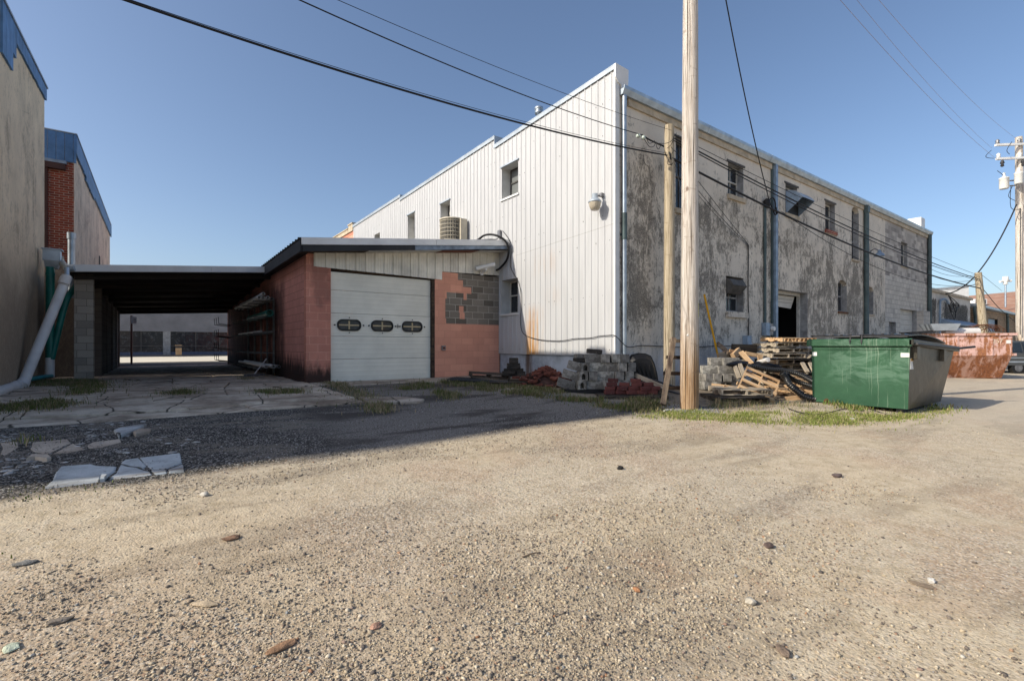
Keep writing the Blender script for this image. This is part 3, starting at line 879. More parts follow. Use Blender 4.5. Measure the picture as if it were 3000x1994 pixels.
slab("broken_slab", zp([(720, 590), (840, 535), (1000, 600), (800, 640), (590, 655)]), .004, WB)
slab("broken_slab", zp([(1010, 595), (985, 560), (1060, 520), (1390, 485), (1410, 520), (1160, 585)]), .004, WB)
slab("broken_slab", zp([(0, 525), (200, 510), (230, 575), (60, 670), (0, 660)]), .004, WB)
slab("broken_slab", zp([(300, 730), (360, 690), (560, 690), (590, 720), (540, 745), (400, 720)]), .04, WB)
slab("broken_slab", zp([(1310, 410), (1400, 380), (1690, 345), (1640, 372), (1540, 415), (1370, 480)]), .04, WS)
slab("broken_slab", zp([(1530, 430), (1600, 400), (1740, 400), (1720, 425), (1560, 460)]), .04, WB)
_px = []; _py = []
for cx, cy, sx, sy, k in ((1050, 500, 90, 30, 22), (100, 490, 130, 35, 30), (900, 410, 120, 15, 12), (1300, 360, 200, 15, 18), (300, 810, 130, 50, 26), (500, 840, 200, 60, 14), (1440, 680, 50, 25, 12), (2250, 540, 90, 25, 6), (150, 920, 140, 40, 8), (1500, 600, 350, 60, 20)):
    for _ in range(k):
        q = gnd((cx + rnd.gauss(0, sx)) * .2543, 1150 + (cy + rnd.gauss(0, sy)) * .2543)
        _px.append(q.x); _py.append(q.y)
me = stones_mesh("rubble", np.array(_px), np.array(_py), rs.uniform(.012, .05, len(_px)), ICO_V, ICO_F, .5, flat=.16)
me.materials.append(m_stone("white_rubble", [(0., (.16, .155, .15)), (.5, (.36, .355, .345)), (1., (.60, .60, .59))]))
o = bpy.data.objects.new("rubble", me); COL.objects.link(o)
tag(o, "white crumbs of broken concrete strewn over the black cinders", "rubble", None, "stuff")

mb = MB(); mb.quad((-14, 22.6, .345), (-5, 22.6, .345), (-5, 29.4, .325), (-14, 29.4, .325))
tag(mb.build("driveway", plain('shade_dark_driveway', (.045, .042, .038), .95, 0, .3, 1.5)), kind="structure")  # asphalt whose dark colour also stands in for shade behind the carport
# street beyond the carport
mb = MB(); mb.quad((-60, 29.5, .30), (60, 29.5, .30), (60, 48.6, .30), (-60, 48.6, .30))
tag(mb.build("street", plain('sunlit_street_concrete', (.66, .60, .48), .9, 0, .1, .8)), kind="structure")
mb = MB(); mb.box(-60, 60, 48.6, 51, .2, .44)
tag(mb.build("pavement", plain('shade_dark_pavement', (.07, .075, .09), .9, 0, .1, .8)), kind="structure")  # awning shade put into the dark colour

# ------------------------------------------------------------------ windows
def window(parent, axis, c, a0, a1, z0, z1, frame, glass, bars=1, sill=None, fr=.05, meeting=.5, sillproj=.06):
    """sash window standing in a recess: c = plane of the sash; axis 'y' wall runs along x"""
    def B(mb, p0, p1, q0, q1, r0, r1):
        if axis == 'y': mb.box(p0, p1, q0, q1, r0, r1)
        else: mb.box(q0, q1, p0, p1, r0, r1)
    f = MB()
    B(f, a0, a0 + fr, c, c + .05, z0, z1); B(f, a1 - fr, a1, c, c + .05, z0, z1)
    B(f, a0 + fr, a1 - fr, c, c + .05, z0, z0 + fr); B(f, a0 + fr, a1 - fr, c, c + .05, z1 - fr, z1)
    zm = z0 + (z1 - z0) * meeting
    B(f, a0 + fr, a1 - fr, c - .012, c + .05, zm - .022, zm + .022)
    for k in range(bars):
        am = a0 + (a1 - a0) * (k + 1) / (bars + 1)
        B(f, am - .014, am + .014, c + .004, c + .04, z0 + fr, zm - .022); B(f, am - .014, am + .014, c + .004, c + .04, zm + .022, z1 - fr)
    w = f.build("window", frame, parent)
    g = MB()
    B(g, a0 + fr, a1 - fr, c + .026, c + .034, z0 + fr, z1 - fr)
    g.build("glass", glass, w)
    return w

# ------------------------------------------------------------------ main building
mainb = thing("warehouse", "two-storey warehouse with a white ribbed metal side and a mouldy stucco back wall", "building", (0, 0, .3))
# ribbed white metal wall on x = 0, y 0 .. 19.5
def wtop(y): return 8.17 - .043 * y if y < 5.22 else 8.25 - .022 * (y - 5.22) if y < 12.9 else 8.24 - .012 * (y - 12.9)
WIN = [(3.94, 4.83, 2.35, 3.45), (3.92, 4.81, 6.05, 7.08), (8.24, 9.0, 5.92, 6.9), (11.36, 12.1, 5.96, 7.12), (15.42, 16.2, 6.0, 7.02)]
pts = []
per = .2286
y = .12
k = 0
while y < 19.45:
    pts += [(y - .026, -.030), (y - .010, -.049), (y + .010, -.049), (y + .026, -.030)]
    for o2 in (.09, .145):
        pts += [(y + o2 - .010, -.030), (y + o2, -.035), (y + o2 + .010, -.030)]
    y += per
pts = [(0.0, -.03)] + [p for p in pts if p[0] < 19.5] + [(19.5, -.03)]
for w in WIN:
    for e in w[:2]:
        for q in range(len(pts) - 1):
            if pts[q][0] < e < pts[q + 1][0]:
                t = (e - pts[q][0]) / (pts[q + 1][0] - pts[q][0])
                pts.insert(q + 1, (e, pts[q][1] + t * (pts[q + 1][1] - pts[q][1]))); break
for e in (5.22, 12.9):
    for q in range(len(pts) - 1):
        if pts[q][0] < e < pts[q + 1][0]: pts.insert(q + 1, (e, pts[q][1])); break
mb = MB()
for (ya, xa), (yb, xb) in zip(pts[:-1], pts[1:]):
    ym = (ya + yb) / 2
    segs = [[1.09, None]]
    cuts = sorted([(w[2], w[3]) for w in WIN if w[0] < ym < w[1]])
    z = 1.09; spans = []
    for c0, c1 in cuts: spans.append((z, c0)); z = c1
    zt_a, zt_b = wtop(ya + 1e-6 if ya >= 5.22 - 1e-9 else ya), wtop(yb - 1e-6)
    for c0, c1 in spans: mb.quad((xb, yb, c0), (xa, ya, c0), (xa, ya, c1), (xb, yb, c1))
    mb.quad((xb, yb, z), (xa, ya, z), (xa, ya, zt_a), (xb, yb, zt_b))
# screw heads in rows
for zz in (1.25, 2.6, 3.95, 4.6, 5.5, 6.6, 7.4):
    y = .18
    while y < 19:
        if not any(w[0] - .05 < y < w[1] + .05 and w[2] - .05 < zz < w[3] + .05 for w in WIN) and rnd.random() < .55:
            mb.box(-.036, -.029, y - .007, y + .007, zz - .007 + rnd.uniform(-.02, .02), zz + .007, 1)
        y += per
mb.build("metal_siding", [MT['siding'], MT['steel_dark']], mainb)
# reveals of the side windows
M_REV = plain('grey_flashing', (.56, .56, .54), .6, 0, .12, 3.)
for (a, b, c, d) in WIN:
    X2 = .34; mb = MB()
    mb.quad((-.03, a, c), (-.03, a, d), (X2, a, d), (X2, a, c)); mb.quad((-.03, b, d), (-.03, b, c), (X2, b, c), (X2, b, d))
    mb.quad((-.03, a, d), (-.03, b, d), (X2, b, d), (X2, a, d)); mb.quad((-.03, b, c), (-.03, a, c), (X2, a, c), (X2, b, c)); mb.build("window_reveal", M_REV, mainb)
for i, (a, b, c, d) in enumerate(WIN):
    w = window(mainb, 'x', .30, a + .01, b - .01, c + .03, d - .01, MT['frame_white'] if i == 0 else MT['frame_dark'], MT['glass'] if i == 0 else MT['glass_dirty'], 1 if i == 0 else 0, meeting=.55)
    s = MB(); s.box(-.075, .30, a - .04, b + .04, c - .045, c + .012); s.build("sill", MT['trim_white'], w)
    if i in (1, 2, 3):
        s = MB(); s.box(-.085, -.025, a - .04, b + .04, d, d + .045); s.build("drip_cap", MT['galv_dull'], w)
mb = MB(); mb.box(.02, .3, .05, 4.97, -.1, 1.085); mb.build("foundation", MT['foundation'], mainb)
mb = MB(); mb.box(-.065, .09, -.03, .02, 1.09, 8.0); mb.build("corner_trim", MT['trim_white'], mainb)
# backing of the parapet and metal cap following its steps
mb = MB()
for a, b in ((0.02, 5.22), (5.22, 12.9), (12.9, 19.5)):
    za, zb = wtop(a) - .02, wtop(b - 1e-5) - .02
    mb.hexa([(-.02, a, 7.2), (.33, a, 7.2), (.33, b, 7.2), (-.02, b, 7.2)], [(-.02, a, za), (.33, a, za), (.33, b, zb), (-.02, b, zb)])
mb.build("parapet", MT['trim_white'], mainb)
mb = MB()
for a, b in ((-.04, 5.22), (5.19, 12.9), (12.87, 19.52)):
    za, zb = wtop(max(a, 0)), wtop(b - 1e-5)
    if a > 5 and a < 6: za = wtop(5.23)
    if a > 12: za = wtop(12.95)
    mb.hexa([(-.075, a, za - .10), (-.055, a, za - .10), (-.055, b, zb - .10), (-.075, b, zb - .10)], [(-.075, a, za + .02), (-.055, a, za + .02), (-.055, b, zb + .02), (-.075, b, zb + .02)])
    mb.hexa([(-.078, a, za), (.37, a, za), (.37, b, zb), (-.078, b, zb)], [(-.078, a, za + .022), (.37, a, za + .022), (.37, b, zb + .022), (-.078, b, zb + .022)])
for a, zl in ((5.19, 7.9), (12.87, 7.95)):
    mb.box(-.07, .36, a - .012, a + .002, zl, wtop(a + .1) + .02)
mb.build("parapet_cap", MT['galv_dull'], mainb)
mb = MB()
mb.prism([(-.08, -.06, 8.19), (-.08, -.06, 7.86), (.02, -.06, 7.75), (.12, -.06, 7.73), (.15, -.06, 7.62), (.37, -.06, 7.6), (.39, -.06, 8.17)], (0, .055, 0))
mb.build("parapet_end_cap", MT['trim_white'], mainb)

# stucco back wall on y = 0
UP = [(2.40, 3.25, 5.1, 7.05), (5.04, 5.93, 5.97, 6.97), (8.76, 9.67, 6.0, 7.05), (12.07, 13.0, 5.9, 7.02), (14.73, 15.52, 5.02, 7.28)]
LO = [(4.93, 5.95, 2.39, 3.48), (13.28, 14.2, 2.74, 4.04), (16.36, 17.25, 2.75, 4.0)]
DOOR = (7.92, 10.52, .1, 3.3, .32)
mb = MB()
wall_y(mb, 0, .02, 18.8, -.1, 7.6, UP + LO + [DOOR], 0, .25, 1)
# segmental heads of the three arched openings
for (a, b, c, d) in (UP[4], LO[1], LO[2]):
    m_ = (a + b) / 2; rise = .2; n_ = 8
    for sgn in (-1, 1):
        e = a if sgn < 0 else b
        ring = [(m_ + sgn * (b - a) / 2 * math.sin(t * math.pi / 2 / n_), d - rise * (1 - math.cos(t * math.pi / 2 / n_))) for t in range(n_ + 1)]
        poly = [(e - sgn * .002, 0, d - .002)] + [(min(max(px, a + .002), b - .002), 0, min(pz, d - .002)) for px, pz in (reversed(ring) if sgn < 0 else ring[::-1])]
        poly = [(p[0], .0, p[2]) for p in poly]
        if sgn > 0: poly = poly[::-1]
        mb.prism(poly, (0, .2, 0), 0)
mb.build("stucco_wall", [MT['stucco'], MT['frame_grey']], mainb)
mb = MB()
W4 = (21.06, 22.06, 5.36, 6.58); SD = (19.28, 20.3, .1, 2.5); GD = (20.96, 23.6, .1, 3.2)
wall_y(mb, 0, 18.8, 25.83, -.1, 4.7, [SD, GD], 0, .25, 2)
wall_y(mb, 0, 18.8, 25.83, 4.7, 7.6, [W4], 1, .25, 2)
mb.build("block_wall", [MT['block_white'], MT['block_grey'], MT['frame_grey']], mainb)
mb = MB()
mb.box(25.80, 25.83, .0, 19, -.1, 7.6); mb.box(.35, 25.8, 25.0, 25.3, -.1, 7.6); mb.box(.32, .35, 5.1, 25, 0, 7.2)
mb.build("far_wall", MT['block_white'], mainb)
mb = MB(); mb.hexa([(.33, .0, 7.6), (25.85, .0, 7.6), (25.85, 25.3, 7.2), (.33, 25.3, 7.2)], [(.33, .0, 7.64), (25.85, .0, 7.64), (25.85, 25.3, 7.24), (.33, 25.3, 7.24)])
mb.build("roof", MT['roof_dark'], mainb)
# fascia board and box gutter
mb = MB(); mb.box(.40, 25.75, -.055, -.002, 7.30, 7.47); mb.build("eaves_board", MT['trim_tan'], mainb)
mb = MB()
gx0, gx1 = .10, 25.86
for i, (xa, xb) in enumerate([(gx0 + (gx1 - gx0) * k / 7, gx0 + (gx1 - gx0) * (k + 1) / 7) for k in range(7)]):
    mb.prism([(xa, -.03, 7.47), (xa, -.12, 7.475), (xa, -.175, 7.60), (xa, -.185, 7.67), (xa, -.165, 7.67), (xa, -.155, 7.61), (xa, -.03, 7.61)], (xb - xa - (.012 if i < 6 else 0), 0, 0))
    if i: mb.prism([(xa - .03, -.025, 7.462), (xa - .03, -.124, 7.466), (xa - .03, -.182, 7.60), (xa - .03, -.192, 7.674), (xa - .03, -.18, 7.674), (xa - .03, -.17, 7.604), (xa - .03, -.11, 7.482), (xa - .03, -.025, 7.478)], (.06, 0, 0))
mb.build("gutter", MT['galv'], mainb)
# downspouts
mb = MB(); mb.tube([(.20, -.09, 7.47), (.20, -.09, 7.36), (.215, -.07, 7.2), (.22, -.07, .75), (.22, -.07, .3)], .058, 12)
mb.tube([(.22, -.07, 4.6), (.22, -.07, 3.95)], .070, 12, 1); mb.box(.14, .30, -.02, .0, 4.05, 4.1, 1)
mb.build("downspout", [MT['galv'], MT['green_pipe_dark']], mainb)
mb = MB(); mb.box(7.79, 7.93, -.14, -.02, .3, 7.47); mb.box(7.775, 7.945, -.15, -.01, 3.9, 3.95); mb.box(7.775, 7.945, -.15, -.01, 5.9, 5.95); mb.build("downspout", MT['blue_galv'], mainb)
mb = MB(); mb.box(7.70, 7.77, -.06, -.005, .3, 7.47); mb.build("downspout", MT['green_pipe_dark'], mainb)
mb = MB(); mb.tube([(16.1, -.09, 7.5), (16.1, -.1, 7.3), (16.1, -.1, .2)], .10, 10); mb.box(15.98, 16.22, -.2, -.02, 7.2, 7.46); mb.build("downspout", MT['green_pipe_dark'], mainb)
mb = MB(); mb.tube([(25.5, -.1, 7.5), (25.5, -.1, .2)], .10, 10); mb.build("downspout", MT['green_pipe_dark'], mainb)
# windows of the back wall
for (a, b, c, d) in UP[:4]:
    w = window(mainb, 'y', .18, a + .02, b - .02, c + .02, d - .02, MT['frame_white'] if a > 4 else MT['frame_dark'], MT['glass'], 1)
    s = MB(); s.box(a - .05, b + .08, -.07, .18, c - .13, c + .002); s.build("sill", MT['trim_tan'] if a != 12.07 else MT['brick_red'], w)
    s = MB(); s.box(a - .08, b + .08, -.025, .0, d, d + .06); s.build("lintel", MT['frame_dark'], w)
    if a in (5.04,):
        s = MB(); s.box(b - .035, b - .005, -.01, .17, c + .03, d - .15); s.build("shutter", MT['frame_grey'], w)
for (a, b, c, d), t in zip((UP[4], LO[1], LO[2]), (.35, .5, .5)):
    w = window(mainb, 'y', .17, a + .02, b - .02, c + .02, d - .02, MT['frame_grey'], MT['glass'], 1, meeting=t)
    s = MB(); s.box(a - .02, b + .02, -.06, .17, c - .07, c + .002); s.build("sill", MT['rusty'] if a < 14.5 else MT['trim_tan'], w)
a, b, c, d = LO[0]
w = window(mainb, 'y', .20, a + .02, b - .02, c + .02, d - .02, MT['frame_grey'], MT['glass'], 1, meeting=.42)
s = MB(); s.box(a - .02, b + .16, -.09, .20, c - .17, c + .002); s.build("sill", MT['stucco'], w)
s = MB()
s.hexa([(a + .03, -.02, 2.95), (a + .03, .19, 2.95), (b - .2, .19, 2.95), (b - .2, -.02, 2.95)][::-1], [(a + .03, -.22, 3.18), (a + .03, .19, 3.18), (b - .2, .19, 3.18), (b - .2, -.22, 3.18)][::-1])
s.hexa([(a + .03, -.22, 3.185), (a + .03, .19, 3.185), (b - .2, .19, 3.185), (b - .2, -.22, 3.185)][::-1], [(a + .03, -.10, 3.38), (a + .03, .19, 3.40), (b - .2, .19, 3.40), (b - .2, -.10, 3.38)][::-1])
s.build("awning_sash", MT['frame_dark'], w)
a, b, c, d = W4
w = window(mainb, 'y', .14, a + .02, b - .02, c + .02, d - .02, MT['frame_white'], MT['glass'], 1)
s = MB(); s.box(a - .03, b + .03, -.05, .14, c - .07, c + .002); s.build("sill", MT['trim_tan'], w)
# goods door: dark room behind, panel half rolled up
mb = MB()
x0, x1, z0, z1 = 7.4, 11.2, .1, 3.6
mb.quad((x0, 5, z0), (x1, 5, z0), (x1, 5, z1), (x0, 5, z1)); mb.quad((x0, .33, z0), (x0, 5, z0), (x0, 5, z1), (x0, .33, z1)); mb.quad((x1, 5, z0), (x1, .33, z0), (x1, .33, z1), (x1, 5, z1)); mb.quad((x0, .33, z1), (x0, 5, z1), (x1, 5, z1), (x1, .33, z1)); mb.quad((x0, .33, .12), (x1, .33, .12), (x1, 5, .12), (x0, 5, .12))
mb.build("goods_room", MT['interior'], mainb)
mb = MB(); mb.box(7.92, 7.98, .26, .36, .1, 3.3); mb.box(10.44, 10.52, .26, .36, .1, 3.3); mb.box(7.98, 10.44, .26, .36, 3.2, 3.3)
mb.build("door_frame", MT['frame_white'], mainb)
mb = MB(); mb.hexa([(7.99, .45, 2.82), (10.2, .45, 2.74), (10.2, .49, 2.74), (7.99, .49, 2.82)], [(7.99, .42, 3.19), (10.42, .42, 3.19), (10.42, .46, 3.19), (7.99, .46, 3.19)])
for zz in (2.93, 3.05): mb.box(7.99, 10.25, .415, .43, zz, zz + .012, 1)
mb.build("rolled_door", [MT['offwhite'], MT['frame_grey']], mainb)
mb = MB(); mb.box(8.0, 10.4, 2.2, 2.6, 1.6, 1.66, 0); mb.box(8.0, 10.4, 2.2, 2.6, 2.35, 2.40, 0)
for k in range(5): mb.tube([(8.2 + k * .45, 2.2, 1.75), (8.2 + k * .45, 2.6, 1.75)], .09, 8, 1)
mb.tube([(8.6, 2.1, 2.5), (10.1, 2.1, 2.5)], .05, 8, 1)
mb.build("shelf", [plain('dim_shelf', (.06, .05, .045)), plain('dim_bundles', (.13, .13, .13))], mainb)
mb = MB(); mb.box(SD[0], SD[1], .2, .25, .1, 2.5); mb.box(SD[0] + .15, SD[0] + .2, .17, .199, .1, 2.5); mb.build("side_door", MT['frame_grey'], mainb)
mb = MB()
for k in range(12): mb.box(GD[0], GD[1], .2, .24, .1 + k * .26, .35 + k * .26)
mb.build("roller_door", MT['offwhite'], mainb)
mb = MB(); mb.box(23.6, 24.79, -.28, -.003, -.1, 3.2); mb.build("buttress", MT['block_white'], mainb)
# pink rear part of the side wall with stepped white coping
mb = MB(); mb.box(0, .32, 19.52, 25.3, -.1, 7.9); mb.build("pink_wall", MT['pink_clean'], mainb)
mb = MB(); mb.box(-.06, .38, 19.53, 20.3, 7.9, 8.3); mb.box(-.06, .38, 20.3, 25.3, 7.9, 8.12); mb.box(-.10, .42, 19.53, 20.33, 8.3, 8.36); mb.box(-.10, .42, 20.33, 25.3, 8.12, 8.18)
mb.build("coping", MT['trim_tan'], mainb)
mb = MB(); mb.box(25.0, 25.7, .15, 2.6, 7.645, 8.45); mb.build("roof_curb", MT['trim_white'], mainb)
mb = MB(); mb.lathe((.65, 3.75, 7.6), [(.075, 0), (.075, 1.02), (.13, 1.03), (.13, 1.10), (.09, 1.12), (.14, 1.16), (.14, 1.22), (.05, 1.27)], 14); mb.build("flue_pipe", MT['galv'], mainb)

# ------------------------------------------------------------------ garage
gar = thing("garage", "low pink block garage with a grey sectional door against the white warehouse wall", "building", (-3, 5, .38))
GY = 4.98
def gt(x): return 3.67 + (x + 6.2) * .1125      # eaves line, rising towards the warehouse
mb = MB()
mb.box(-5.98, -5.37, GY, GY + .2, .1, 3.70, 0)
mb.build("front_pier", MT['pink_x'], gar)
mb = MB()
ZB = .37
rows = [(3.37, 3.575, [(-1.56, 0)]), (3.17, 3.37, [(-1.38, 0)]), (2.97, 3.17, [(-1.08, 0)]), (2.77, 2.97, [(-1.95, -1.36), (-1.25, 0)]), (2.57, 2.77, [(-2.0, 0)]), (2.37, 2.57, [(-2.0, -1.52), (-1.36, 0)]), (2.17, 2.37, [(-2.0, -1.5), (-1.32, 0)]), (2.02, 2.17, [(-1.97, 0)])]
mb.quad((-2.35, GY, .1), (0, GY, .1), (0, GY, 2.02), (-2.35, GY, 2.02), 1)
for z0, z1, spans in rows:
    x = -2.35
    for a, b in spans:
        if a > x: mb.quad((x, GY, z0), (a, GY, z0), (a, GY, z1), (x, GY, z1), 1)
        mb.quad((a, GY, z0), (b, GY, z0), (b, GY, z1), (a, GY, z1), 2); x = b
mb.box(-2.35, 0, GY + .003, GY + .2, .1, 3.575, 1)
mb.quad((-2.352, GY, .1), (-2.352, GY, 3.575), (-2.352, GY + .2, 3.575), (-2.352, GY + .2, .1), 2)
mb.build("front_wall", [MT['pink_x'], MT['pink_clean'], MT['bare_block']], gar)
mb = MB(); mb.hexa([(-5.98, GY + .2, .05), (-5.78, GY + .2, .05), (-5.78, 21.8, .05), (-5.98, 21.8, .05)], [(-5.98, GY + .2, 3.70), (-5.78, GY + .2, 3.70), (-5.78, 21.8, 3.66), (-5.98, 21.8, 3.66)])
mb.build("side_wall", MT['pink_y'], gar)
# ribbed gable panel
mb = MB()
x = -5.80; pr = []
while x < 0:
    pr += [(x, GY - .02), (x + .02, GY - .02), (x + .03, GY - .05), (x + .055, GY - .05), (x + .065, GY - .02), (x + .12, GY - .02), (x + .13, GY - .027), (x + .14, GY - .02), (x + .19, GY - .02), (x + .20, GY - .027), (x + .21, GY - .02)]
    x += .263
pr = [p for p in pr if p[0] < -.02] + [(-.01, GY - .02)]
for (xa, ya), (xb, yb) in zip(pr[:-1], pr[1:]):
    def zb(x): return 3.375 - (x + 5.8) * .013 if x <= -2.11 else 3.585 + (x + 2.11) * .03
    xm = (xa + xb) / 2
    lo = (lambda q: 3.375 - (q + 5.8) * .013) if xm < -2.11 else (lambda q: 3.575 + (q + 2.11) * .028)
    mb.quad((xa, ya, lo(xa)), (xb, yb, lo(xb)), (xb, yb, gt(xb) + .02), (xa, ya, gt(xa) + .02))
mb.build("gable_siding", MT['siding_garage'], gar)
# eaves: white edge trim, board and soffit
EY = 4.35
def ln(x, zl, zr): return zl + (x + 6.23) * (zr - zl) / 6.18
mb = MB()
for (xa, xb) in ((-6.23, -2.63), (-2.62, -.05)):
    for a, b, yo in ((.0, .035, .012), (.045, .17, 0.)):
        pass
    mb.hexa([(xa, EY, ln(xa, 3.815, 4.545)), (xb, EY, ln(xb, 3.815, 4.545)), (xb, EY + .03, ln(xb, 3.815, 4.545)), (xa, EY + .03, ln(xa, 3.815, 4.545))], [(xa, EY, ln(xa, 3.95, 4.68)), (xb, EY, ln(xb, 3.95, 4.68)), (xb, EY + .03, ln(xb, 3.95, 4.68)), (xa, EY + .03, ln(xa, 3.95, 4.68))])
    mb.hexa([(xa, EY - .02, ln(xa, 3.775, 4.505)), (xb, EY - .02, ln(xb, 3.775, 4.505)), (xb, EY + .02, ln(xb, 3.775, 4.505)), (xa, EY + .02, ln(xa, 3.775, 4.505))], [(xa, EY - .02, ln(xa, 3.81, 4.54)), (xb, EY - .02, ln(xb, 3.81, 4.54)), (xb, EY + .02, ln(xb, 3.81, 4.54)), (xa, EY + .02, ln(xa, 3.81, 4.54))])
mb.build("eaves_trim", MT['trim_white'], gar)
mb = MB()
for xa, xb, m_ in ((-6.2, -3.28, 0), (-3.275, -.05, 1)):
    mb.hexa([(xa, EY + .005, ln(xa, 3.615, 4.40)), (xb, EY + .005, ln(xb, 3.615, 4.40)), (xb, EY + .045, ln(xb, 3.615, 4.40)), (xa, EY + .045, ln(xa, 3.615, 4.40))], [(xa, EY + .005, ln(xa, 3.77, 4.50)), (xb, EY + .005, ln(xb, 3.77, 4.50)), (xb, EY + .045, ln(xb, 3.77, 4.50)), (xa, EY + .045, ln(xa, 3.77, 4.50))], m_)
mb.build("eaves_board", [MT['fascia_black'], MT['fascia_blue']], gar)
mb = MB()
for xa, xb, m_ in ((-6.19, -4.5, 0), (-4.495, -3.95, 1), (-3.945, -3.45, 1), (-3.445, -2.4, 1), (-2.395, -1.1, 2), (-1.095, -.05, 1)):
    mb.quad((xa, EY + .05, gt(xa) - .005), (xa, GY - .0, gt(xa) + .005), (xb, GY - .0, gt(xb) + .005), (xb, EY + .05, gt(xb) - .005), m_)
mb.build("soffit", [MT['darkwood'], MT['offwhite'], MT['maroon']], gar)
mb = MB()
k = 0; yy = EY + .04
while yy < 21.9:     # corrugated sheet, ribs run down the slope
    for a, b, h in ((0, .08, 0.), (.08, .10, .03), (.10, .14, .03), (.14, .16, 0.), (.16, .3, 0.)): pass
    mb.hexa([(-6.27, yy, 3.93), (-.03, yy, 4.665), (-.03, yy + .298, 4.665), (-6.27, yy + .298, 3.93)], [(-6.27, yy, 3.95), (-.03, yy, 4.685), (-.03, yy + .298, 4.685), (-6.27, yy + .298, 3.95)], 0)
    mb.hexa([(-6.28, yy + .1, 3.945), (-.03, yy + .1, 4.68), (-.03, yy + .15, 4.68), (-6.28, yy + .15, 3.945)], [(-6.28, yy + .115, 3.975), (-.03, yy + .115, 4.71), (-.03, yy + .135, 4.71), (-6.28, yy + .135, 3.975)], 0)
    yy += .3
mb.build("roof", MT['roof_dark'], gar)
mb = MB(); mb.box(-6.25, -6.19, EY + .05, 21.9, 3.62, 3.925); mb.build("side_eaves_board", MT['fascia_black'], gar)
mb = MB(); mb.quad((-6.19, EY + .05, 3.66), (-5.98, EY + .05, 3.66), (-5.98, 21.8, 3.66), (-6.19, 21.8, 3.66)); mb.build("side_soffit", MT['soffit_black'], gar)
# sectional door
DX0, DX1, DY = -5.365, -2.455, GY + .09
mb = MB()
zs = [.38]
for k in range(5): zs.append(zs[-1] + .61)
zs[-1] = 3.30
for k in range(5):
    z0, z1 = zs[k], zs[k + 1]
    mb.box(DX0, DX1, DY, DY + .04, z0 + .004, z1 - .004)
    for q in ((.14, .27, .40, .5) if k != 2 else (.07, .53)):
        if z0 + q < z1 - .04: mb.box(DX0, DX1, DY - .004, DY + .001, z0 + q, z0 + q + .045)
door = mb.build("garage_door", MT['door'] if 'door' in MT else plain('grey_white_door_paint', (.84, .82, .72), .5, 0, .08, 1.2), gar, .002)
def rrect(cx, cz, w, h, r, n=6):
    out = []
    for sx, sz, a0 in ((1, 1, 0), (-1, 1, 90), (-1, -1, 180), (1, -1, 270)):
        for k in range(n + 1):
            a = R(a0 + 90 * k / n)
            out.append((cx + sx * (w / 2 - r) + r * math.cos(a), cz + sz * (h / 2 - r) + r * math.sin(a)))
    return out
tape = plain('cream_muntin', (.52, .42, .26), .7, 0, .1, 8)
for cx in (-4.865, -3.945, -3.04):
    cz, w, h = 1.90, .64, .31
    o_ = rrect(cx, cz, w, h, .14); i_ = rrect(cx, cz, w - .075, h - .075, .105)
    n_ = len(o_)
    mb = MB()
    F0, F1 = DY - .03, DY - .004
    vs_ = [(x, F1, z) for x, z in o_] + [(x, F0, z) for x, z in o_] + [(x, F0, z) for x, z in i_] + [(x, F1 - .002, z) for x, z in i_]
    fs_ = [(k * n_ + j, k * n_ + (j + 1) % n_, (k + 1) * n_ + (j + 1) % n_, (k + 1) * n_ + j) for k in range(3) for j in range(n_)]
    mb.add(vs_, fs_)
    w_ = mb.build("door_window", MT['black'], door)
    mb = MB(); mb.add([(x, DY - .008, z) for x, z in i_], [tuple(range(n_ - 1, -1, -1))])
    mb.box(cx - .27, cx + .27, DY - .014, DY - .009, cz - .018, cz + .018, 1); mb.box(cx - .02, cx + .02, DY - .0135, DY - .0085, cz - .112, cz - .018, 1); mb.box(cx - .02, cx + .02, DY - .0135, DY - .0085, cz + .018, cz + .112, 1)
    mb.build("glass", [MT['glass'], tape], door)
mb = MB()
for cx in (-4.865, -3.945, -3.04):
    for dx, dz, r_ in ((-.385, 0, .022), (.385, 0, .022), (0, .20, .014), (0, -.20, .014)):
        mb.lathe((cx + dx, DY - .018, 1.90 + dz), [(r_, 0), (r_, .012), (r_ * .5, .018)], 10, 0, (0, -1, 0))
mb.build("fixing_screw", MT['steel_dark'], door)
mb = MB()     # six-pointed emblem between the second and third window
ex, ez = -3.485, 1.90
for q in (0, 1):
    tri = [(ex + .035 * math.sin(R(120 * k + 60 * q)), DY - .0065 - .0015 * q, ez + .035 * math.cos(R(120 * k + 60 * q))) for k in range(3)]
    for k in range(3):
        a, b = Vector(tri[k]), Vector(tri[(k + 1) % 3]); d = (b - a).normalized().cross(Vector((0, 1, 0))) * .005
        mb.quad(a - d, b - d, b + d, a + d)
mb.box(ex - .03, ex + .03, DY - .007, DY - .0045, ez + .05, ez + .058); mb.box(ex - .03, ex + .03, DY - .007, DY - .0045, ez - .06, ez - .052)
mb.build("door_emblem", MT['steel_dark'], door)
mb = MB(); mb.box(-5.45, -2.36, GY + .14, GY + .2, 3.20, 3.40); mb.box(-2.45, -2.36, GY + .0005, GY + .14, .3, 3.32); mb.build("door_frame", MT['darkwood'], gar)
mb = MB(); mb.box(-6, 0, 21.6, 21.8, 0, 3.6); mb.build("rear_wall", MT['pink_x'], gar)

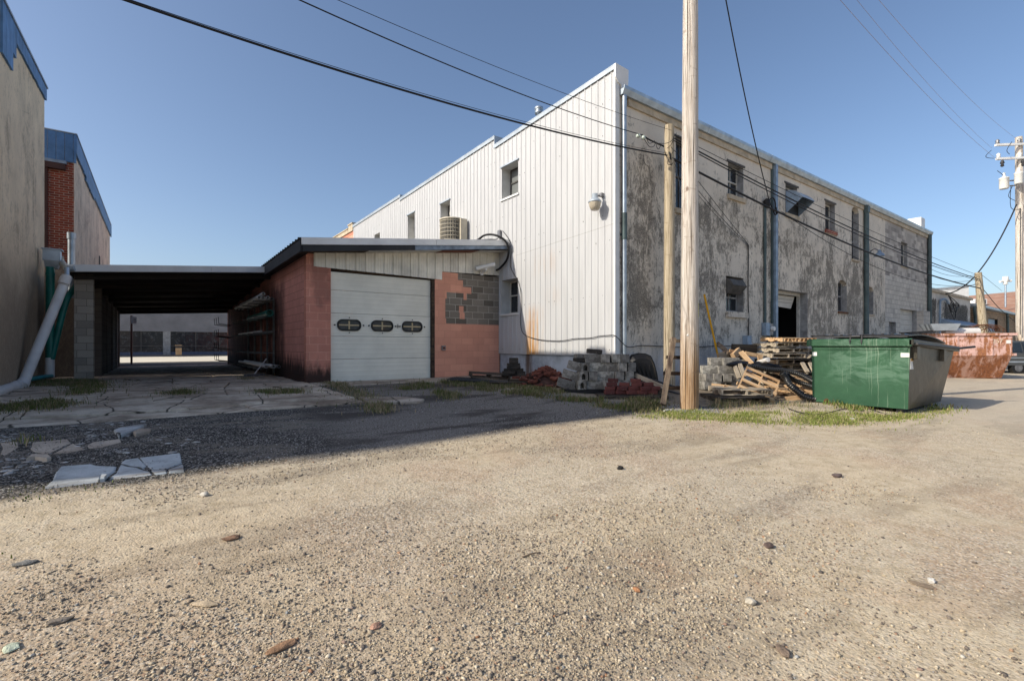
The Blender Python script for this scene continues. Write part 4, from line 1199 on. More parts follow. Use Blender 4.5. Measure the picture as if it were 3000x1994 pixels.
# ------------------------------------------------------------------ carport
cp = thing("carport", "dark flat-roofed drive-through carport beside the pink garage", "carport", (-8.5, 9.5, .4))
CY = 9.3
def ch(x, y): return 3.29 + (x + 10.95) * .084 - (y - CY) * (.026 + (x + 10.95) * .0027)
mb = MB()
for xa, xb in ((-10.98, -7.7), (-7.695, -5.98)):
    mb.hexa([(xa, CY - .09, ch(xa, CY) + .05), (xb, CY - .09, ch(xb, CY) + .05), (xb, CY, ch(xb, CY) + .05), (xa, CY, ch(xa, CY) + .05)], [(xa, CY - .09, ch(xa, CY) + .2), (xb, CY - .09, ch(xb, CY) + .2), (xb, CY, ch(xb, CY) + .2), (xa, CY, ch(xa, CY) + .2)])
    mb.hexa([(xa, CY - .11, ch(xa, CY) + .01), (xb, CY - .11, ch(xb, CY) + .01), (xb, CY - .01, ch(xb, CY) + .01), (xa, CY - .01, ch(xa, CY) + .01)], [(xa, CY - .11, ch(xa, CY) + .045), (xb, CY - .11, ch(xb, CY) + .045), (xb, CY - .01, ch(xb, CY) + .045), (xa, CY - .01, ch(xa, CY) + .045)])
mb.build("gutter", MT['trim_white'], cp)
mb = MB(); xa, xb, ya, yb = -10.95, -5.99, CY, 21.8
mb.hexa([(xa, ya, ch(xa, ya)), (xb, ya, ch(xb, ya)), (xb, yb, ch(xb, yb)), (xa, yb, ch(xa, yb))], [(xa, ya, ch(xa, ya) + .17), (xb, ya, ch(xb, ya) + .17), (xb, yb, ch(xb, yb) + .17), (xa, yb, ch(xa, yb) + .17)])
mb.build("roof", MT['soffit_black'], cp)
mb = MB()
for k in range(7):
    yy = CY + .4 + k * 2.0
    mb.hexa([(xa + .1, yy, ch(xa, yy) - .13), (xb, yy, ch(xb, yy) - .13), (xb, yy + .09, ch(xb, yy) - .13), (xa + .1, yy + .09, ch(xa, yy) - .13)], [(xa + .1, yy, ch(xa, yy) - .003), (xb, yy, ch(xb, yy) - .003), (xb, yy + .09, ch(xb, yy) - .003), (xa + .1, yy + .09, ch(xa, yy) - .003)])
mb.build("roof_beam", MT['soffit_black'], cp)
for k, yy in enumerate((9.75, 12.2, 14.6, 17.0, 19.4, 21.4)):
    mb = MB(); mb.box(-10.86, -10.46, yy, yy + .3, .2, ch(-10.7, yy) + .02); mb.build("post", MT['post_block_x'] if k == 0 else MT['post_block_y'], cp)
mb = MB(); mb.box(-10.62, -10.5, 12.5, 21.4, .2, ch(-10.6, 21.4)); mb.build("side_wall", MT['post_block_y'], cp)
# ------------------------------------------------------------------ buildings on the left
lb = thing("stucco_building", "tall tan stucco building with a torn blue metal parapet at the left edge", "building", (-14, 8, .4))
mb = MB(); mb.hexa([(-24, 6.025, -.1), (-11.6, 6.025, -.1), (-11.6, 10.85, -.1), (-24, 10.85, -.1)], [(-24, 6.025, 8.15), (-11.6, 6.025, 8.15), (-11.6, 10.85, 8.35), (-24, 10.85, 8.35)])
mb.build("wall", MT['stucco_left'], lb)
mb = MB(); mb.box(-22, -11.6, .42, 6.02, -.1, 8.72); mb.build("shadow_front_block", MT['stucco_left'], lb)  # unseen front part, raised above the visible parapet to cast the shadow
mb = MB(); mb.box(-12.3, -11.75, 2.88, 3.45, 8.7, 8.95); mb.build("shadow_box", MT['brick_red'], lb)  # unseen box, added to shape a bump in the wall's shadow
mb = MB()
yy = 6.03
def lt(y): return 8.38 + (y - 6) * .055
while yy < 10.9:
    y2 = min(yy + .3, 10.92)
    b = lt(yy) - .34 - (.75 if 5.75 < yy < 6.7 else .35 if 6.7 <= yy < 6.95 else 0) + rnd.uniform(-.01, .01)
    mb.hexa([(-11.60, yy, b), (-11.555, yy, b), (-11.555, y2 - .012, b), (-11.60, y2 - .012, b)], [(-11.60, yy, lt(yy)), (-11.555, yy, lt(yy)), (-11.555, y2 - .012, lt(y2)), (-11.60, y2 - .012, lt(y2))])
    yy += .3
mb.build("parapet_cladding", MT['blue_cap'], lb)
mb = MB(); mb.hexa([(-11.75, 6.03, lt(6.03)), (-11.53, 6.03, lt(6.03)), (-11.53, 10.95, lt(10.95)), (-11.75, 10.95, lt(10.95))], [(-11.75, 6.03, lt(6.03) + .05), (-11.53, 6.03, lt(6.03) + .05), (-11.53, 10.95, lt(10.95) + .05), (-11.75, 10.95, lt(10.95) + .05)])
mb.build("parapet_cap", MT['galv_dull'], lb)

bb = thing("brick_building", "red brick end wall with brown downpipe below a blue clad parapet", "building", (-13, 13, .4))
mb = MB(); mb.box(-22, -11.16, 12.6, 12.8, -.1, 7.12); mb.build("brick_wall", MT['brick_red'], bb)
mb = MB(); mb.box(-22, -11.14, 12.45, 12.598, -.1, 3.9); mb.build("lower_wall", m_stucco('dark_stained_stucco', (.52, .43, .33), (.11, .09, .075), .85, None, (.44, .56), 1.1, (4.4, 2.8, .92)), bb)
mb = MB(); mb.box(-22, -11.15, 12.802, 27, -.1, 7.5); mb.box(-11.25, -11.15, 12.602, 12.802, -.1, 7.5); mb.build("side_wall", MT['stucco_back'], bb)
mb = MB(); mb.box(-11.148, -11.12, 20.6, 20.95, 3.3, 5.4); mb.build("window", MT['frame_dark'], bb)
mb = MB()
xx = -12.16
while xx < -11.16:
    mb.box(xx, min(xx + .19, -11.1), 12.52, 12.57, 7.13, 8.02); xx += .2
yy = 12.56
while yy < 27:
    b = 7.45 + rnd.uniform(-.015, .015) - (.12 if 15 < yy < 18 else 0)
    mb.box(-11.14, -11.09, yy, yy + .285, b, 8.03); yy += .3
mb.build("parapet_cladding", MT['blue_cap'], bb)
mb = MB(); mb.hexa([(-12.75, 12.5, 8.03), (-11.07, 12.5, 8.03), (-11.07, 27, 8.03), (-12.75, 27, 8.03)], [(-12.75, 12.5, 8.06), (-11.07, 12.5, 8.06), (-11.07, 27, 8.06), (-12.75, 27, 8.06)])
mb.prism([(-12.7, 12.54, 8.03), (-12.2, 12.54, 8.03), (-12.18, 12.54, 7.3), (-12.22, 12.54, 7.3)], (0, .03, 0))
mb.build("parapet_cap", MT['galv_dull'], bb)
mb = MB(); mb.box(-22, -12.1, 12.5, 12.6, 7.12, 7.34); mb.box(-12.15, -11.35, 12.42, 12.58, 6.84, 7.02); mb.build("eaves_gutter", MT['brown_metal'], bb)
mb = MB(); mb.box(-12.02, -11.32, 12.44, 12.58, 7.03, 7.12); mb.box(-12.05, -11.98, 12.42, 12.46, 6.5, 7.05); mb.build("scupper", MT['blue_galv'], bb)
mb = MB(); mb.box(-11.92, -11.76, 12.46, 12.58, 2.5, 6.86)
mb.build("downspout", MT['brown_metal'], bb)
mb = MB(); mb.box(-12.12, -12.0, 12.56, 12.6, 6.35, 6.75); mb.build("wall_bracket", MT['frame_white'], bb)

# pipes at the foot of the left buildings
p = [at(196, 808, 12.5), at(190, 822, 12.45), at(182, 845, 12.4), at(74, 1108, 11.1), at(66, 1124, 10.95), at(48, 1130, 10.7), at(0, 1146, 9.6), at(-60, 1170, 8.2)]
mb = MB(); mb.tube(smoothpath(p, 5), .105, 14); w_ = None
t = thing("drain_pipe", "big white plastic drain pipe slanting down from the carport gutter", "pipe", tuple(at(70, 1125, 11)))
mb.build("pipe", MT['pvc_white'], t)
mb = MB()
for q, d in ((p[1], p[0] - p[2]), (p[4], p[3] - p[4]), (p[5], p[6] - p[5])):
    d = d.normalized(); mb.tube([q - d * .09, q + d * .09], .118, 14)
mb.build("coupling", MT['pvc_white'], t)
mb = MB(); a = at(200, 785, 12.6); mb.tube([at(194, 788, 12.6), a + Vector((.12, 0, 0))], .07, 10); mb.tube([at(196, 785, 12.55), at(196, 812, 12.5)], .055, 10); mb.build("gutter_outlet", MT['galv'], t)
t = thing("downpipe", "dark green downpipe with a zinc rainwater head on the tan stucco wall", "pipe", tuple(at(148, 1101, 13)))
D_ = 13.0
mb = MB(); mb.tube([at(147, 782, D_), at(146, 1050, D_)], .092, 14); mb.tube([at(147, 800, D_), at(147, 806, D_)], .102, 14); mb.build("pipe", MT['pvc_green'], t)
mb = MB(); mb.tube([at(146, 1047, D_), at(145, 1105, D_)], .10, 14); mb.build("base_pipe", MT['pvc_white'], t)
q = at(132, 784, D_ + .12)
mb = MB(); mb.box(q.x - .02, q.x + .33, q.y - .26, q.y + .02, q.z + .18, q.z + .47); mb.box(q.x - .04, q.x + .37, q.y - .30, q.y + .02, q.z + .47, q.z + .50)
mb.hexa([(q.x + .02, q.y - .20, q.z - .02), (q.x + .27, q.y - .20, q.z - .02), (q.x + .27, q.y, q.z - .02), (q.x + .02, q.y, q.z - .02)], [(q.x, q.y - .25, q.z + .18), (q.x + .32, q.y - .25, q.z + .18), (q.x + .32, q.y + .01, q.z + .18), (q.x, q.y + .01, q.z + .18)])
mb.build("rainwater_head", MT['galv'], t)
mb = MB(); mb.tube(smoothpath([at(222, 838, 13.6), at(214, 848, 13.5), at(200, 868, 13.3), at(188, 898, 13.2), at(170, 970, 13.1), at(150, 1052, 13.0)], 5), .075, 12)
tag(mb.build("green_pipe", MT['pvc_green'], None), "green plastic pipe curving down behind the white drain pipe", "pipe")
mb = MB(); mb.tube(smoothpath([at(150, 1101, 12.8), at(130, 1103, 12.4), at(80, 1112, 11.6), at(0, 1126, 10.3), at(-60, 1138, 9.3)], 4), .05, 10)
tag(mb.build("teal_pipe", MT['teal_pipe'], None), "thin teal pipe running along the ground at the foot of the tan wall", "pipe")
mb = MB(); mb.tube([at(209, 872, 14.2), at(209, 690, 14.2)], .085, 12); mb.tube([at(209, 700, 14.2), at(209, 682, 14.2)], .105, 12)
tag(mb.build("standpipe", MT['galv'], None), "grey zinc standpipe with a collar rising above the carport gutter", "pipe")
mb = MB(); mb.tube(smoothpath([at(176, 752, 13.4), at(178, 765, 13.4), at(188, 778, 13.0), at(196, 786, 12.7)], 4), .08, 10)
tag(mb.build("elbow_pipe", MT['beige'], None), "short beige elbow pipe between rainwater head and carport gutter", "pipe")

# ------------------------------------------------------------------ fixtures on the warehouse and garage
t = thing("wall_lamp", "dusk-to-dawn yard lamp with ribbed glass at the white wall's corner", "lamp", (-.05, .42, 4.9))
c_ = Vector((-.30, .42, 4.90))
mb = MB(); mb.box(-.15, -.03, .34, .44, 5.06, 5.14); mb.tube([(-.05, .40, 5.08), (-.33, .42, 5.06)], .025, 8); mb.build("bracket", MT['steel'], t)
mb = MB(); mb.lathe(c_, [(.02, .21), (.07, .20), (.07, .10), (.10, .08), (.16, .015), (.165, -.01), (.15, -.02)][::-1], 18); mb.build("housing", MT['galv_dull'], t)
mb = MB(); mb.lathe(c_, [(.15, -.022), (.135, -.12), (.105, -.19), (.08, -.205)][::-1], 18)
n_ = N('ribbed_lamp_glass', .3, 0., .4); mb.build("refractor", n_.done(n_.ramp(n_.noise(n_.mapv(n_.pos(), (60, 60, 3)), 1.), [(.3, (.30, .26, .20)), (.7, (.58, .52, .42))])), t)

t = thing("flood_camera", "white tube-shaped security camera on the cream gable panel", "camera", (-.8, 4.9, 3.7))
a, b = Vector((-1.02, 4.80, 3.74)), Vector((-.48, 4.55, 3.90))
mb = MB(); mb.tube([a, b], .068, 14, hollow=.8); mb.build("body", MT['white_plain'], t)
mb = MB(); mb.tube([a.lerp(b, .55), a.lerp(b, .55) + Vector((0, .02, -.11))], .04, 8); mb.tube([a.lerp(b, .55) + Vector((0, 0, -.11)), (-.74, 4.93, 3.66)], .03, 8); mb.box(-.79, -.68, 4.90, 4.93, 3.58, 3.72); mb.build("mount", MT['trim_white'], t)
t = thing("switch_box", "small grey push-button box on the pink wall right of the door", "switch", (-2.07, 4.95, 1.28))
mb = MB(); mb.box(-2.13, -2.01, 4.93, 4.979, 1.21, 1.35); mb.build("box", MT['steel'], t)
mb = MB(); mb.lathe((-2.07, 4.93, 1.28), [(.035, 0), (.035, .015), (.02, .025)], 10, 0, (0, -1, 0)); mb.build("button", MT['maroon'], t)

ac = thing("air_conditioner", "round beige air conditioner condenser standing on the garage roof", "air conditioner", (-.42, 7.4, 4.68))
ctr = Vector((-.42, 7.4, 4.68))
mb = MB(); mb.box(-.85, .0, 6.97, 7.83, 4.60, 4.78); mb.build("base", MT['steel_dark'], ac)
mb = MB(); mb.lathe(ctr, [(.40, .10), (.40, 1.18)], 36); mb.build("coil", MT['steel_dark'], ac)
mb = MB()
for k in range(46):
    w = 2 * math.pi * k / 46; mb.tube([ctr + Vector((.425 * math.cos(w), .425 * math.sin(w), .1)), ctr + Vector((.425 * math.cos(w), .425 * math.sin(w), 1.18))], .009, 4)
for k in range(8):
    z = .16 + k * .137; mb.tube([ctr + Vector((.43 * math.cos(R(a)), .43 * math.sin(R(a)), z)) for a in range(0, 361, 12)], .013, 5, caps=False)
mb.build("grille", MT['beige'], ac)
mb = MB(); mb.lathe(ctr, [(.45, 1.18), (.45, 1.22), (.30, 1.25), (.05, 1.26)], 32); mb.build("top_cover", MT['beige'], ac)
mb = MB(); mb.box(-.36, -.10, 6.86, 7.02, 5.05, 5.86); mb.build("service_box", MT['beige'], ac)

t = thing("junction_box", "small grey electrical box with cables above the garage roof edge", "electrical box", (-.05, 4.9, 4.95))
mb = MB(); mb.box(-.12, -.053, 4.80, 4.94, 4.86, 5.08); mb.build("box", MT['steel'], t)
mb = MB(); mb.tube(smoothpath([(-.1, 4.87, 4.86), (-.2, 4.9, 4.78), (-.5, 4.9, 4.74), (-1.0, 5.4, 4.72)], 5), .018, 6); mb.tube(smoothpath([(-.1, 4.85, 4.86), (-.12, 4.6, 4.75), (-.10, 4.3, 4.6), (-.06, 4.18, 4.3)], 5), .02, 6); mb.build("conduit", MT['steel'], t)
mb = MB(); mb.tube(smoothpath([(-.35, 6.9, 4.95), (-.55, 5.6, 4.80), (-.62, 4.9, 4.86), (-.48, 4.5, 4.80), (-.28, 4.28, 4.62), (-.16, 4.25, 4.35), (-.13, 4.4, 4.05), (-.14, 4.75, 3.84), (-.14, 4.95, 3.80)], 6), .034, 8)
tag(mb.build("roof_cable", MT['wire'], None), "thick black cable looping over the garage roof edge to the wall", "cable")
# loose cable along the foot of the white wall
def onx(zx, zy):
    u, v = 1400 + zx * .38272, 650 + zy * .38272
    a = (u - 1500) / 1417; rx, ry = _s + a * _c, _c - a * _s
    tt = (-.07 - CAM[0]) / rx; return Vector((-.07, CAM[1] + tt * ry, CAM[2] - tt * (v - 1012) / 1417))
pts_ = [onx(*q) for q in ((190, 70), (235, 130), (255, 200), (250, 340), (300, 440), (326, 520), (332, 640), (326, 740), (335, 830), (375, 872), (470, 900), (590, 910), (670, 906), (740, 893), (860, 888), (930, 873), (1000, 868))]
mb = MB(); mb.tube(smoothpath(pts_, 4), .010, 5)
mb.tube(smoothpath([pts_[-1], Vector((-.08, -.06, pts_[-1].z - .02)), Vector((.25, -.14, 1.32)), Vector((.9, -.03, 1.35)), Vector((1.8, -.03, 1.33)), Vector((3.0, -.03, 1.30)), Vector((4.4, -.03, 1.34)), Vector((5.5, -.03, 1.32)), Vector((5.9, -.05, 1.2))], 4), .010, 5)
tag(mb.build("wall_cable", MT['wire'], None), "thin black cable drooping along the foot of the white wall", "cable")

t = thing("vent_hood", "galvanised vent hood jutting from an upper window of the stucco wall", "vent hood", (9.2, 0, 6.4))
x0, x1 = 8.78, 9.72
prof = [(0, 5.99), (-.56, 6.44), (-.48, 6.55), (-.34, 6.68), (-.18, 6.76), (0, 6.79)]
mb = MB()
for xx in (x0, x1 - .012):
    mb = MB(); mb.prism([(xx, y, z) for y, z in prof], (.012, 0, 0)); mb.build("side_panel", MT['blue_galv'], t)
mb = MB()
for (ya, za), (yb, zb) in zip(prof[1:-1], prof[2:]): mb.hexa([(x0, ya, za), (x1, ya, za), (x1, yb, zb), (x0, yb, zb)], [(x0, ya, za + .012), (x1, ya, za + .012), (x1, yb, zb + .012), (x0, yb, zb + .012)])
mb.build("top_panel", MT['galv_dull'], t)
mb = MB(); mb.box(x0 + .02, x1 - .02, -.03, -.002, 5.99, 6.75); mb.build("grille", MT['black'], t)

t = thing("electric_meter", "grey electric meter with round dial beside the goods door", "electric meter", (7.35, 0, 1.9))
mb = MB(); mb.box(7.08, 7.34, -.16, -.005, 1.68, 2.10); mb.build("switch_box", MT['blue_galv'], t)
mb = MB(); mb.box(7.36, 7.62, -.13, -.005, 1.70, 2.08); mb.build("meter_box", MT['steel'], t)
mb = MB(); mb.lathe((7.50, -.13, 1.91), [(.085, 0), (.085, .06), (.075, .10)], 16, 0, (0, -1, 0)); mb.build("dial", MT['white_plain'], t)
mb = MB(); mb.tube([(7.22, -.05, 2.1), (7.22, -.05, 5.95)], .045, 10); mb.tube([(7.22, -.05, 4.4), (7.22, -.05, 5.0)], .05, 10); mb.tube([(7.5, -.05, 1.7), (7.5, -.05, 1.1)], .03, 8); mb.build("conduit", MT['green_pipe_dark'], t)
mb = MB(); mb.lathe((7.24, -.10, 5.9), [(.05, 0), (.10, .06), (.11, .22), (.06, .30)], 12); mb.tube(smoothpath([(7.28, -.15, 6.15), (7.45, -.2, 6.25), (7.6, -.2, 6.1), (7.5, -.25, 5.8), (7.62, -.22, 5.95), (7.7, -.2, 5.75)], 5), .022, 6); mb.tube(smoothpath([(7.30, -.15, 6.12), (7.40, -.2, 5.9), (7.55, -.22, 5.7), (7.7, -.25, 5.8)], 5), .018, 6); mb.build("weatherhead", MT['black'], t)
t = thing("breaker_box", "small dark grey breaker box low on the stucco wall", "electrical box", (6.1, 0, 1.5))
mb = MB(); mb.box(5.88, 6.12, -.17, -.005, 1.36, 1.66); mb.build("box", MT['blue_galv'], t)
mb = MB()
for k in range(4): mb.box(6.121, 6.20, -.16, -.005, 1.38 + k * .07, 1.42 + k * .07)
mb.build("louvre", MT['steel'], t)
mb = MB(); mb.tube(smoothpath([(6.16, -.03, 4.54), (6.19, -.03, 4.3), (6.17, -.03, 3.0), (6.22, -.03, 2.2), (6.18, -.03, 1.66)], 5), .016, 6); mb.build("feed_cable", MT['wire'], t)
t = thing("gooseneck_lamp", "small grey barn lamp beside the dark green downspout", "lamp", (16.6, 0, 5.4))
mb = MB(); mb.tube(smoothpath([(16.55, -.01, 5.45), (16.55, -.25, 5.62), (16.6, -.42, 5.5)], 5), .025, 8); mb.build("arm", MT['steel'], t)
mb = MB(); mb.lathe((16.6, -.42, 5.28), [(.21, 0), (.17, .10), (.08, .16), (.06, .26), (.03, .28)], 16); mb.build("shade", MT['blue_galv'], t)

# pipe rack on the garage's side wall, under the carport
rk = thing("pipe_rack", "steel wall rack with rows of arms on the shaded pink wall", "rack", (-6.1, 10, .4))
SX = -6.0
MT['rack_steel'] = plain('dark_galvanised_rack', (.12, .115, .105), .55, .3, .3, 6.)
for yy in (8.9, 10.0, 11.2, 12.6, 14.2):
    mb = MB(); mb.box(SX - .06, SX - .005, yy, yy + .06, .45, 2.85); mb.build("upright", MT['rack_steel'], rk)
    for zz in (.62, 1.1, 1.72, 2.22, 2.72):
        mb = MB(); mb.box(SX - .62, SX - .06, yy + .01, yy + .05, zz, zz + .035); mb.build("arm", MT['rack_steel'], rk)
rk2 = thing("hook_rack", "thin steel hook rack projecting at the far end of the carport", "rack", (-6.1, 21, 1))
for k, yy in enumerate((19.3, 20.3, 21.3)):
    for zz in (.62, 1.22, 1.82, 2.42):
        mb = MB(); mb.tube([(SX, yy, zz - .08), (SX - .62, yy, zz), (SX - .64, yy, zz + .32)], .016, 5); mb.build("hook", MT['black'], rk2)
def pipe(y0, x, z, r, L, m, lab):
    mb = MB(); mb.tube([(SX - x, y0, z), (SX - x + .02, y0 + L * .5, z + .005), (SX - x, y0 + L, z)], r, 14, hollow=.82)
    tag(mb.build("stored_pipe", m), lab, "pipe", "pipes lying on the wall rack")
pipe(8.55, .50, 2.83, .055, 5.5, MT['pvc_white'], "pale pipe on the rack's top arm, farthest from the wall")
pipe(8.60, .38, 2.83, .05, 5.5, MT['pvc_white'], "pale pipe second from the outside on the top arm")
pipe(8.5, .27, 2.83, .055, 5.5, MT['pvc_white'], "pale pipe in the middle of the top arm")
pipe(8.55, .15, 2.81, .05, 5.0, MT['steel'], "grey pipe nearest the wall on the top arm")
pipe(8.45, .40, 2.935, .05, 5.0, MT['pvc_white'], "pale pipe lying on top of the other top-arm pipes")
pipe(8.3, .25, 2.345, .105, 4.0, MT['pvc_green'], "wide green pipe with an open end on the rack")
pipe(8.6, .44, 1.79, .034, 5.0, MT['pvc_white'], "narrow white pipe on the middle arm of the rack")
pipe(8.5, .12, 1.79, .035, 5.0, MT['steel'], "narrow grey pipe near the wall on the middle arm")
pipe(8.4, .33, .70, .048, 6.0, MT['pvc_white'], "long pale pipe farthest out on the lowest arm")
pipe(8.2, .16, .71, .058, 6.0, MT['pvc_white'], "long pale pipe in the middle of the lowest arm")
pipe(8.1, .03, .71, .05, 6.0, MT['steel'], "long grey pipe against the wall on the lowest arm")
t = thing("broom", "push broom with a pale handle resting on the pad by the pipe rack", "broom", (-6.7, 8.0, .45))
mb = MB(); mb.tube([(-6.75, 7.75, .52), (-6.35, 8.25, .95)], .014, 8); mb.build("handle", MT['pvc_white'], t)
mb = MB(); mb.box(-.30, .30, -.05, .05, 0, .07, M=TR(-6.75, 7.75, .46, .5)); mb.build("head", MT['steel'], t)

# ------------------------------------------------------------------ across the street
sh = thing("shop_building", "grey shopfront with dark display windows seen through the carport", "building", (-7, 51, .44))
SY = 51.
mb = MB(); mb.box(-40, 20, SY, SY + .3, 2.75, 6.5); mb.box(-40, 20, SY + .3, SY + 12, .3, 6.4)
yy = 2.75
while yy < 6.4: mb.box(-40, 20, SY - .04, SY - .002, yy, yy + .15); yy += .2
mb.build("upper_wall", plain('grey_lap_siding', (.22, .22, .235), .8, 0, .12, 1.), sh)
mb = MB(); mb.box(-40, 20, SY + .05, SY + .29, .44, .72); mb.build("base_wall", plain('blue_grey_base', (.10, .12, .17), .8), sh)
for xx in (-14.3, -8.55, -1.6, 2.2):
    mb = MB(); mb.box(xx, xx + .6, SY - .02, SY + .28, .44, 2.75); mb.build("pier", MT['frame_grey'], sh)
for a, b in ((-13.7, -8.57), (-7.93, -1.62), (-.98, 2.18)):
    mb = MB(); mb.box(a, b, SY + .12, SY + .2, .72, 2.75)
    w_ = mb.build("window", MT['glass'], sh)
    mb = MB()
    for k in range(4): xx = a + (b - a) * k / 3; mb.box(xx - .03, xx + .03, SY + .08, SY + .118, .72, 2.75)
    mb.box(a, b, SY + .085, SY + .115, 1.3, 1.36); mb.build("frame", MT['frame_dark'], w_)
mb = MB(); mb.box(-16.2, -14.4, SY + .1, SY + .2, .44, 2.75); d_ = mb.build("door", MT['maroon'], sh)
mb = MB(); mb.add([(-15.0 + .35 * math.cos(R(a)), SY + .095, 2.4 + .18 * math.sin(R(a))) for a in range(0, 360, 20)], [tuple(range(17, -1, -1))]); mb.build("oval_decal", MT['white_plain'], d_)
t = thing("litter_bin", "slatted tan litter bin on the far pavement", "bin", tuple(at(523, 1040, 46)))
q = at(523, 1042, 46); zq = .44
mb = MB(); mb.box(q.x - .22, q.x + .22, q.y - .22, q.y + .22, zq, zq + .9); mb.build("body", MT['steel_dark'], t)
mb = MB()
for k in range(6): mb.box(q.x - .235 + k * .082, q.x - .175 + k * .082, q.y - .26, q.y - .222, zq + .03, zq + .68)
mb.box(q.x - .27, q.x + .27, q.y - .27, q.y + .27, zq + .9, zq + .96); mb.build("slats", MT['plank'], t)
t = thing("street_sign", "dark street sign on a post at the carport's far left end", "sign", tuple(at(385, 1065, 27)))
q = at(385, 1066, 26.5)
mb = MB(); mb.tube([(q.x, q.y, .3), (q.x, q.y, 3.0)], .05, 8); mb.build("post", MT['brown_metal'], t)
mb = MB(); mb.box(q.x - .02, q.x + .22, q.y - .07, q.y - .045, 2.55, 2.95, M=None); mb.build("sign_plate", MT['steel'], t)
# ------------------------------------------------------------------ poles and wires
def pole(name, label, base, top, r0, r1, m, extra=None):
    t = thing(name, label, "utility pole", tuple(base))
    base = Vector(base); top = Vector(top)
    n = 40; path = []; rr = []
    for i in range(n + 1):
        k = i / n
        path.append(base.lerp(top, k) - Vector((0, 0, .3 if i == 0 else 0)))
        rr.append((r0 + (r1 - r0) * k) * (1 + rnd.uniform(-.012, .012)))
    mb = MB(); mb.tube(path, rr, 20)
    mb.build("trunk", m, t)
    return t
PB = at(2020, 1188, 9.26)
mp = pole("utility_pole", "tall pale wooden utility pole rising out of the frame in the gravel", (PB.x, PB.y, G(PB.x, PB.y)), (PB.x + .02, PB.y - .02, 12.15), .172, .118, MT['pole'])
mb = MB()
q = Vector((PB.x, PB.y, 0)); cdir = Vector((_s, _c, 0)); rdir = Vector((_c, -_s, 0))
def on_pole(off, z, r=.162):
    """point on the pole's near face, off = sideways offset"""
    return q + rdir * off - cdir * math.sqrt(max(0, r * r - off * off)) + Vector((0, 0, z))
zt = [1.35 + (1012 - v) / 1417 * 9.2 for v in (888, 930)]
a0 = math.radians(62)
nrm = (rdir * math.sin(a0) - cdir * math.cos(a0)); tng = (rdir * math.cos(a0) + cdir * math.sin(a0))
cc = q + nrm * .167
mb.hexa([tuple(cc + tng * s_ + nrm * o_ + Vector((0, 0, zt[1]))) for s_, o_ in ((-.025, 0), (.025, 0), (.025, -.012), (-.025, -.012))], [tuple(cc + tng * s_ + nrm * o_ + Vector((0, 0, zt[0]))) for s_, o_ in ((-.025, 0), (.025, 0), (.025, -.012), (-.025, -.012))])
tg = mb.build("number_plate", MT['yellow_tag'], mp)
def text_mesh(body, size, depth=.001):
    cu = bpy.data.curves.new("lettering", 'FONT'); cu.body = body; cu.size = size; cu.extrude = depth; cu.align_x = 'CENTER'; cu.align_y = 'CENTER'
    ob = bpy.data.objects.new("lettering", cu); COL.objects.link(ob)
    dg = bpy.context.evaluated_depsgraph_get(); me = bpy.data.meshes.new_from_object(ob.evaluated_get(dg))
    bpy.data.objects.remove(ob); bpy.data.curves.remove(cu)
    return me
def letters(body, size, origin, right, up, m, parent, name="lettering"):
    me = text_mesh(body, size)
    right = Vector(right).normalized(); up = Vector(up).normalized(); nn = right.cross(up)
    org = ORG[parent.name]; origin = Vector(origin)
    M = Matrix((( right.x, up.x, nn.x, origin.x - org.x), (right.y, up.y, nn.y, origin.y - org.y), (right.z, up.z, nn.z, origin.z - org.z), (0, 0, 0, 1)))
    me.transform(M); me.materials.clear(); me.materials.append(m)
    ob = bpy.data.objects.new(name, me); COL.objects.link(ob); ob.parent = parent; ORG[ob.name] = org.copy()
    return ob
zc = zt[0] - .03
for k, chx in enumerate("W15229"):
    letters(chx, .045, cc + nrm * .003 + Vector((0, 0, zc - k * .043)), tng, (0, 0, 1), MT['black'], tg)
mb = MB(); mb.lathe(on_pole(-.085, 1.35 + (1012 - 982) / 1417 * 9.2, .166), [(.022, 0), (.022, .006), (.008, .008)], 14, 0, tuple(-cdir)); mb.build("marker_disc", MT['white_plain'], mp)

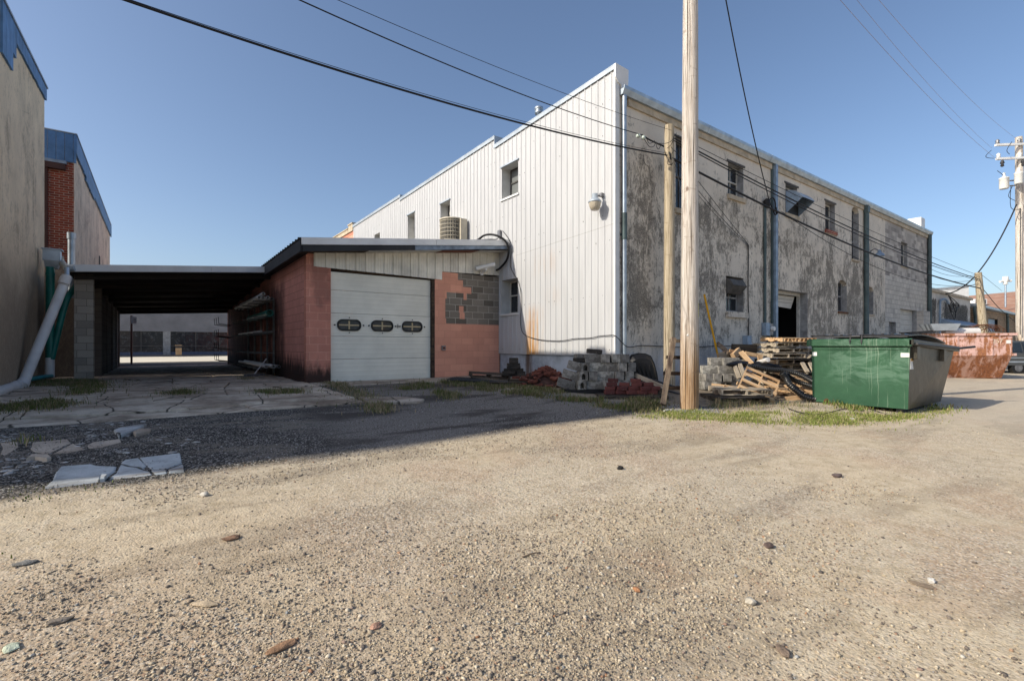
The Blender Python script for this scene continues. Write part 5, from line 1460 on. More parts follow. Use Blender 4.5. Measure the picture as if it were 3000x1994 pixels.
P2 = at(1961, 1124, 12.25)
op = pole("utility_pole", "short old greyish pole with tangled cables beside the stucco wall", (P2.x, P2.y, .2), (*at(1961, 368, 12.25)[:2], at(1961, 368, 12.25).z), .145, .118, MT['pole_old'])
P2t = at(1961, 368, 12.25)
LPb, LPt = at(2888, 1045, 25), at(2866, 798, 25)
lp = pole("utility_pole", "short leaning pole behind the rusty skip", tuple(LPb), tuple(LPt), .20, .145, MT['pole_old'])
RPt = at(2985, 402, 26); RPb = at(2996, 1070, 26)
rp = pole("utility_pole", "tall pole with cross arms and a transformer at the right edge", (RPb.x, RPb.y, .2), tuple(RPt), .26, .15, MT['pole'])
axr = (at(2912, 437, 26) - at(2976, 424, 26)); axr.z = 0; axr.normalize()
for nm, z_, L in (("cross_arm", at(2960, 430, 26).z, 1.45), ("cross_arm", at(2960, 470, 26).z, 1.4)):
    c = Vector((RPt.x, RPt.y, z_)); mb = MB()
    s_ = axr.cross(Vector((0, 0, 1))) * .06
    a, b = c + axr * L - cdir * .2 + Vector((0, 0, -.05)), c - axr * 1.2 - cdir * .2 + Vector((0, 0, .05))
    mb.hexa([tuple(a - s_), tuple(a + s_), tuple(b + s_), tuple(b - s_)], [tuple(v_ + Vector((0, 0, .11))) for v_ in (a - s_, a + s_, b + s_, b - s_)])
    ca = mb.build(nm, MT['trim_white'], rp)
    for k, f in enumerate((.0, .55)):
        mb = MB(); pp = a.lerp(b, .04 + f * .8) + Vector((0, 0, .11)); mb.lathe(pp, [(.05, 0), (.10, .05), (.06, .1), (.10, .16), (.04, .24)], 10)
        mb.build("insulator", MT['white_plain'] if z_ < RPt.z - .8 else MT['steel'], ca)
    if z_ < RPt.z - .8:
        for f in (.12, .55):
            mb = MB(); pp = a.lerp(b, f); mb.lathe(pp + Vector((0, 0, -.38)), [(.03, 0), (.09, .05), (.05, .14), (.10, .2), (.05, .34)], 10); mb.build("cutout", MT['steel_dark'], ca)
for (uu, vv, w_, h_) in ((2942, 540, .40, .50), (2985, 525, .36, .50)):
    c = at(uu, vv + 12, 25.6); mb = MB(); mb.lathe(c, [(w_ * .44, -h_ * .05), (w_ * .5, .02), (w_ * .5, h_), (w_ * .53, h_ + .01), (w_ * .53, h_ + .05), (w_ * .2, h_ + .12), (.06, h_ + .14), (.05, h_ + .32), (.02, h_ + .34)], 16)
    tr_ = mb.build("transformer", MT['white_plain'], rp)
mb = MB(); mb.tube([at(2950, 530, 25.7), at(2980, 528, 25.9)], .035, 6); mb.tube([at(2950, 545, 25.7), at(2980, 543, 25.9)], .035, 6); mb.build("bracket", MT['steel'], rp)
mb = MB()
for pl in ([(2905, 440), (2889, 456), (2893, 462), (2912, 464)], [(2965, 415), (2950, 440), (2958, 452)], [(2922, 500), (2938, 512), (2944, 520)], [(2966, 546), (2955, 575), (2975, 588)], [(2962, 545), (2962, 608), (2990, 612)]):
    mb.tube(smoothpath([at(a, b, 25.6) for a, b in pl], 4), .014, 5)
mb.build("jumper_wire", MT['wire'], rp)
mb = MB(); mb.tube([at(2990, 610, 25.72), at(2989, 980, 25.72)], .02, 5); mb.build("ground_wire", MT['steel_dark'], rp)

def wire(label, path, r, m, cat="wire"):
    mb = MB(); mb.tube(path, r, 6)
    return tag(mb.build("overhead_wire", m), label, cat)
FAR1 = at(140, -62, 12.0)
wire("thick black cable crossing the sky from upper left to the short old pole", sag(at(150, -75, 5.5), at(1955, 455, 12.1), .22), .017, MT['wire'])
wire("thin messenger wire running just above the thick black cable", sag(at(150, -80, 5.5), at(1955, 449, 12.1), .21), .0045, MT['wire'])
wire("black twisted cable ending at glass insulators left of the old pole", sag(at(600, -128, 5.5), at(1880, 395, 11.75), .16), .009, MT['wire'])
wire("thin line crossing the sky to the top of the old pole", sag(at(640, -155, 5.5), at(1968, 382, 12.1), .13), .0045, MT['wire'])
D2 = 12.1
wire("bundle of drooping black leads between insulators and the old pole", smoothpath([at(1880, 395, 11.75), at(1900, 408, 11.9), at(1925, 420, 12.15), at(1950, 432, 12.4), at(1962, 450, 12.1), at(1966, 470, 12.15)], 4), .020, MT['wire'])
mb = MB()
for pl in ([(1888, 408), (1898, 424), (1906, 431), (1916, 428), (1922, 415)], [(1895, 406), (1902, 420), (1914, 416), (1918, 412)], [(1925, 418), (1924, 430), (1930, 437), (1936, 425)], [(1930, 420), (1952, 420), (1968, 412), (1975, 400), (1982, 390)], [(1955, 434), (1966, 424), (1976, 405), (1990, 396)], [(1958, 466), (1956, 480), (1966, 483), (1972, 476)], [(1966, 430), (1972, 440), (1968, 452)]):
    mb.tube(smoothpath([at(a, b, 1 / (.0826 + 7.5e-5 * max(0, 1961 - a))) for a, b in pl], 4), .008, 5)
tag(mb.build("wire_tangle", MT['wire']), "tangle of looped black leads on the old pole", "wire")
t = thing("insulator", "pair of glass insulators on the black twisted cable", "insulator", tuple(at(1875, 400, 11.7)))
for a, b in ((1870, 398), (1885, 404)):
    mb = MB(); mb.lathe(at(a, b, 11.7), [(.03, -.04), (.06, -.02), (.05, .02), (.03, .05)], 10); mb.build("bell", plain('pale_glass', (.5, .58, .52), .25) if a == 1870 else bpy.data.materials['pale_glass'], t)
wire("loose dangling wire with a white tip left of the old pole", smoothpath([at(1884, 452, 12.0), at(1886, 470, 12.0), at(1892, 482, 12.0), at(1899, 488, 12.0)], 4), .006, MT['wire'])
LPw = at(2872, 842, 24.9)
wire("thick telephone cable slanting along the stucco wall to the leaning pole", sag(at(1968, 463, 12.15), at(2872, 844, 24.85), .42), .028, MT['wire'])
wire("black power cable running along the wall to the leaning pole", sag(at(1975, 405, 12.15), at(2870, 818, 24.85), .30), .018, MT['wire'])
wire("second black power cable just below the first one on the wall", sag(at(1975, 412, 12.15), at(2870, 822, 24.85), .36), .014, MT['wire'])
wire("thin upper line along the stucco wall to the leaning pole", sag(at(1978, 396, 12.15), at(2866, 806, 24.85), .18), .008, MT['wire'])
wire("thin lower line along the stucco wall past the arched windows", sag(at(2290, 620, 16.2), at(2870, 832, 24.85), .9), .010, MT['wire'])
mb = MB()
mb.tube(sag(at(1976, 470, 12.15), (6.18, -.05, 4.54), .10), .008, 5); mb.tube(sag(at(1976, 440, 12.15), (6.16, -.05, 4.56), .02), .008, 5); mb.tube(sag(at(1976, 480, 12.15), (6.18, -.05, 4.52), .16), .006, 5)
tag(mb.build("service_drop", MT['wire']), "three thin service leads slanting down to the lower stucco wall", "wire")
wire("black twisted service drop from the sky to the wall weatherhead", sag(Vector((PB.x, PB.y, 11.9)), (7.3, -.15, 6.15), .55), .015, MT['wire'])
for lab, a, b, r_ in (("faint pale line from top centre to the transformer", Vector((PB.x, PB.y, 11.4)), at(2925, 470, 25.7), .006), ("faint pale line to the cross arm's left end", Vector((PB.x, PB.y, 12.1)), at(2906, 434, 25.7), .005), ("faint pale line to the top of the right-hand pole", at(2230, -420, 9.6), at(2976, 405, 25.8), .005)):
    wire(lab, sag(a, b, .5), r_, MT['wire_pale'])
wire("thick blue-black drop from the right-hand pole to the low white building", sag(at(2979, 598, 25.7), (27.95, -.25, 4.35), 1.1), .032, MT['wire'])
for k, (lab, va, ub, vb) in enumerate((("uppermost thin wire between warehouse corner and leaning pole", 785, 2862, 804), ("middle thin wire between warehouse corner and leaning pole", 803, 2866, 817), ("lowest thin wire between warehouse corner and leaning pole", 840, 2866, 828))):
    wire(lab, sag(at(2722, va, 26.5), at(ub, vb, 24.85), .25), .010, MT['wire'])
wire("taut wire from leaning pole down over the brick roof", smoothpath([at(2880, 846, 24.85), at(2890, 858, 25.2), at(2930, 905, 27), at(2996, 960, 30)], 4), .018, MT['wire'])
wire("thin wire from leaning pole to the far shingled roof", [at(2878, 806, 24.9), at(2936, 852, 45)], .010, MT['wire'])
# anchor wire with a yellow guard
gw0, gw1 = at(1963, 415, 12.2), at(2108, 1062, 13.3)
gy = thing("guy_wire", "yellow plastic guard on a guy wire anchored behind the blocks", "guy wire", tuple(gw1))
mb = MB(); mb.tube([gw0, gw1], .006, 5); mb.build("strand", MT['steel'], gy)
mb = MB(); mb.tube([gw0.lerp(gw1, .672), gw1], .026, 10); mb.build("guard", MT['yellow'], gy)

# ------------------------------------------------------------------ green dumpster
gd = thing("dumpster", "big green steel dumpster with streaked front and black lids", "dumpster", (3.5, -4.3, .1))
n_ = N('green_dumpster_paint', .52, .0, .35)
p_ = n_.pos(); X_, Y_, Z_ = n_.xyz(p_)
bs = n_.ramp(n_.noise(p_, 1.7, 6, .6), [(.36, (.013, .062, .029)), (.62, (.026, .092, .046))])
scuff = n_.mul(n_.mr(n_.noise(n_.mapv(p_, (1, .8, 1.6)), 2.3, 8, .74, 1.2), .44, .58), n_.mr(Z_, .45, .8), n_.mr(Y_, -3.5, -4.0), .36)
bs = n_.mix(scuff, bs, (.16, .27, .20))
yd = n_.math('ADD', Y_, n_.mul(n_.noise(n_.mapv(p_, (1, 1, 1.5)), 2., 3), .06))
drip = n_.mul(n_.mr(n_.noise(n_.comb(0., n_.mul(yd, 26.), n_.mul(Z_, .25)), 1., 2, .5), .60, .65), n_.mr(n_.noise(n_.mapv(p_, (1, 2, .9)), 1.4, 4), .42, .58), .4)
bs = n_.mix(drip, bs, (.27, .35, .26))
bs = n_.mix(n_.mul(n_.mr(n_.noise(p_, 22, 4, .7), .72, .76), .6), bs, (.20, .06, .03))
dents = n_.noise(p_, 2.4, 3, .5)
M_GD = n_.done(bs, n_.bump(dents, .25, .04))
n_ = N('shaded_side_paint', .38, .0, .5)  # side faces: shade put into a darker, browner colour than the front
p_ = n_.pos()
sc2 = n_.ramp(n_.noise(p_, 1.6, 6, .62), [(.36, (.022, .022, .016)), (.62, (.048, .043, .032))])
sc2 = n_.mix(n_.mr(n_.noise(p_, 9, 6, .7), .50, .66, 0., .6), sc2, (.09, .068, .048))
M_GS = n_.done(sc2, n_.bump(n_.noise(p_, 1.9, 3, .5), .4, .06))
x0, xb, xt = 2.46, 4.66, 4.92
y0, y1 = -5.06, -3.40
zb, zt_ = .14, 1.36
mb = MB()
A = [(x0, y0, zb), (xb, y0, zb), (xb, y1, zb), (x0, y1, zb)]; B = [(x0, y0 - .03, zt_), (xt + .04, y0 - .16, zt_ - .10), (xt + .04, y1 + .02, zt_ - .10), (x0, y1 + .02, zt_)]
mb.quad(A[3], A[0], B[0], B[3], 0); mb.quad(A[0], A[1], B[1], B[0], 1); mb.quad(A[1], A[2], B[2], B[1], 1); mb.quad(A[2], A[3], B[3], B[2], 0); mb.quad(A[0], A[3], A[2], A[1], 1); mb.quad(B[0], B[1], B[2], B[3], 1)
mb.build("body", [M_GD, M_GS], gd)
mb = MB()
mb.hexa([(x0 - .07, y0 - .07, 1.34), (x0 - .01, y0 - .07, 1.34), (x0 - .01, y1 + .09, 1.34), (x0 - .07, y1 + .09, 1.34)], [(x0 - .07, y0 - .07, 1.47), (x0 - .01, y0 - .07, 1.49), (x0 - .01, y1 + .09, 1.49), (x0 - .07, y1 + .09, 1.47)])
mb.build("front_lip", M_GD, gd, .006)
mb = MB()
mb.hexa([(x0 - .07, y0 - .10, 1.36), (xt + .10, y0 - .24, 1.22), (xt + .10, y0 - .15, 1.22), (x0 - .07, y0 - .03, 1.36)], [(x0 - .07, y0 - .10, 1.47), (xt + .10, y0 - .24, 1.325), (xt + .10, y0 - .15, 1.325), (x0 - .07, y0 - .03, 1.47)])
mb.hexa([(x0 - .0, y1 + .03, 1.36), (xt + .08, y1 + .03, 1.24), (xt + .08, y1 + .10, 1.24), (x0, y1 + .10, 1.36)], [(x0, y1 + .03, 1.47), (xt + .08, y1 + .03, 1.33), (xt + .08, y1 + .10, 1.33), (x0, y1 + .10, 1.47)])
mb.box(xt + .0, xt + .08, y0 - .02, y1 + .02, 1.24, 1.33)
mb.build("side_rail", M_GS, gd, .006)
mb = MB(); mb.box(x0 - .016, x0 - .004, y0 + .0, y1, 1.27, 1.335); mb.build("seam_strip", M_GD, gd)
for dx in (.13, 1.62):
    mb = MB(); zz = 1.36 - dx * .045
    mb.box(x0 + dx, x0 + dx + .20, y0 - .10 - dx * .05, y0 - .025 - dx * .04, zz - .26, zz - .02); mb.build("fork_pocket", M_GS, gd, .004)
mb = MB()
mb.tube([(xt + .02, y0 - .24, 1.29), (xt + .42, y0 - .42, 1.325)], .025, 8); mb.tube([(x0 + .0, y0 - .13, 1.385), (xt + .02, y0 - .25, 1.29)], .02, 8); mb.build("lid_rod", MT['steel_dark'], gd)
for k, (ya, yb, lf) in enumerate(((y0 - .02, -4.27, .10), (-4.20, y1 + .02, .06))):
    mb = MB(); n2 = 10
    top = []; 
    for i in range(n2 + 1):
        xx = x0 - .02 + (xt + .05 - x0) * i / n2
        zz = 1.525 + lf * math.sin(i / n2 * 2.6) * (1 - .4 * i / n2) - .012 * i - .05 * (i / n2) ** 3
        top.append((xx, zz))
    for (xa, za), (xc, zc2) in zip(top[:-1], top[1:]):
        mb.hexa([(xa, ya, za), (xc, ya, zc2), (xc, yb, zc2 + .02), (xa, yb, za + .02)], [(xa, ya, za + .025), (xc, ya, zc2 + .025), (xc, yb, zc2 + .045), (xa, yb, za + .045)])
    for i in range(1, 5): mb.hexa([(top[1][0], ya + (yb - ya) * i / 5 - .03, top[1][1] + .03), (top[8][0], ya + (yb - ya) * i / 5 - .03, top[8][1] + .03), (top[8][0], ya + (yb - ya) * i / 5 + .03, top[8][1] + .03), (top[1][0], ya + (yb - ya) * i / 5 + .03, top[1][1] + .03)], [(top[1][0], ya + (yb - ya) * i / 5 - .02, top[1][1] + .055), (top[8][0], ya + (yb - ya) * i / 5 - .02, top[8][1] + .055), (top[8][0], ya + (yb - ya) * i / 5 + .02, top[8][1] + .055), (top[1][0], ya + (yb - ya) * i / 5 + .02, top[1][1] + .055)])
    mb.build("lid", MT['black_plastic'], gd)
mb = MB(); mb.tube([(x0 - .04, -4.30, 1.535), (x0 - .04, -4.15, 1.535)], .03, 8); mb.tube([(x0 - .03, y0, 1.52), (x0 - .03, y1, 1.53)], .014, 6)
for yy in (-4.33, -4.13): mb.prism([(x0 - .075, yy - .02, 1.47), (x0 - .075, yy + .02, 1.47), (x0 - .075, yy + .0, 1.365)], (-.012, 0, 0)); mb.box(x0 - .06, x0 - .01, yy - .012, yy + .012, 1.47, 1.56)
mb.build("hinge", MT['steel_dark'], gd)
mb = MB(); mb.box(x0 - .012, x0 + .001, y0 - .012, y0 + .11, 1.13, 1.21); mb.box(x0 - .01, x0 + .055, y0 - .022, y0 - .006, 1.13, 1.21); mb.box(x0 - .008, x0 - .003, y1 - .09, y1, 1.13, 1.21); mb.build("reflector", MT['white_plain'], gd)
mb = MB(); mb.box(x0 + .03, x0 + .30, y0 - .030, y0 - .016, .90, 1.11, 0); mb.box(x0 + .035, x0 + .295, y0 - .033, y0 - .0305, 1.055, 1.105, 1)
lbm = mb.build("warning_label", [MT['white_plain'], plain('amber_band', (.50, .27, .03), .5)], gd)
letters("CAUTION", .036, (x0 + .165, y0 - .0345, 1.08), (1, 0, 0), (0, 0, 1), MT['black'], lbm)
for k in range(4): letters("------- ----" if k % 2 else "---- -------", .026, (x0 + .165, y0 - .0315, 1.03 - k * .033), (1, 0, 0), (0, 0, 1), MT['steel'], lbm)
mb = MB(); mb.tube([(x0 + .02, y1 - .28, .19), (x0 - .02, y1 - .28, .19)], .035, 10, hollow=.7); mb.build("drain_plug", MT['rusty'], gd)
mb = MB()
for yy in (y0 + .12, y1 - .2): mb.box(x0 + .1, xb - .1, yy, yy + .09, .03, .139)
mb.build("skid", MT['steel_dark'], gd)

# ------------------------------------------------------------------ rusty pale skip
M_PINK = m_rust('chalky_pink_rusting_paint', (.68, .44, .39), (.14, .045, .018), (.42, .17, .06), (.465, .53))
M_RUSTY = m_rust('heavily_rusted_paint', (.44, .26, .20), (.07, .022, .01), (.34, .12, .04), (.44, .54))
sk = thing("skip", "rusty pale pink waste skip heaped with scrap behind the green dumpster", "skip", (15.6, -3.6, .1))
TL, TRr, SR, SL, BR_ = at(2700, 980, 18.9), at(2966, 978, 18.2), at(2966, 1040, 18.2), at(2700, 1043, 18.9), at(2934, 1107, 18.55)
BL = SL + (BR_ - SR) + (SR - SL).normalized() * .45
bk = Vector((_s, _c, 0)) * 1.9 + rdir * .25
mb = MB()
mb.quad(SL, SR, TRr, TL, 0); mb.quad(BL, BR_, SR, SL, 1); mb.quad(TRr, SR, SR + bk, TRr + bk, 0); mb.quad(SR, BR_, BR_ + bk * .8, SR + bk, 1); mb.quad(SL, TL, TL + bk, SL + bk, 0); mb.quad(BL, SL, SL + bk, BL + bk * .8, 1); mb.quad(TL + bk, TRr + bk, SR + bk, SL + bk, 0); mb.quad(SL + bk, SR + bk, BR_ + bk * .8, BL + bk * .8, 1)
dn = Vector((0, 0, -.12)); mb.quad(TL + dn, TRr + dn, TRr + bk + dn, TL + bk + dn, 1)
mb.build("body", [M_PINK, M_RUSTY], sk)
ex_ = (TRr - TL).normalized()
fr_ = -Vector((_s, _c, 0))
def bar(a, b, w, h, f0, mb, m=0):
    o = fr_ * f0
    mb.hexa([a + o, b + o, b - fr_ * w + o, a - fr_ * w + o], [p + Vector((0, 0, h)) for p in (a + o, b + o, b - fr_ * w + o, a - fr_ * w + o)], m)
mb = MB(); bar(TL - Vector((0, 0, .05)) - ex_ * .05, TRr - Vector((0, 0, .05)) + ex_ * .12, .1, .09, .06, mb); bar(TL + bk - Vector((0, 0, .05)), TRr + bk - Vector((0, 0, .05)) + ex_ * .1, .1, .09, .0, mb)
mb.hexa([TRr - Vector((0, 0, .05)), TRr + ex_ * .1 - Vector((0, 0, .05)), TRr + bk + ex_ * .1 - Vector((0, 0, .05)), TRr + bk - Vector((0, 0, .05))], [TRr + Vector((0, 0, .04)), TRr + ex_ * .1 + Vector((0, 0, .04)), TRr + bk + ex_ * .1 + Vector((0, 0, .04)), TRr + bk + Vector((0, 0, .04))])
mb.build("rim", M_PINK, sk)
mb = MB()
for f in (.40, .78): a = SL.lerp(SR, f); b = TL.lerp(TRr, f); mb.hexa([a + fr_ * .03 - ex_ * .03, a + fr_ * .03 + ex_ * .03, a + ex_ * .03, a - ex_ * .03], [b + fr_ * .03 - ex_ * .03, b + fr_ * .03 + ex_ * .03, b + ex_ * .03, b - ex_ * .03])
bar(SR + Vector((0, 0, -.02)), SR + ex_ * .12 + Vector((0, 0, -.02)), .1, .09, .02, mb)
mb.build("rib", M_PINK, sk)
letters("257", .22, TRr.lerp(TL, .16) + fr_ * .012 + Vector((0, 0, -.27)), ex_, (0, 0, 1), plain('faded_white_stencil', (.72, .60, .46), .7), sk)
mb = MB(); c = SR.lerp(TRr, .55) - ex_ * .12; mb.hexa([c + fr_ * .012 - ex_ * .07, c + fr_ * .012 + ex_ * .07, c + fr_ * .004 + ex_ * .07, c + fr_ * .004 - ex_ * .07], [p + Vector((0, 0, .13)) for p in (c + fr_ * .012 - ex_ * .07, c + fr_ * .012 + ex_ * .07, c + fr_ * .004 + ex_ * .07, c + fr_ * .004 - ex_ * .07)]); mb.build("sticker", MT['white_plain'], sk)
# scrap in the skip
mb = MB(); c = at(2768, 968, 18.9)
mb.hexa([c - ex_ * .35, c + ex_ * .4, c + ex_ * .4 + bk * .3, c - ex_ * .35 + bk * .3], [p + Vector((0, 0, .27)) for p in (c - ex_ * .5 - bk * .03, c + ex_ * .5 - bk * .03, c + ex_ * .5 + bk * .33, c - ex_ * .5 + bk * .33)])
tag(mb.build("metal_trough", MT['galv_dull']), "grey flared metal trough lying on the skip's left end", "trough")
mb = MB(); c = at(2835, 972, 19.0); mb.tube([c - ex_ * .8, c + ex_ * .35], .16, 14)
tag(mb.build("scrap_drum", MT['pvc_white']), "pale rounded scrap drum lying in the skip", "drum")
mb = MB()
c = at(2882, 972, 19.0)
for k in range(16):
    r_ = rnd.uniform(.25, .5); o_ = c + ex_ * rnd.uniform(-.25, .3)
    mb.tube([o_ + ex_ * (r_ * math.cos(R(a))) + Vector((0, 0, r_ * .62 * math.sin(R(a)))) + bk * rnd.uniform(.0, .03) + bk * .1 * math.cos(R(a + k * 30)) for a in range(0, 200, 18)], .010, 5)
tag(mb.build("wire_coil", MT['rusty']), "rusty coil of springy wire mesh on top of the skip", "wire coil")
mb = MB(); c = at(2725, 974, 18.7)
for k in range(3): mb.hexa([c - ex_ * .7 + Vector((0, 0, -.08 + k * .04)), c + ex_ * (.3 - .1 * k) + Vector((0, 0, .0 + k * .03)), c + ex_ * .3 + bk * .3, c - ex_ * .7 + bk * .3], [p + Vector((0, 0, .03)) for p in (c - ex_ * .7 + Vector((0, 0, -.08 + k * .04)), c + ex_ * (.3 - .1 * k) + Vector((0, 0, .0 + k * .03)), c + ex_ * .3 + bk * .3, c - ex_ * .7 + bk * .3)])
tag(mb.build("scrap_board", MT['steel_dark']), "dark bent boards sticking out at the skip's left corner", "board")

# ------------------------------------------------------------------ low buildings beyond
wb = thing("low_white_building", "low white stucco building streaked with black mould beyond the warehouse", "building", (30, 1, .2))
mb = MB(); mb.box(25.9, 35.5, .05, 14, -.1, 4.42); mb.build("wall", MT['stucco_white'], wb)
mb = MB(); mb.box(25.9, 35.75, -.06, 14, 4.42, 4.58); mb.build("coping", MT['trim_tan'], wb)
mb = MB(); mb.hexa([(28.2, -.7, 2.55), (35.5, -.7, 2.55), (35.5, .05, 2.55), (28.2, .05, 2.55)], [(28.2, -.7, 2.6), (35.5, -.7, 2.6), (35.5, .05, 2.95), (28.2, .05, 2.95)]); mb.build("awning", MT['blue_galv'], wb)
t = thing("service_mast", "bent steel service mast with looped cables on the low white building", "mast", (27.95, -.1, 2.5))
mb = MB(); mb.tube(smoothpath([(27.7, -.06, .3), (27.7, -.06, 3.6), (27.85, -.1, 4.0), (28.3, -.2, 4.05), (28.6, -.25, 3.8)], 5), .06, 8); mb.build("pipe", MT['blue_galv'], t)
mb = MB()
for dx, dz in ((.9, .3), (1.4, .0), (1.9, .35), (1.2, -.4)): mb.tube(smoothpath([(28.5, -.25, 3.85), (28.5 + dx * .4, -.3, 3.4 + dz * .3), (28.5 + dx, -.3, 3.3 + dz), (28.6 + dx, -.3, 3.7 + dz * .6), (28.3, -.3, 4.3)], 5), .022, 5)
mb.build("cable_loop", MT['wire'], t)
lb2 = thing("low_brick_building", "low tan brick building with a sagging zinc roof edge", "building", (44, 1, .2))
mb = MB(); wall_y(mb, .05, 36.4, 60, -.1, 3.95, [(41.0, 44.3, 1.0, 3.4)], 0, .3, 1); mb.quad((36.4, .05, -.1), (36.4, .05, 3.95), (36.4, 12, 3.95), (36.4, 12, -.1)); mb.build("wall", [MT['brick_tan'], MT['interior']], lb2)
mb = MB(); mb.hexa([(35.9, -.25, 4.05), (61, -.25, 3.85), (61, 12, 4.9), (35.9, 12, 4.9)], [(35.9, -.25, 4.22), (61, -.25, 4.02), (61, 12, 5.0), (35.9, 12, 5.0)]); mb.build("roof", MT['galv'], lb2)
mb = MB(); mb.box(41.05, 44.25, .2, .3, 1., 3.4); mb.build("boarded_window", MT['blue_galv'], lb2)
mb = MB(); mb.box(37.5, 47, -.06, .04, 2.2, 2.4); mb.build("timber_rail", MT['trim_tan'], lb2)
for xx in (36.1, 47.2, 51.5):
    mb = MB(); mb.tube(smoothpath([(xx - .6, -.15, 4.0), (xx - .5, -.15, 3.7), (xx, -.1, 3.0), (xx, -.1, .2)], 4), .09, 8); mb.build("downspout", MT['green_pipe_dark'], lb2)
a, b, c, d = at(2700, 852, 60), at(2838.6, 838, 60), at(2838.6, 880, 60), at(2700, 880, 60)
wf = thing("white_building", "plain white block of a building behind the low stucco building", "building", tuple(d))
back = Vector((_s, _c, 0)) * 8
mb = MB(); mb.hexa([d - Vector((0, 0, 6.5)), c - Vector((0, 0, 6.5)), c - Vector((0, 0, 6.5)) + back, d - Vector((0, 0, 6.5)) + back], [a, b, b + back, a + back]); mb.build("wall", MT['trim_white'], wf)
mb = MB(); mb.hexa([a - rdir * .1 - cdir * .1, b + rdir * .1 - cdir * .1, b + rdir * .1 + back, a - rdir * .1 + back], [p + Vector((0, 0, .15)) for p in (a - rdir * .1 - cdir * .1, b + rdir * .1 - cdir * .1, b + rdir * .1 + back, a - rdir * .1 + back)]); mb.build("coping", MT['galv_dull'], wf)
fh = thing("shingled_hall", "far hall with a large red-brown shingle roof and a white dormer window", "building", tuple(at(2930, 1000, 72)))
n_ = N('red_brown_shingles', .9, 0., .2)
p_ = n_.pos(); bcol, bf = n_.brick(n_.comb(n_.xyz(p_)[0], n_.mul(n_.xyz(p_)[2], 1.2), 0.), (.34, .15, .09), (.44, .28, .20), (.16, .08, .06), .9, .14, .012, .5, .1)
M_SH = n_.done(n_.mix(n_.mr(n_.noise(p_, .9, 5), .4, .7, 0., .5), bcol, (.50, .34, .25)))
r0, r1 = at(2800, 870, 82), at(3060, 846, 78)
e0, e1 = at(2800, 912, 68), at(3060, 912, 64)
mb = MB(); mb.hexa([e0 - Vector((0, 0, .2)), e1 - Vector((0, 0, .2)), r1 - Vector((0, 0, .2)), r0 - Vector((0, 0, .2))], [e0, e1, r1, r0]); mb.build("roof", M_SH, fh)
mb = MB(); mb.hexa([(e0.x, e0.y + .4, 0), (e1.x, e1.y + .4, 0), (e1.x, e1.y + 20, 0), (e0.x, e0.y + 20, 0)], [(e0.x, e0.y + .4, e0.z - .2), (e1.x, e1.y + .4, e1.z - .2), (e1.x, e1.y + 20, e0.z - .2), (e0.x, e0.y + 20, e0.z - .2)]); mb.build("wall", MT['trim_white'], fh)
wc = at(2874, 883, 70); mb = MB(); mb.hexa([wc - rdir * .9 - Vector((0, 0, .38)), wc + rdir * .9 - Vector((0, 0, .38)), wc + rdir * .9 + cdir * 5 - Vector((0, 0, .38)), wc - rdir * .9 + cdir * 5 - Vector((0, 0, .38))], [p + Vector((0, 0, .76)) for p in (wc - rdir * .9 - Vector((0, 0, .38)), wc + rdir * .9 - Vector((0, 0, .38)), wc + rdir * .9 + cdir * 5 - Vector((0, 0, .38)), wc - rdir * .9 + cdir * 5 - Vector((0, 0, .38)))])
dm = mb.build("dormer_window", MT['trim_white'], fh)
mb = MB()
for sx in (-1, 1):
    for sz in (0, 1): c = wc + rdir * (sx * .42) - cdir * .02 + Vector((0, 0, -.27 + sz * .29)); mb.hexa([c - rdir * .32, c + rdir * .32, c + rdir * .32 + cdir * .015, c - rdir * .32 + cdir * .015], [p + Vector((0, 0, .24)) for p in (c - rdir * .32, c + rdir * .32, c + rdir * .32 + cdir * .015, c - rdir * .32 + cdir * .015)])
mb.build("pane", MT['glass'], dm)
sr = thing("siren", "white warning siren with twin horns on a mast beyond the shingled roof", "siren", tuple(at(2946, 870, 66)))
mb = MB(); mb.tube([at(2946, 900, 66), at(2946, 828, 66)], .10, 8); mb.build("mast", MT['galv'], sr)
mb = MB(); c = at(2946, 826, 66); mb.lathe(c, [(.16, -.35), (.30, -.25), (.2, -.1), (.25, 0), (.33, .2), (.33, .68), (.28, .74), (.05, .76)], 14); mb.build("head", MT['white_plain'], sr)
for sg in (-1, 1):
    mb = MB(); a = c + Vector((0, 0, .12)); mb.tube([a + rdir * sg * .2, a + rdir * sg * .5 + Vector((0, 0, .03 * sg)), a + rdir * sg * .75 + Vector((0, 0, .07 * sg))], [.10, .14, .17], 10); mb.build("horn", MT['white_plain'], sr)
# parked estate car behind the skip
cr = thing("parked_car", "dark grey car parked behind the rusty skip at the right edge", "car", tuple(at(3060, 1090, 22.3)))
cf = Vector((_s, _c, 0)); L0 = at(2925, 1012, 22.); L0.z = .12
def cp_(s_, z, w=0.): return L0 + rdir * s_ + cf * w + Vector((0, 0, z))
prof = [(0.05, .32), (0.0, .55), (.05, .82), (.28, .90), (3.4, .90), (4.35, .80), (4.5, .55), (4.45, .32)]
mb = MB(); mb.prism([cp_(s_, z) for s_, z in prof], cf * 1.75); M_CAR = plain('dark_grey_car_paint', (.10, .105, .11), .3, .4, .05, 2.); mb.build("body", M_CAR, cr, .02)
gp = [(.35, .90), (.62, 1.38), (.95, 1.45), (2.3, 1.45), (2.75, 1.32), (3.35, .90)]
mb = MB(); mb.prism([cp_(s_, z, .10 + (z - .9) * .15) for s_, z in gp], cf * 1.45); mb.build("cabin", M_CAR, cr, .02)
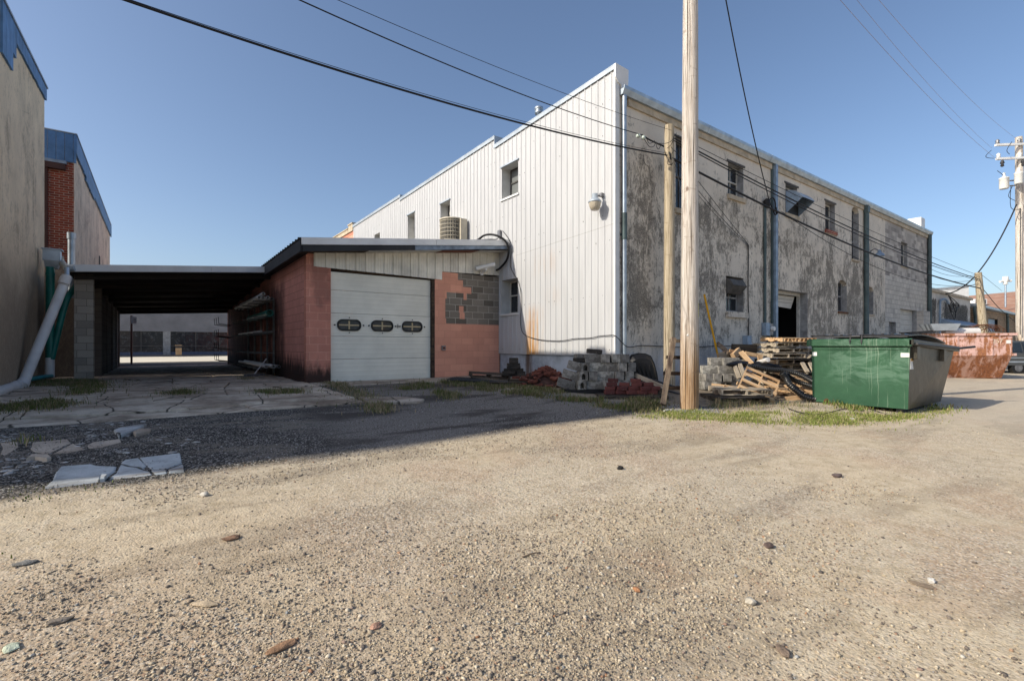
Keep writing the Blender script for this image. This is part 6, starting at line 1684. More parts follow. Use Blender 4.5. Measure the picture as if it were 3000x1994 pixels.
for gq in ([(.50, .93), (.70, 1.34), (1.15, 1.38), (1.20, .93)], [(1.28, .93), (1.23, 1.38), (2.2, 1.38), (2.25, .93)], [(2.33, .93), (2.28, 1.38), (2.6, 1.3), (3.1, .93)]):
    mb = MB(); mb.prism([cp_(s_, z, .095 + (z - .9) * .15) for s_, z in gq], cf * -.012); mb.build("window", MT['glass'], cr)
mb = MB(); mb.prism([cp_(.05, .46, -.012), cp_(4.4, .46, -.012), cp_(4.4, .52, -.012), cp_(.05, .52, -.012)], cf * .01); mb.prism([cp_(.05, .66, -.010), cp_(4.4, .66, -.010), cp_(4.4, .69, -.010), cp_(.05, .69, -.010)], cf * .01); mb.build("side_moulding", MT['galv_dull'], cr)
for s_ in (.95, 3.55):
    for w in (.02, 1.55):
        mb = MB(); mb.tube([cp_(s_, .22, w), cp_(s_, .22, w + .2)], .31, 20); wl_ = mb.build("wheel", MT['black'], cr)
        mb = MB(); mb.tube([cp_(s_, .22, w - .012), cp_(s_, .22, w + .05)], .18, 14); mb.build("rim", MT['steel'], wl_)
# ------------------------------------------------------------------ concrete block heaps
def block_mesh():
    mb = MB(); L, W, H = .395, .195, .195
    # two-core block: outer shell and webs, cores running along z
    w = .032
    mb.box(-L / 2, L / 2, -W / 2, -W / 2 + w, 0, H); mb.box(-L / 2, L / 2, W / 2 - w, W / 2, 0, H)
    for x in (-L / 2, -w / 2, L / 2 - w): mb.box(x, x + w, -W / 2 + w, W / 2 - w, 0, H)
    return mb
def solid_block_mesh(l, w, h):
    mb = MB(); mb.box(-l / 2, l / 2, -w / 2, w / 2, 0, h); return mb
protos = {}
def proto_obj(key, mbf, mat, bev):
    if key not in protos:
        mb = mbf(); me = bpy.data.meshes.new(key); me.from_pydata(mb.v, [], mb.f); me.materials.append(mat); me.update()
        protos[key] = (me, bev)
    return protos[key]
def item(name, key, M, label, cat, group=None):
    me, bev = protos[key]
    o = bpy.data.objects.new(name, me); COL.objects.link(o); o.matrix_world = M
    if bev:
        b = o.modifiers.new("bevel", 'BEVEL'); b.width = bev; b.segments = 1
    return tag(o, label, cat, group)
proto_obj("core_block", block_mesh, MT['concrete_block'], .004)
def half_mesh():
    mb = MB(); W = .195; D = .395; w = .04
    arch = [(-.045, .0), (-.045, .09), (-.03, .125), (0, .14), (.03, .125), (.045, .09), (.045, .0)]
    outer = [(-W / 2, 0), (-W / 2, W), (W / 2, W), (W / 2, 0)]
    ring = [(x, z + .02) for x, z in arch]
    f = lambda q, y: [(x, y, z) for x, z in q]
    n = len(ring)
    # front face as a fan of quads round the opening
    o8 = [(-W / 2, 0), (-W / 2, .11), (-W / 2, W), (0, W), (W / 2, W), (W / 2, .11), (W / 2, 0)]
    mb.add(f(o8, -D / 2) + f(ring, -D / 2) + f(ring, -D / 2 + .2), [(i, n + i, n + i + 1, i + 1) for i in range(n - 1)] + [(0, n - 1, 2 * n - 1, n)] + [(n + i, 2 * n + i, 2 * n + i + 1, n + i + 1) for i in range(n - 1)] + [(n, 2 * n - 1, 3 * n - 1, 2 * n), tuple(range(2 * n, 3 * n))])
    mb.quad((-W / 2, -D / 2, 0), (-W / 2, -D / 2, W), (-W / 2, D / 2, W), (-W / 2, D / 2, 0)); mb.quad((W / 2, -D / 2, W), (W / 2, -D / 2, 0), (W / 2, D / 2, 0), (W / 2, D / 2, W)); mb.quad((-W / 2, -D / 2, W), (W / 2, -D / 2, W), (W / 2, D / 2, W), (-W / 2, D / 2, W)); mb.quad((-W / 2, D / 2, 0), (-W / 2, D / 2, W), (W / 2, D / 2, W), (W / 2, D / 2, 0)); mb.quad((-W / 2, -D / 2, 0), (-W / 2, D / 2, 0), (W / 2, D / 2, 0), (W / 2, -D / 2, 0))
    return mb
proto_obj("arch_block", half_mesh, MT['concrete_block'], 0)
proto_obj("brick", lambda: solid_block_mesh(.20, .095, .06), MT['brick_loose'], .004)
proto_obj("paver", lambda: solid_block_mesh(.22, .11, .08), MT['paver'], .006)
proto_obj("dark_paver", lambda: solid_block_mesh(.22, .16, .07), MT['stone_dark'], .006)
PI = math.pi
ORD = ["first", "second", "third", "fourth", "fifth", "sixth", "seventh", "eighth"]
LEVEL = ["bottom", "second", "third", "top"]
FACE = -R(YAW)            # yaw that turns a block's long side to the viewer
ux = Vector((math.cos(FACE), math.sin(FACE), 0)); uy = Vector((-math.sin(FACE), math.cos(FACE), 0))
def heap(origin, base_z, courses, grp, where):
    for lv, row in enumerate(courses):
        for k, (x, y, kind, jz) in enumerate(row):
            p = origin + ux * x + uy * y
            yaw = FACE + jz
            z = base_z + lv * .2
            if kind == 'L': M = TR(p.x, p.y, z, yaw)
            elif kind == 'E': M = TR(p.x, p.y, z, yaw + PI / 2)
            else:            # core side turned to the viewer
                M = TR(p.x, p.y, z + .0975, yaw) @ Matrix.Rotation(PI / 2, 4, 'X') @ Matrix.Translation((0, 0, -.0975))
                if kind == 'CE': M = TR(p.x, p.y, z + .0975, yaw + PI / 2) @ Matrix.Rotation(PI / 2, 4, 'X') @ Matrix.Translation((0, 0, -.0975))
            front = "front" if y < .12 else "back"
            if kind == 'A': M = TR(p.x, p.y, z, yaw)
            item("concrete_block", "arch_block" if kind == 'A' else "core_block", M, "grey concrete block, %s from left, %s %s course of the %s" % (ORD[min(k, 7)] if y < .12 else ORD[min(k - sum(1 for q in row if q[1] < .12), 7)], front, LEVEL[lv], where), "concrete block", grp)
b0 = at(1688, 1143, 11.15); bz = b0.z = G(b0.x, b0.y) + .07
courses = [
    [(.10, 0, 'A', .05), (.42, -.02, 'L', .03), (.72, .02, 'E', -.06), (.95, .0, 'E', .1), (1.17, .04, 'E', -.05), (.3, .32, 'L', 0), (.75, .34, 'L', .1), (1.15, .36, 'L', -.1)],
    [(.14, 0, 'A', .02), (.36, .02, 'E', .04), (.66, .0, 'L', .02), (.95, .05, 'E', .15), (1.17, .06, 'CE', .2), (.3, .33, 'L', .05), (.8, .35, 'L', 0), (1.2, .36, 'E', 0)],
    [(.19, .01, 'A', -.03), (.49, .02, 'L', .02), (.75, .04, 'L', -.05), (1.02, .06, 'E', .12), (1.22, .12, 'CE', .3), (.4, .36, 'L', 0), (.85, .36, 'L', .06)],
    [(.40, .05, 'L', .04), (.66, .07, 'E', -.04), (.88, .08, 'E', .12), (1.08, .10, 'E', .2), (.2, .25, 'L', .3)],
]
heap(b0, bz, courses, "concrete blocks stacked at the warehouse corner", "warehouse corner stack")
for k in range(3):      # leaning outer column on the left
    p = b0 - ux * (.26 - k * .12) + uy * .02
    M = TR(p.x, p.y, bz + .02 + k * .2, FACE) @ Matrix.Rotation(R(16), 4, 'Y')
    item("concrete_block", "core_block", M, "pale concrete block tilted at the stack's left side, %s of three" % ["lowest", "middle", "uppermost"][k], "concrete block", "concrete blocks stacked at the warehouse corner")
p = b0 + ux * .42 + uy * .05; item("paving_stone", "dark_paver", TR(p.x, p.y, bz + .805, FACE, 0, .08, 1.5), "reddish flat stone on top of the block stack", "stone")
p = b0 + ux * .12 + uy * .12; item("paving_stone", "dark_paver", TR(p.x, p.y, bz + .61, FACE + .2, 0, 0, 1.4), "dark flat stone at the left of the block stack's third course", "stone")
mb = MB(); p = b0 + ux * .5 + uy * .15
mb.box(-.8, .95, -.35, .45, -.09, -.01, M=TR(p.x, p.y, bz, FACE)); tag(mb.build("plastic_pallet", MT['black_plastic']), "black plastic pallet sagging under the block stack", "pallet")
# second heap, right of the pole
b1 = at(2058, 1128, 12.3); bz1 = G(b1.x, b1.y) + .02
heap(b1, bz1, [
    [(.05, .0, 'E', .1), (.28, -.02, 'A', -.05), (.52, -.05, 'C', .08), (.78, .05, 'E', .0), (.4, .4, 'L', 0)],
    [(.08, .02, 'E', .15), (.30, .0, 'E', .05), (.56, -.02, 'E', -.05), (.76, .04, 'E', .1), (.2, .4, 'L', 0)],
    [(.20, .08, 'L', -.05), (.58, .02, 'L', .04), (.60, .4, 'L', .0)],
    [(.42, .15, 'L', .02), (.72, .04, 'L', .03)],
], "concrete blocks heaped right of the tall pole", "heap behind the pole")
p = at(2100, 1052, 12.35); 
# loose bricks
def rubble(cx, n, spread, h, key, name, label, cat, grp, seed, tilt=1.):
    r = random.Random(seed)
    for i in range(n):
        a = r.uniform(0, 2 * PI); d = min(abs(r.gauss(0, .5)), .95 + r.uniform(0, .1))
        x = d * math.cos(a) * spread[0]; y = d * math.sin(a) * spread[1]
        hh = h * max(0, 1 - (d / 1.0) ** 1.2) * r.uniform(.8, 1)
        p = cx + ux * x + uy * y
        t = tilt * (.15 + .5 * min(1, hh / .2))
        M = TR(p.x, p.y, G(p.x, p.y) + .01 + hh, r.uniform(0, PI), r.gauss(0, t * .6), r.gauss(0, t * .5))
        item(name, key, M, label, cat, grp)
c = at(1600, 1128, 12.5)
rubble(c, 130, (.82, .55), .44, "brick", "brick", "broken red brick lying loose in the rubble heap left of the block stack", "brick", "loose bricks in the rubble heap", 5)
mb = MB(); o_ = c.copy()
n_r, n_a = 7, 22
vs_ = []; fs_ = []
for i in range(n_r + 1):
    for j in range(n_a):
        w = 2 * PI * j / n_a; d = i / n_r
        p = c + ux * (.74 * d * math.cos(w)) + uy * (.5 * d * math.sin(w))
        vs_.append((p.x, p.y, G(p.x, p.y) - .02 + .40 * max(0, 1 - d ** 1.2) + rnd.uniform(-.02, .02)))
for i in range(n_r):
    for j in range(n_a): fs_.append((i * n_a + j, i * n_a + (j + 1) % n_a, (i + 1) * n_a + (j + 1) % n_a, (i + 1) * n_a + j))
mb.add(vs_, fs_); tag(mb.build("rubble", plain('dark_brick_rubble', (.09, .045, .035), .95, 0, .4, 9., bump=.5)), "dark crumbled brick and mortar filling the rubble heap", "rubble", None, "stuff")
for k, (uu, vv) in enumerate(((1512, 1106), (1538, 1105))):
    p = at(uu, vv + 3, 12.7); item("brick", "brick", TR(p.x, p.y, at(uu, vv + 3, 12.7).z, FACE + .1), ["orange brick with a white end on the low platform", "pinkish brick beside the orange one on the platform"][k], "brick")
# pile of dark pavers by the foundation
c = at(1505, 1100, 13.0)
lv = 0
for n_, wdt in ((4, .42), (4, .40), (3, .30), (2, .12), (2, .12), (1, .0), (1, .0)):
    for k in range(n_):
        p = c + ux * ((k - (n_ - 1) / 2) * (wdt / max(1, n_ - 1) if n_ > 1 else 0)) + uy * rnd.uniform(-.06, .06)
        item("paving_stone", "dark_paver", TR(p.x, p.y, .52 + lv * .072, FACE + rnd.uniform(-.4, .4), 0, rnd.uniform(-.05, .05)), "blackened paving stone in the small tapering pile by the foundation", "stone", "blackened stones piled by the foundation")
    lv += 1
# red pavers
c = at(1852, 1158, 10.45); g0 = G(c.x, c.y) + .09
rowsP = [[(-.50, 0), (-.27, .02), (-.03, -.02), (.2, .0), (.44, .02), (-.4, .2), (-.1, .22), (.2, .2), (.5, .22)], [(-.48, .03), (-.24, .0), (.02, .02), (.27, -.01), (.5, .04), (-.3, .22), (.1, .22), (.4, .2)], [(-.44, .05), (-.16, .06), (.1, .03), (.36, .08), (.2, .25)], [(.08, .05), (-.40, .12)]]
for lv, row in enumerate(rowsP):
    for k, (x, y) in enumerate(row):
        p = c + ux * (x + .02) + uy * (y + .05)
        item("paver", "paver", TR(p.x, p.y, g0 + lv * .083, FACE + rnd.uniform(-.35, .35), 0, rnd.uniform(-.05, .05)), "dull red paver, %s in the %s layer of the low paver stack" % (["front first", "front second", "front third", "front fourth", "front fifth", "back first", "back second", "back third", "back fourth"][k] if lv < 2 else ORD[k], LEVEL[lv]), "paver", "red pavers stacked before the pole")
mb = MB(); mb.box(-.72, .72, -.2, .45, -.10, -.015, M=TR(c.x, c.y, g0, FACE)); tag(mb.build("low_pallet", MT['pallet_dark']), "low black pallet under the red pavers", "pallet")
p = at(1822, 1124, 11.0); item("concrete_block", "core_block", TR(p.x, p.y, G(p.x, p.y) + .03, FACE + .2, 0, 0, .8), "pale small block lying behind the red pavers", "concrete block")
p = at(1786, 1132, 11.2); item("concrete_block", "core_block", TR(p.x, p.y, G(p.x, p.y) + .03, FACE + PI / 2), "brownish block standing between the stack and red pavers", "concrete block")
# black tub on end and a plank frame
n_ = 14
c = at(1878, 1128, 11.9)
t = thing("wheelbarrow", "black plastic wheelbarrow tub tipped on end against the grey wall", "wheelbarrow", (c.x, c.y, G(c.x, c.y)))
def tub(s, h, d): return c + ux * s + uy * d + Vector((0, 0, h))
gz0 = G(c.x, c.y) - c.z
outl = [(-.32, gz0 + .0), (-.34, .25), (-.34, .50), (-.31, .64), (-.22, .73), (-.05, .77), (.12, .76), (.25, .70), (.33, .52), (.39, .28), (.44, gz0 + .0)]
mb = MB()
ro = [tub(s_, h_, 0 + .05 * h_) for s_, h_ in outl]; ri = [tub(s_ * .80 + .02, gz0 + (h_ - gz0) * .86 + .02, -.09) for s_, h_ in outl]
n_ = len(ro); mb.add(ro + ri, [(i, i + 1, n_ + i + 1, n_ + i) for i in range(n_ - 1)] + [tuple(range(n_, 2 * n_))])
ro2 = [q - uy * .0 + (q - tub(.03, .3, 0)) * .05 for q in ro]; mb.add(ro + ro2, [(i, i + 1, n_ + i + 1, n_ + i) for i in range(n_ - 1)])
mb.build("tub", MT['black_plastic'], t)
mb = MB()
for k in range(4): mb.tube(smoothpath([tub(-.2 + k * .13, .60 - .03 * k, -.10), tub(-.1 + k * .10, .36, -.105), tub(.02 + k * .08, .1, -.10)], 4), .018, 5)
mb.build("fold", MT['black_plastic'], t)
mb = MB(); mb.tube([tub(.0, .22, -.1), tub(1.05, -.12, -.6)], .022, 8); mb.tube([tub(-.1, .05, -.3), tub(.95, -.2, -.75)], .022, 8); mb.build("handle", MT['steel_dark'], t)
proto_planks = []
def plank(u0, v0, d0, u1, v1, d1, w, th, m, label, cat="plank", upv=None):
    a, b = at(u0, v0, d0), at(u1, v1, d1)
    d = (b - a).normalized(); side = d.cross(Vector((_s, _c, 0)) if upv is None else upv).normalized(); nn = d.cross(side).normalized()
    M = Matrix(((d.x, side.x, nn.x, a.x), (d.y, side.y, nn.y, a.y), (d.z, side.z, nn.z, a.z), (0, 0, 0, 1)))
    mb = MB(); mb.box(0, (b - a).length, -w / 2, w / 2, -th / 2, th / 2)
    ob = mb.build("plank", m); ob.matrix_world = M
    bv = ob.modifiers.new("bevel", 'BEVEL'); bv.width = .003; bv.segments = 1
    return tag(ob, label, cat)
plank(1860, 1098, 11.2, 1945, 1135, 10.6, .10, .03, MT['pallet_old'], "pale weathered board slanting right of the black tub")
plank(1870, 1120, 11.0, 1950, 1150, 10.4, .12, .03, MT['pallet_dark'], "dark board lying below the pale slanting board")
# broken ladder-like frame leaning on the pole
lf = thing("wooden_frame", "weathered wooden ladder-like frame leaning beside the tall pole", "wooden frame", tuple(at(1943, 1180, 9.1)))
def post_(a, b, w, th, name, m):
    d = (b - a).normalized(); side = d.cross(Vector((_s, _c, 0))).normalized(); nn = d.cross(side).normalized()
    M = Matrix(((d.x, side.x, nn.x, a.x), (d.y, side.y, nn.y, a.y), (d.z, side.z, nn.z, a.z), (0, 0, 0, 1)))
    mb = MB(); mb.box(0, (b - a).length, -w / 2, w / 2, -th / 2, th / 2, M=M); mb.build(name, m, lf)
post_(at(1942, 1184, 9.05), at(1974, 990, 9.6), .09, .06, "rail", MT['plank_dark']); post_(at(2000, 1180, 9.3), at(2005, 992, 9.75), .09, .06, "rail", MT['plank_dark'])
for k, (va, ua) in enumerate(((998, 1962), (1046, 1953), (1093, 1944), (1136, 1948))):
    D_ = 9.62 - (va - 990) / 190 * .5
    post_(at(ua, va, D_ + .1), at(1996, va + 1, D_ + .16), .07, .035, "rung", MT['darkwood'] if k else MT['plank_dark'])

# ------------------------------------------------------------------ pallets
def make_pallet(mat, label, nboards=7):
    t = thing("pallet", label, "pallet", (0, 0, 0), "wooden pallets in the yard")
    L, W = 1.0, 1.05
    mb = MB()
    for k in range(nboards):
        x = k * (L - .09) / (nboards - 1); wv = .09 if k % 2 else .10
        mb.box(-W / 2 + rnd.uniform(-.015, .015), W / 2 + rnd.uniform(-.015, .015), x - L / 2, x - L / 2 + wv, .105, .122)
    mb.build("top_deck", mat, t)
    for x in (-L / 2, -.02, L / 2 - .04):
        mb = MB(); pr_ = [(x0_, z_) for x0_, z_ in ((-W / 2, 0.018), (-W / 2 + .2, .018), (-W / 2 + .22, .05), (-W / 2 + .36, .05), (-W / 2 + .38, .018), (W / 2 - .38, .018), (W / 2 - .36, .05), (W / 2 - .22, .05), (W / 2 - .2, .018), (W / 2, .018), (W / 2, .104), (-W / 2, .104))]
        mb.prism([(y_, x, z_) for y_, z_ in pr_], (0, .038, 0)) if False else mb.prism([(x, y_, z_) for y_, z_ in pr_], (.038, 0, 0))
        mb.build("stringer", mat, t)
    return t
def make_pallet2(mat, label, nb=7):
    """boards run along x, stringers along y"""
    t = thing("pallet", label, "pallet", (0, 0, 0), "wooden pallets in the yard")
    L, W = 1.05, 1.0
    mb = MB()
    for k in range(nb):
        y = -W / 2 + k * (W - .095) / (nb - 1)
        mb.box(-L / 2 + rnd.uniform(-.012, .012), L / 2 + rnd.uniform(-.012, .012), y, y + .095, .105, .122)
    mb.build("top_deck", mat, t)
    pr_ = [(-W / 2, .018), (-W / 2 + .2, .018), (-W / 2 + .22, .05), (-W / 2 + .36, .05), (-W / 2 + .38, .018), (W / 2 - .38, .018), (W / 2 - .36, .05), (W / 2 - .22, .05), (W / 2 - .2, .018), (W / 2, .018), (W / 2, .104), (-W / 2, .104)]
    for x in (-L / 2 + .005, -.019, L / 2 - .043):
        mb = MB(); mb.prism([(x, y_, z_) for y_, z_ in pr_], (.038, 0, 0)); mb.build("stringer", mat, t)
    mb = MB()
    for y in (-W / 2, -.05, W / 2 - .1): mb.box(-L / 2, L / 2, y, y + .1, 0, .017)
    mb.build("bottom_deck", mat, t)
    return t
PG = {m: make_pallet2(MT[m], "prototype") for m in ('pallet_new', 'pallet_old', 'pallet_dark')}
PN4 = make_pallet2(MT['pallet_new'], "prototype", 4)
sp = at(2282, 1075, 13.3); sz0 = G(sp.x, sp.y)
seq = ['pallet_old', 'pallet_old', 'pallet_dark', 'pallet_old', 'pallet_old', 'pallet_dark', 'pallet_old', 'pallet_old', 'pallet_old', 'pallet_new']
for k, m in enumerate(seq):
    nm = ["lowest", "second lowest", "third lowest", "fourth lowest", "fifth lowest", "sixth lowest", "fourth from the top", "third from the top", "second from the top", "topmost"][k]
    off = ux * rnd.uniform(-.10, .10) + uy * rnd.uniform(-.05, .08) + (ux * .22 if k == 9 else Vector((0, 0, 0)))
    M = TR(sp.x + off.x, sp.y + off.y, sz0 + k * .141 + (.02 if k > 5 else 0), FACE + rnd.uniform(-.12, .12) + .25, rnd.uniform(-.02, .02), rnd.uniform(-.02, .02), .94)
    dup(PG[m], M, "%s %s wooden pallet of the tall stack behind the dumpster" % (nm, {'pallet_old': 'grey', 'pallet_dark': 'blackened', 'pallet_new': 'fresh pale'}[m]), "wooden pallets in the yard")
# second stack half hidden by the dumpster
sp2 = at(2375, 1070, 14.3)
for k in range(8):
    M = TR(sp2.x + rnd.uniform(-.06, .06), sp2.y + rnd.uniform(-.06, .06), G(sp2.x, sp2.y) + k * .141, FACE + .9 + rnd.uniform(-.08, .08))
    dup(PG['pallet_dark' if k % 3 else 'pallet_old'], M, "%s dark pallet in the stack half hidden by the dumpster" % ["lowest", "second lowest", "third lowest", "fourth lowest", "fourth from the top", "third from the top", "second from the top", "topmost"][k], "wooden pallets in the yard")
# fresh pallet leaning towards the camera
BRp, BLp, TLp = at(2256, 1171, 10.4), at(2153, 1126, 10.6), at(2201, 1077, 11.4)
ex1 = (BRp - BLp); ey1 = (TLp - BLp); cen = BLp + ex1 * .5 + ey1 * .5
sx_, sy_ = ex1.length / 1.05, ey1.length / 1.0
ex1n = ex1.normalized(); nn_ = ex1n.cross(ey1).normalized(); ey1n = ey1.normalized()
M = Matrix(((ex1n.x * sx_, ey1n.x * sy_, nn_.x, cen.x), (ex1n.y * sx_, ey1n.y * sy_, nn_.y, cen.y), (ex1n.z * sx_, ey1n.z * sy_, nn_.z, cen.z), (0, 0, 0, 1))) @ Matrix.Translation((0, 0, -.122))
PN4.matrix_world = M; PN4["label"] = "fresh pale pallet tipped up on its corner in front of the blocks"
# flat dark pallets in front
p = at(2148, 1150, 10.5); PG['pallet_dark'].matrix_world = TR(p.x, p.y, G(p.x, p.y) + .0, FACE + .03); PG['pallet_dark']["label"] = "blackened pallet lying flat on the ground right of the pole"
p = at(2165, 1139, 10.75); PG['pallet_old'].matrix_world = TR(p.x, p.y, G(p.x, p.y) + .142, FACE - .12); PG['pallet_old']["label"] = "grey broken pallet lying on the blackened flat one"
p = at(2330, 1158, 12.0); PG['pallet_new'].matrix_world = TR(p.x, p.y, G(p.x, p.y) + .02, FACE + .3, .1); PG['pallet_new']["label"] = "pale pallet lying under the black corrugated pipes"
p = at(2350, 1130, 12.3); dup(PG['pallet_new'], TR(p.x, p.y, G(p.x, p.y) + .25, FACE + .5, .45, .1), "pale pallet tilted behind the corrugated pipes at the dumpster", "wooden pallets in the yard")
p = at(1432, 1106, 13.2); dup(PG['pallet_dark'], TR(p.x, p.y, .48, FACE + .15, 0, .06), "blackened pallet lying before the fresh pink wall", "wooden pallets in the yard")
p = at(1500, 1118, 12.75); dup(PG['pallet_dark'], TR(p.x, p.y, .30, FACE - .1), "low dark pallet carrying two bricks by the foundation", "wooden pallets in the yard")
# loose timber
plank(2100, 1004, 13.3, 2145, 1042, 12.9, .12, .03, MT['plank_dark'], "brown board slanting down behind the yellow guard")
plank(2148, 1044, 12.6, 2166, 1026, 12.9, .16, .10, MT['plank'], "chunky pale offcut standing on the block heap")
plank(2170, 1030, 12.5, 2202, 1066, 12.2, .13, .04, MT['plank'], "broad pale plank leaning across the heap's top")
plank(2183, 1034, 12.9, 2232, 1044, 12.9, .10, .08, MT['plank'], "pale beam lying level behind the leaning plank")
plank(2226, 1040, 12.7, 2228, 1060, 12.7, .12, .05, MT['plank'], "short orange upright block under the pale beam's end")
plank(2145, 1022, 13.4, 2215, 1024, 13.5, .28, .1, MT['pallet_dark'], "charred dark beam against the stucco wall")
plank(2242, 1063, 12.6, 2325, 1055, 13.2, .09, .03, MT['plank'], "long yellow board before the pallet stack")
plank(2285, 1078, 13.0, 2350, 1082, 13.2, .30, .02, MT['plank_dark'], "flat brown sheet of board below the pallet stack")
plank(2350, 1062, 12.6, 2366, 1090, 12.4, .10, .04, MT['pallet_old'], "grey board standing on end left of the dumpster")
plank(2373, 1062, 12.6, 2386, 1090, 12.4, .10, .04, MT['pallet_old'], "second grey board standing on end at the dumpster's edge")
plank(2335, 1121, 11.8, 2388, 1155, 11.2, .12, .05, MT['plank'], "pale plank slanting beneath the lower corrugated pipe")
plank(2300, 1128, 11.5, 2345, 1158, 11.0, .07, .04, MT['plank'], "narrow pale batten between the corrugated pipes")
plank(2084, 1132, 11.4, 2150, 1140, 11.2, .16, .03, MT['plank'], "wide pale board lying before the concrete blocks")
plank(2095, 1148, 10.6, 2170, 1150, 10.5, .10, .08, MT['plank_dark'], "weathered beam lying on the flat dark pallets")
plank(2175, 1150, 10.5, 2240, 1162, 10.4, .10, .03, MT['pallet_old'], "grey board under the tipped pallet's corner")
plank(2150, 1066, 12.1, 2166, 1108, 11.9, .09, .06, MT['pallet_old'], "first grey log post leaning right of the block heap")
plank(2166, 1066, 12.1, 2180, 1104, 11.9, .10, .07, MT['pallet_old'], "second grey log post leaning right of the block heap")
plank(2300, 1168, 10.9, 2385, 1160, 10.8, .10, .02, MT['plank'], "thin pale board on the soil below the pipes")
plank(2410, 1196, 9.7, 2640, 1216, 8.9, .02, .01, MT['pallet_old'], "thin rusty strip on the grass before the dumpster")
_r = random.Random(23)
for k in range(26):
    uu, vv, dd = _r.choice([(2140, 1040, 12.9), (2190, 1060, 12.7), (2235, 1075, 12.6), (2300, 1120, 12.2), (2330, 1140, 11.8), (2360, 1105, 12.4), (2200, 1135, 11.3), (2120, 1150, 10.9), (2260, 1150, 11.4)])
    uu += _r.uniform(-28, 28); vv += _r.uniform(-10, 10); an = _r.uniform(-.6, .7); ll = _r.uniform(35, 80)
    m_ = _r.choice(['plank', 'pallet_old', 'pallet_old', 'pallet_dark', 'plank_dark'])
    plank(uu - ll * .5 * math.cos(an), vv - ll * .5 * math.sin(an) * .6, dd + _r.uniform(-.25, .25), uu + ll * .5 * math.cos(an), vv + ll * .5 * math.sin(an) * .6, dd + _r.uniform(-.25, .25), _r.uniform(.06, .12), _r.uniform(.018, .04), MT[m_], "broken board lying loose in the wood heap left of the dumpster")["group"] = "loose boards in the wood heap"
mb = MB(); mb.tube([at(2222, 1062, 12.6), at(2250, 1053, 12.1)], .06, 14, hollow=.85)
mb.v.reverse() if False else None
tag(mb.build("pipe_offcut", MT['pvc_white']), "short pale blue-white pipe offcut on top of the wood heap", "pipe")
# corrugated drain pipes
def corrugated(label, pl, r, pitch=.045):
    path = smoothpath([at(*q) for q in pl], 40)
    acc = [0.]
    for a, b in zip(path[:-1], path[1:]): acc.append(acc[-1] + (b - a).length)
    out = []; rr = []; tot = acc[-1]; n = int(tot / (pitch / 4)); j = 0
    for i in range(n + 1):
        d = tot * i / n
        while j < len(acc) - 2 and acc[j + 1] < d: j += 1
        t = (d - acc[j]) / max(1e-9, acc[j + 1] - acc[j])
        out.append(path[j].lerp(path[j + 1], t)); rr.append(r * (1 + (.17 if i % 4 in (1, 2) else 0)))
    mb = MB(); mb.tube(out, rr, 14, hollow=.8)
    tag(mb.build("corrugated_pipe", MT['black_ribbed']), label, "pipe")
MT['black_ribbed'] = plain('black_corrugated_plastic', (.018, .018, .018), .35, 0, .1, 3., spec=.5)
corrugated("upper black corrugated pipe snaking from the open end to the dumpster", [(2187, 1072, 11.6), (2215, 1074, 11.6), (2250, 1082, 11.6), (2295, 1085, 11.6), (2340, 1096, 11.5), (2372, 1112, 11.3), (2395, 1124, 11.1)], .056)
corrugated("middle black corrugated pipe running behind the bent one", [(2300, 1094, 11.3), (2320, 1110, 11.4), (2345, 1121, 11.4), (2372, 1129, 11.3), (2400, 1138, 11.1)], .054)
corrugated("lower bent black corrugated pipe in front of the others", [(2290, 1092, 10.9), (2303, 1108, 10.9), (2312, 1124, 10.8), (2335, 1145, 10.7), (2360, 1162, 10.6), (2395, 1170, 10.5)], .062)
corrugated("black corrugated hose lying at the foot of the pink wall", [(1312, 1118, 12.9), (1330, 1113, 12.9), (1380, 1115, 12.7), (1440, 1120, 12.5), (1490, 1122, 12.4)], .075)
mb = MB(); mb.tube(smoothpath([at(2130, 1068, 12.0), at(2190, 1066, 12.3), at(2240, 1070, 12.3), at(2290, 1076, 12.2)], 5), [.03, .05, .08, .09, .09, .08, .09, .07, .09, .08, .06, .08, .07, .06, .05, .03], 8)
tag(mb.build("black_tarp", MT['black_plastic']), "crumpled black tarp behind the upper corrugated pipe", "tarp")
mb = MB(); pth = [gnd(2310 + k * 22, 1196 + 14 * math.sin(k * .5) + k * 1.1, .02) for k in range(15)]; mb.tube(smoothpath(pth, 3), .010, 5)
tag(mb.build("loose_wire", MT['wire']), "black wire lying in the grass before the dumpster", "wire")
mb = MB(); p = gnd(1952, 1205); mb.box(-.09, .09, -.02, .02, 0, .02, M=TR(p.x, p.y, p.z + .01, .3)); tag(mb.build("litter", MT['white_plain']), "white scrap of litter beside the pole's gravel", "litter")
mb = MB(); p = gnd(2497, 1229); mb.box(-.05, .05, -.03, .03, 0, .03, M=TR(p.x, p.y, p.z, .7)); tag(mb.build("litter", MT['white_plain']), "white scrap of litter on the grass before the dumpster", "litter")
# grey stone collar round the pole
a_ = rs.uniform(0, 2 * PI, 1500); d_ = .16 + np.abs(rs.normal(0, .22, 1500))
me = stones_mesh("gravel", PB.x + d_ * np.cos(a_) - .12, PB.y + d_ * np.sin(a_) - .05, rs.uniform(.008, .022, 1500), ICO_V, ICO_F, .2)
me.materials.append(m_stone("pole_stone", [(0., (.10, .10, .11)), (.5, (.26, .255, .25)), (1., (.48, .47, .45))]))
o = bpy.data.objects.new("gravel", me); COL.objects.link(o); tag(o, "grey crushed stone heaped round the tall pole's foot", "gravel", None, "stuff")
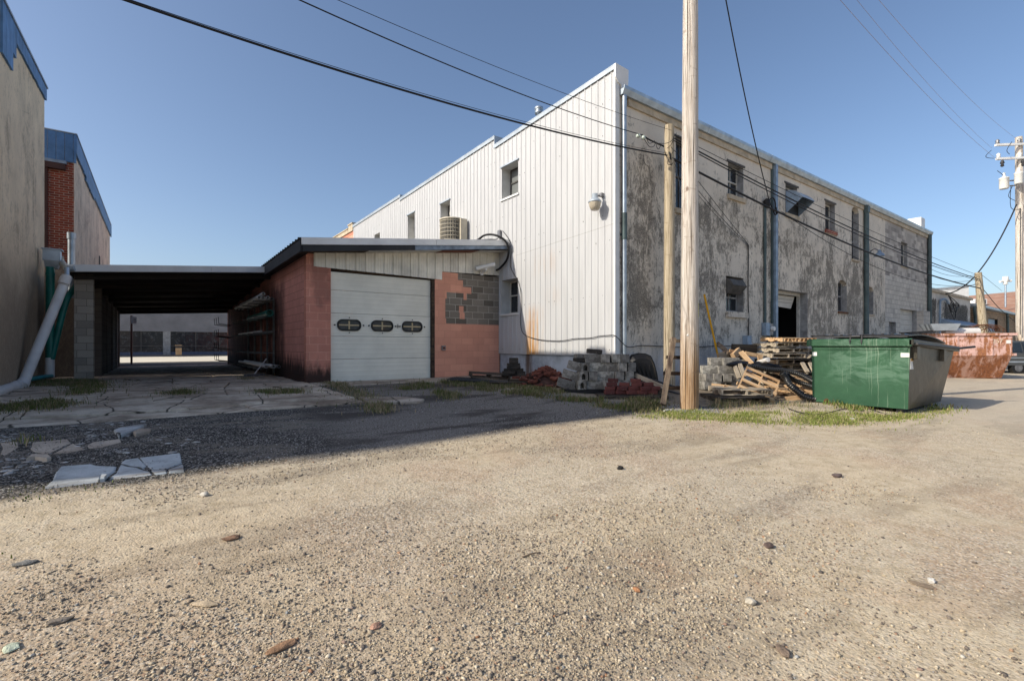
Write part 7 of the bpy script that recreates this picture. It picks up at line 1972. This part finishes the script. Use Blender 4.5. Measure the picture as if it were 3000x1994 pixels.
# larger loose rocks
def rock(u, v, size, flat, c, label, cat="rock", el=1.5):
    p = gnd(u, v); r = random.Random(int(u * 7 + v))
    mb = MB()
    bm_v = []; 
    V = ICO_V.tolist(); F = ICO_F.tolist()
    # one subdivision for a rounder outline
    cache = {}; V2 = [Vector(q).normalized() * (1 + r.uniform(-.22, .22)) for q in V]; F2 = []
    def mid(i, j):
        k = (min(i, j), max(i, j))
        if k not in cache: cache[k] = len(V2); V2.append(((V2[i] + V2[j]) / 2) * (1 + r.uniform(-.02, .12)))
        return cache[k]
    for a, b, c_ in F:
        x, y, z = mid(a, b), mid(b, c_), mid(c_, a); F2 += [(a, x, z), (b, y, x), (c_, z, y), (x, y, z)]
    yaw = r.uniform(0, PI)
    for q in V2:
        k = 1 + .28 * mnoise.noise(q * 1.6 + Vector((u, v, 0))) + r.uniform(-.06, .06)
        w = Matrix.Rotation(yaw, 3, 'Z') @ Vector((q.x * el, q.y, q.z * flat)) * (size * .85 * k)
        bm_v.append(p + w + Vector((0, 0, size * flat * .55)))
    mb.add(bm_v, F2)
    tag(mb.build("rock", plain('rock_' + label.split()[0] + str(int(u)), c, .9, 0, .35, 18., bump=.6)), label, cat)
rock(2251, 1603, .030, .75, (.12, .085, .075), "dark brown rock in the lower right gravel")
rock(2199, 1768, .032, .75, (.46, .42, .35), "large pale rock in the lower right gravel", el=1.2)
rock(2295, 1911, .030, .5, (.22, .165, .125), "flat brown rock near the bottom right", el=2.)
rock(2452, 1397, .045, .6, (.12, .09, .085), "small dark rock in the right-hand yard")
rock(2730, 1706, .022, .9, (.62, .60, .56), "small white rock at the right beside a wood chip", el=1.)
rock(2704, 1714, .035, .2, (.25, .19, .13), "flat brown wood chip beside the white rock", "wood chip", 2.2)
rock(825, 1897, .040, .35, (.36, .21, .12), "large flat orange-brown rock at the bottom left", el=2.2)
rock(1104, 1835, .032, .4, (.42, .25, .18), "flat pinkish brick chip near the bottom centre", el=1.3)
rock(679, 1579, .036, .5, (.27, .16, .10), "reddish-brown rock on the gravel ridge at left", el=1.8)
rock(600, 1452, .035, .7, (.55, .51, .44), "whitish rock in the left half of the yard", el=1.3)
rock(72, 1652, .038, .35, (.24, .23, .21), "flat grey stone at the far left of the gravel", el=1.9)
rock(170, 1822, .034, .45, (.20, .17, .14), "dark flat stone at the lower left of the gravel", el=2.)
rock(28, 1900, .036, .35, (.50, .55, .42), "pale greenish flat stone in the bottom left corner", el=1.4)
rock(600, 1770, .036, .3, (.48, .38, .26), "long tan stone left of the orange-brown rock", el=2.6)
rock(1818, 1374, .036, .8, (.03, .028, .028), "small black lump on the sunlit yard", el=1.2)
rock(1865, 1730, .022, .7, (.40, .20, .10), "small orange brick chip in the lower centre gravel", el=1.3)
mb = MB(); a, b = gnd(1530, 1634), gnd(1585, 1620); mb.tube([a + Vector((0, 0, .006)), a.lerp(b, .5) + Vector((0, 0, .014)), b + Vector((0, 0, .008))], [.006, .005, .002], 6)
tag(mb.build("stick", MT['plank_dark']), "thin dark stick on the sunlit yard", "stick")
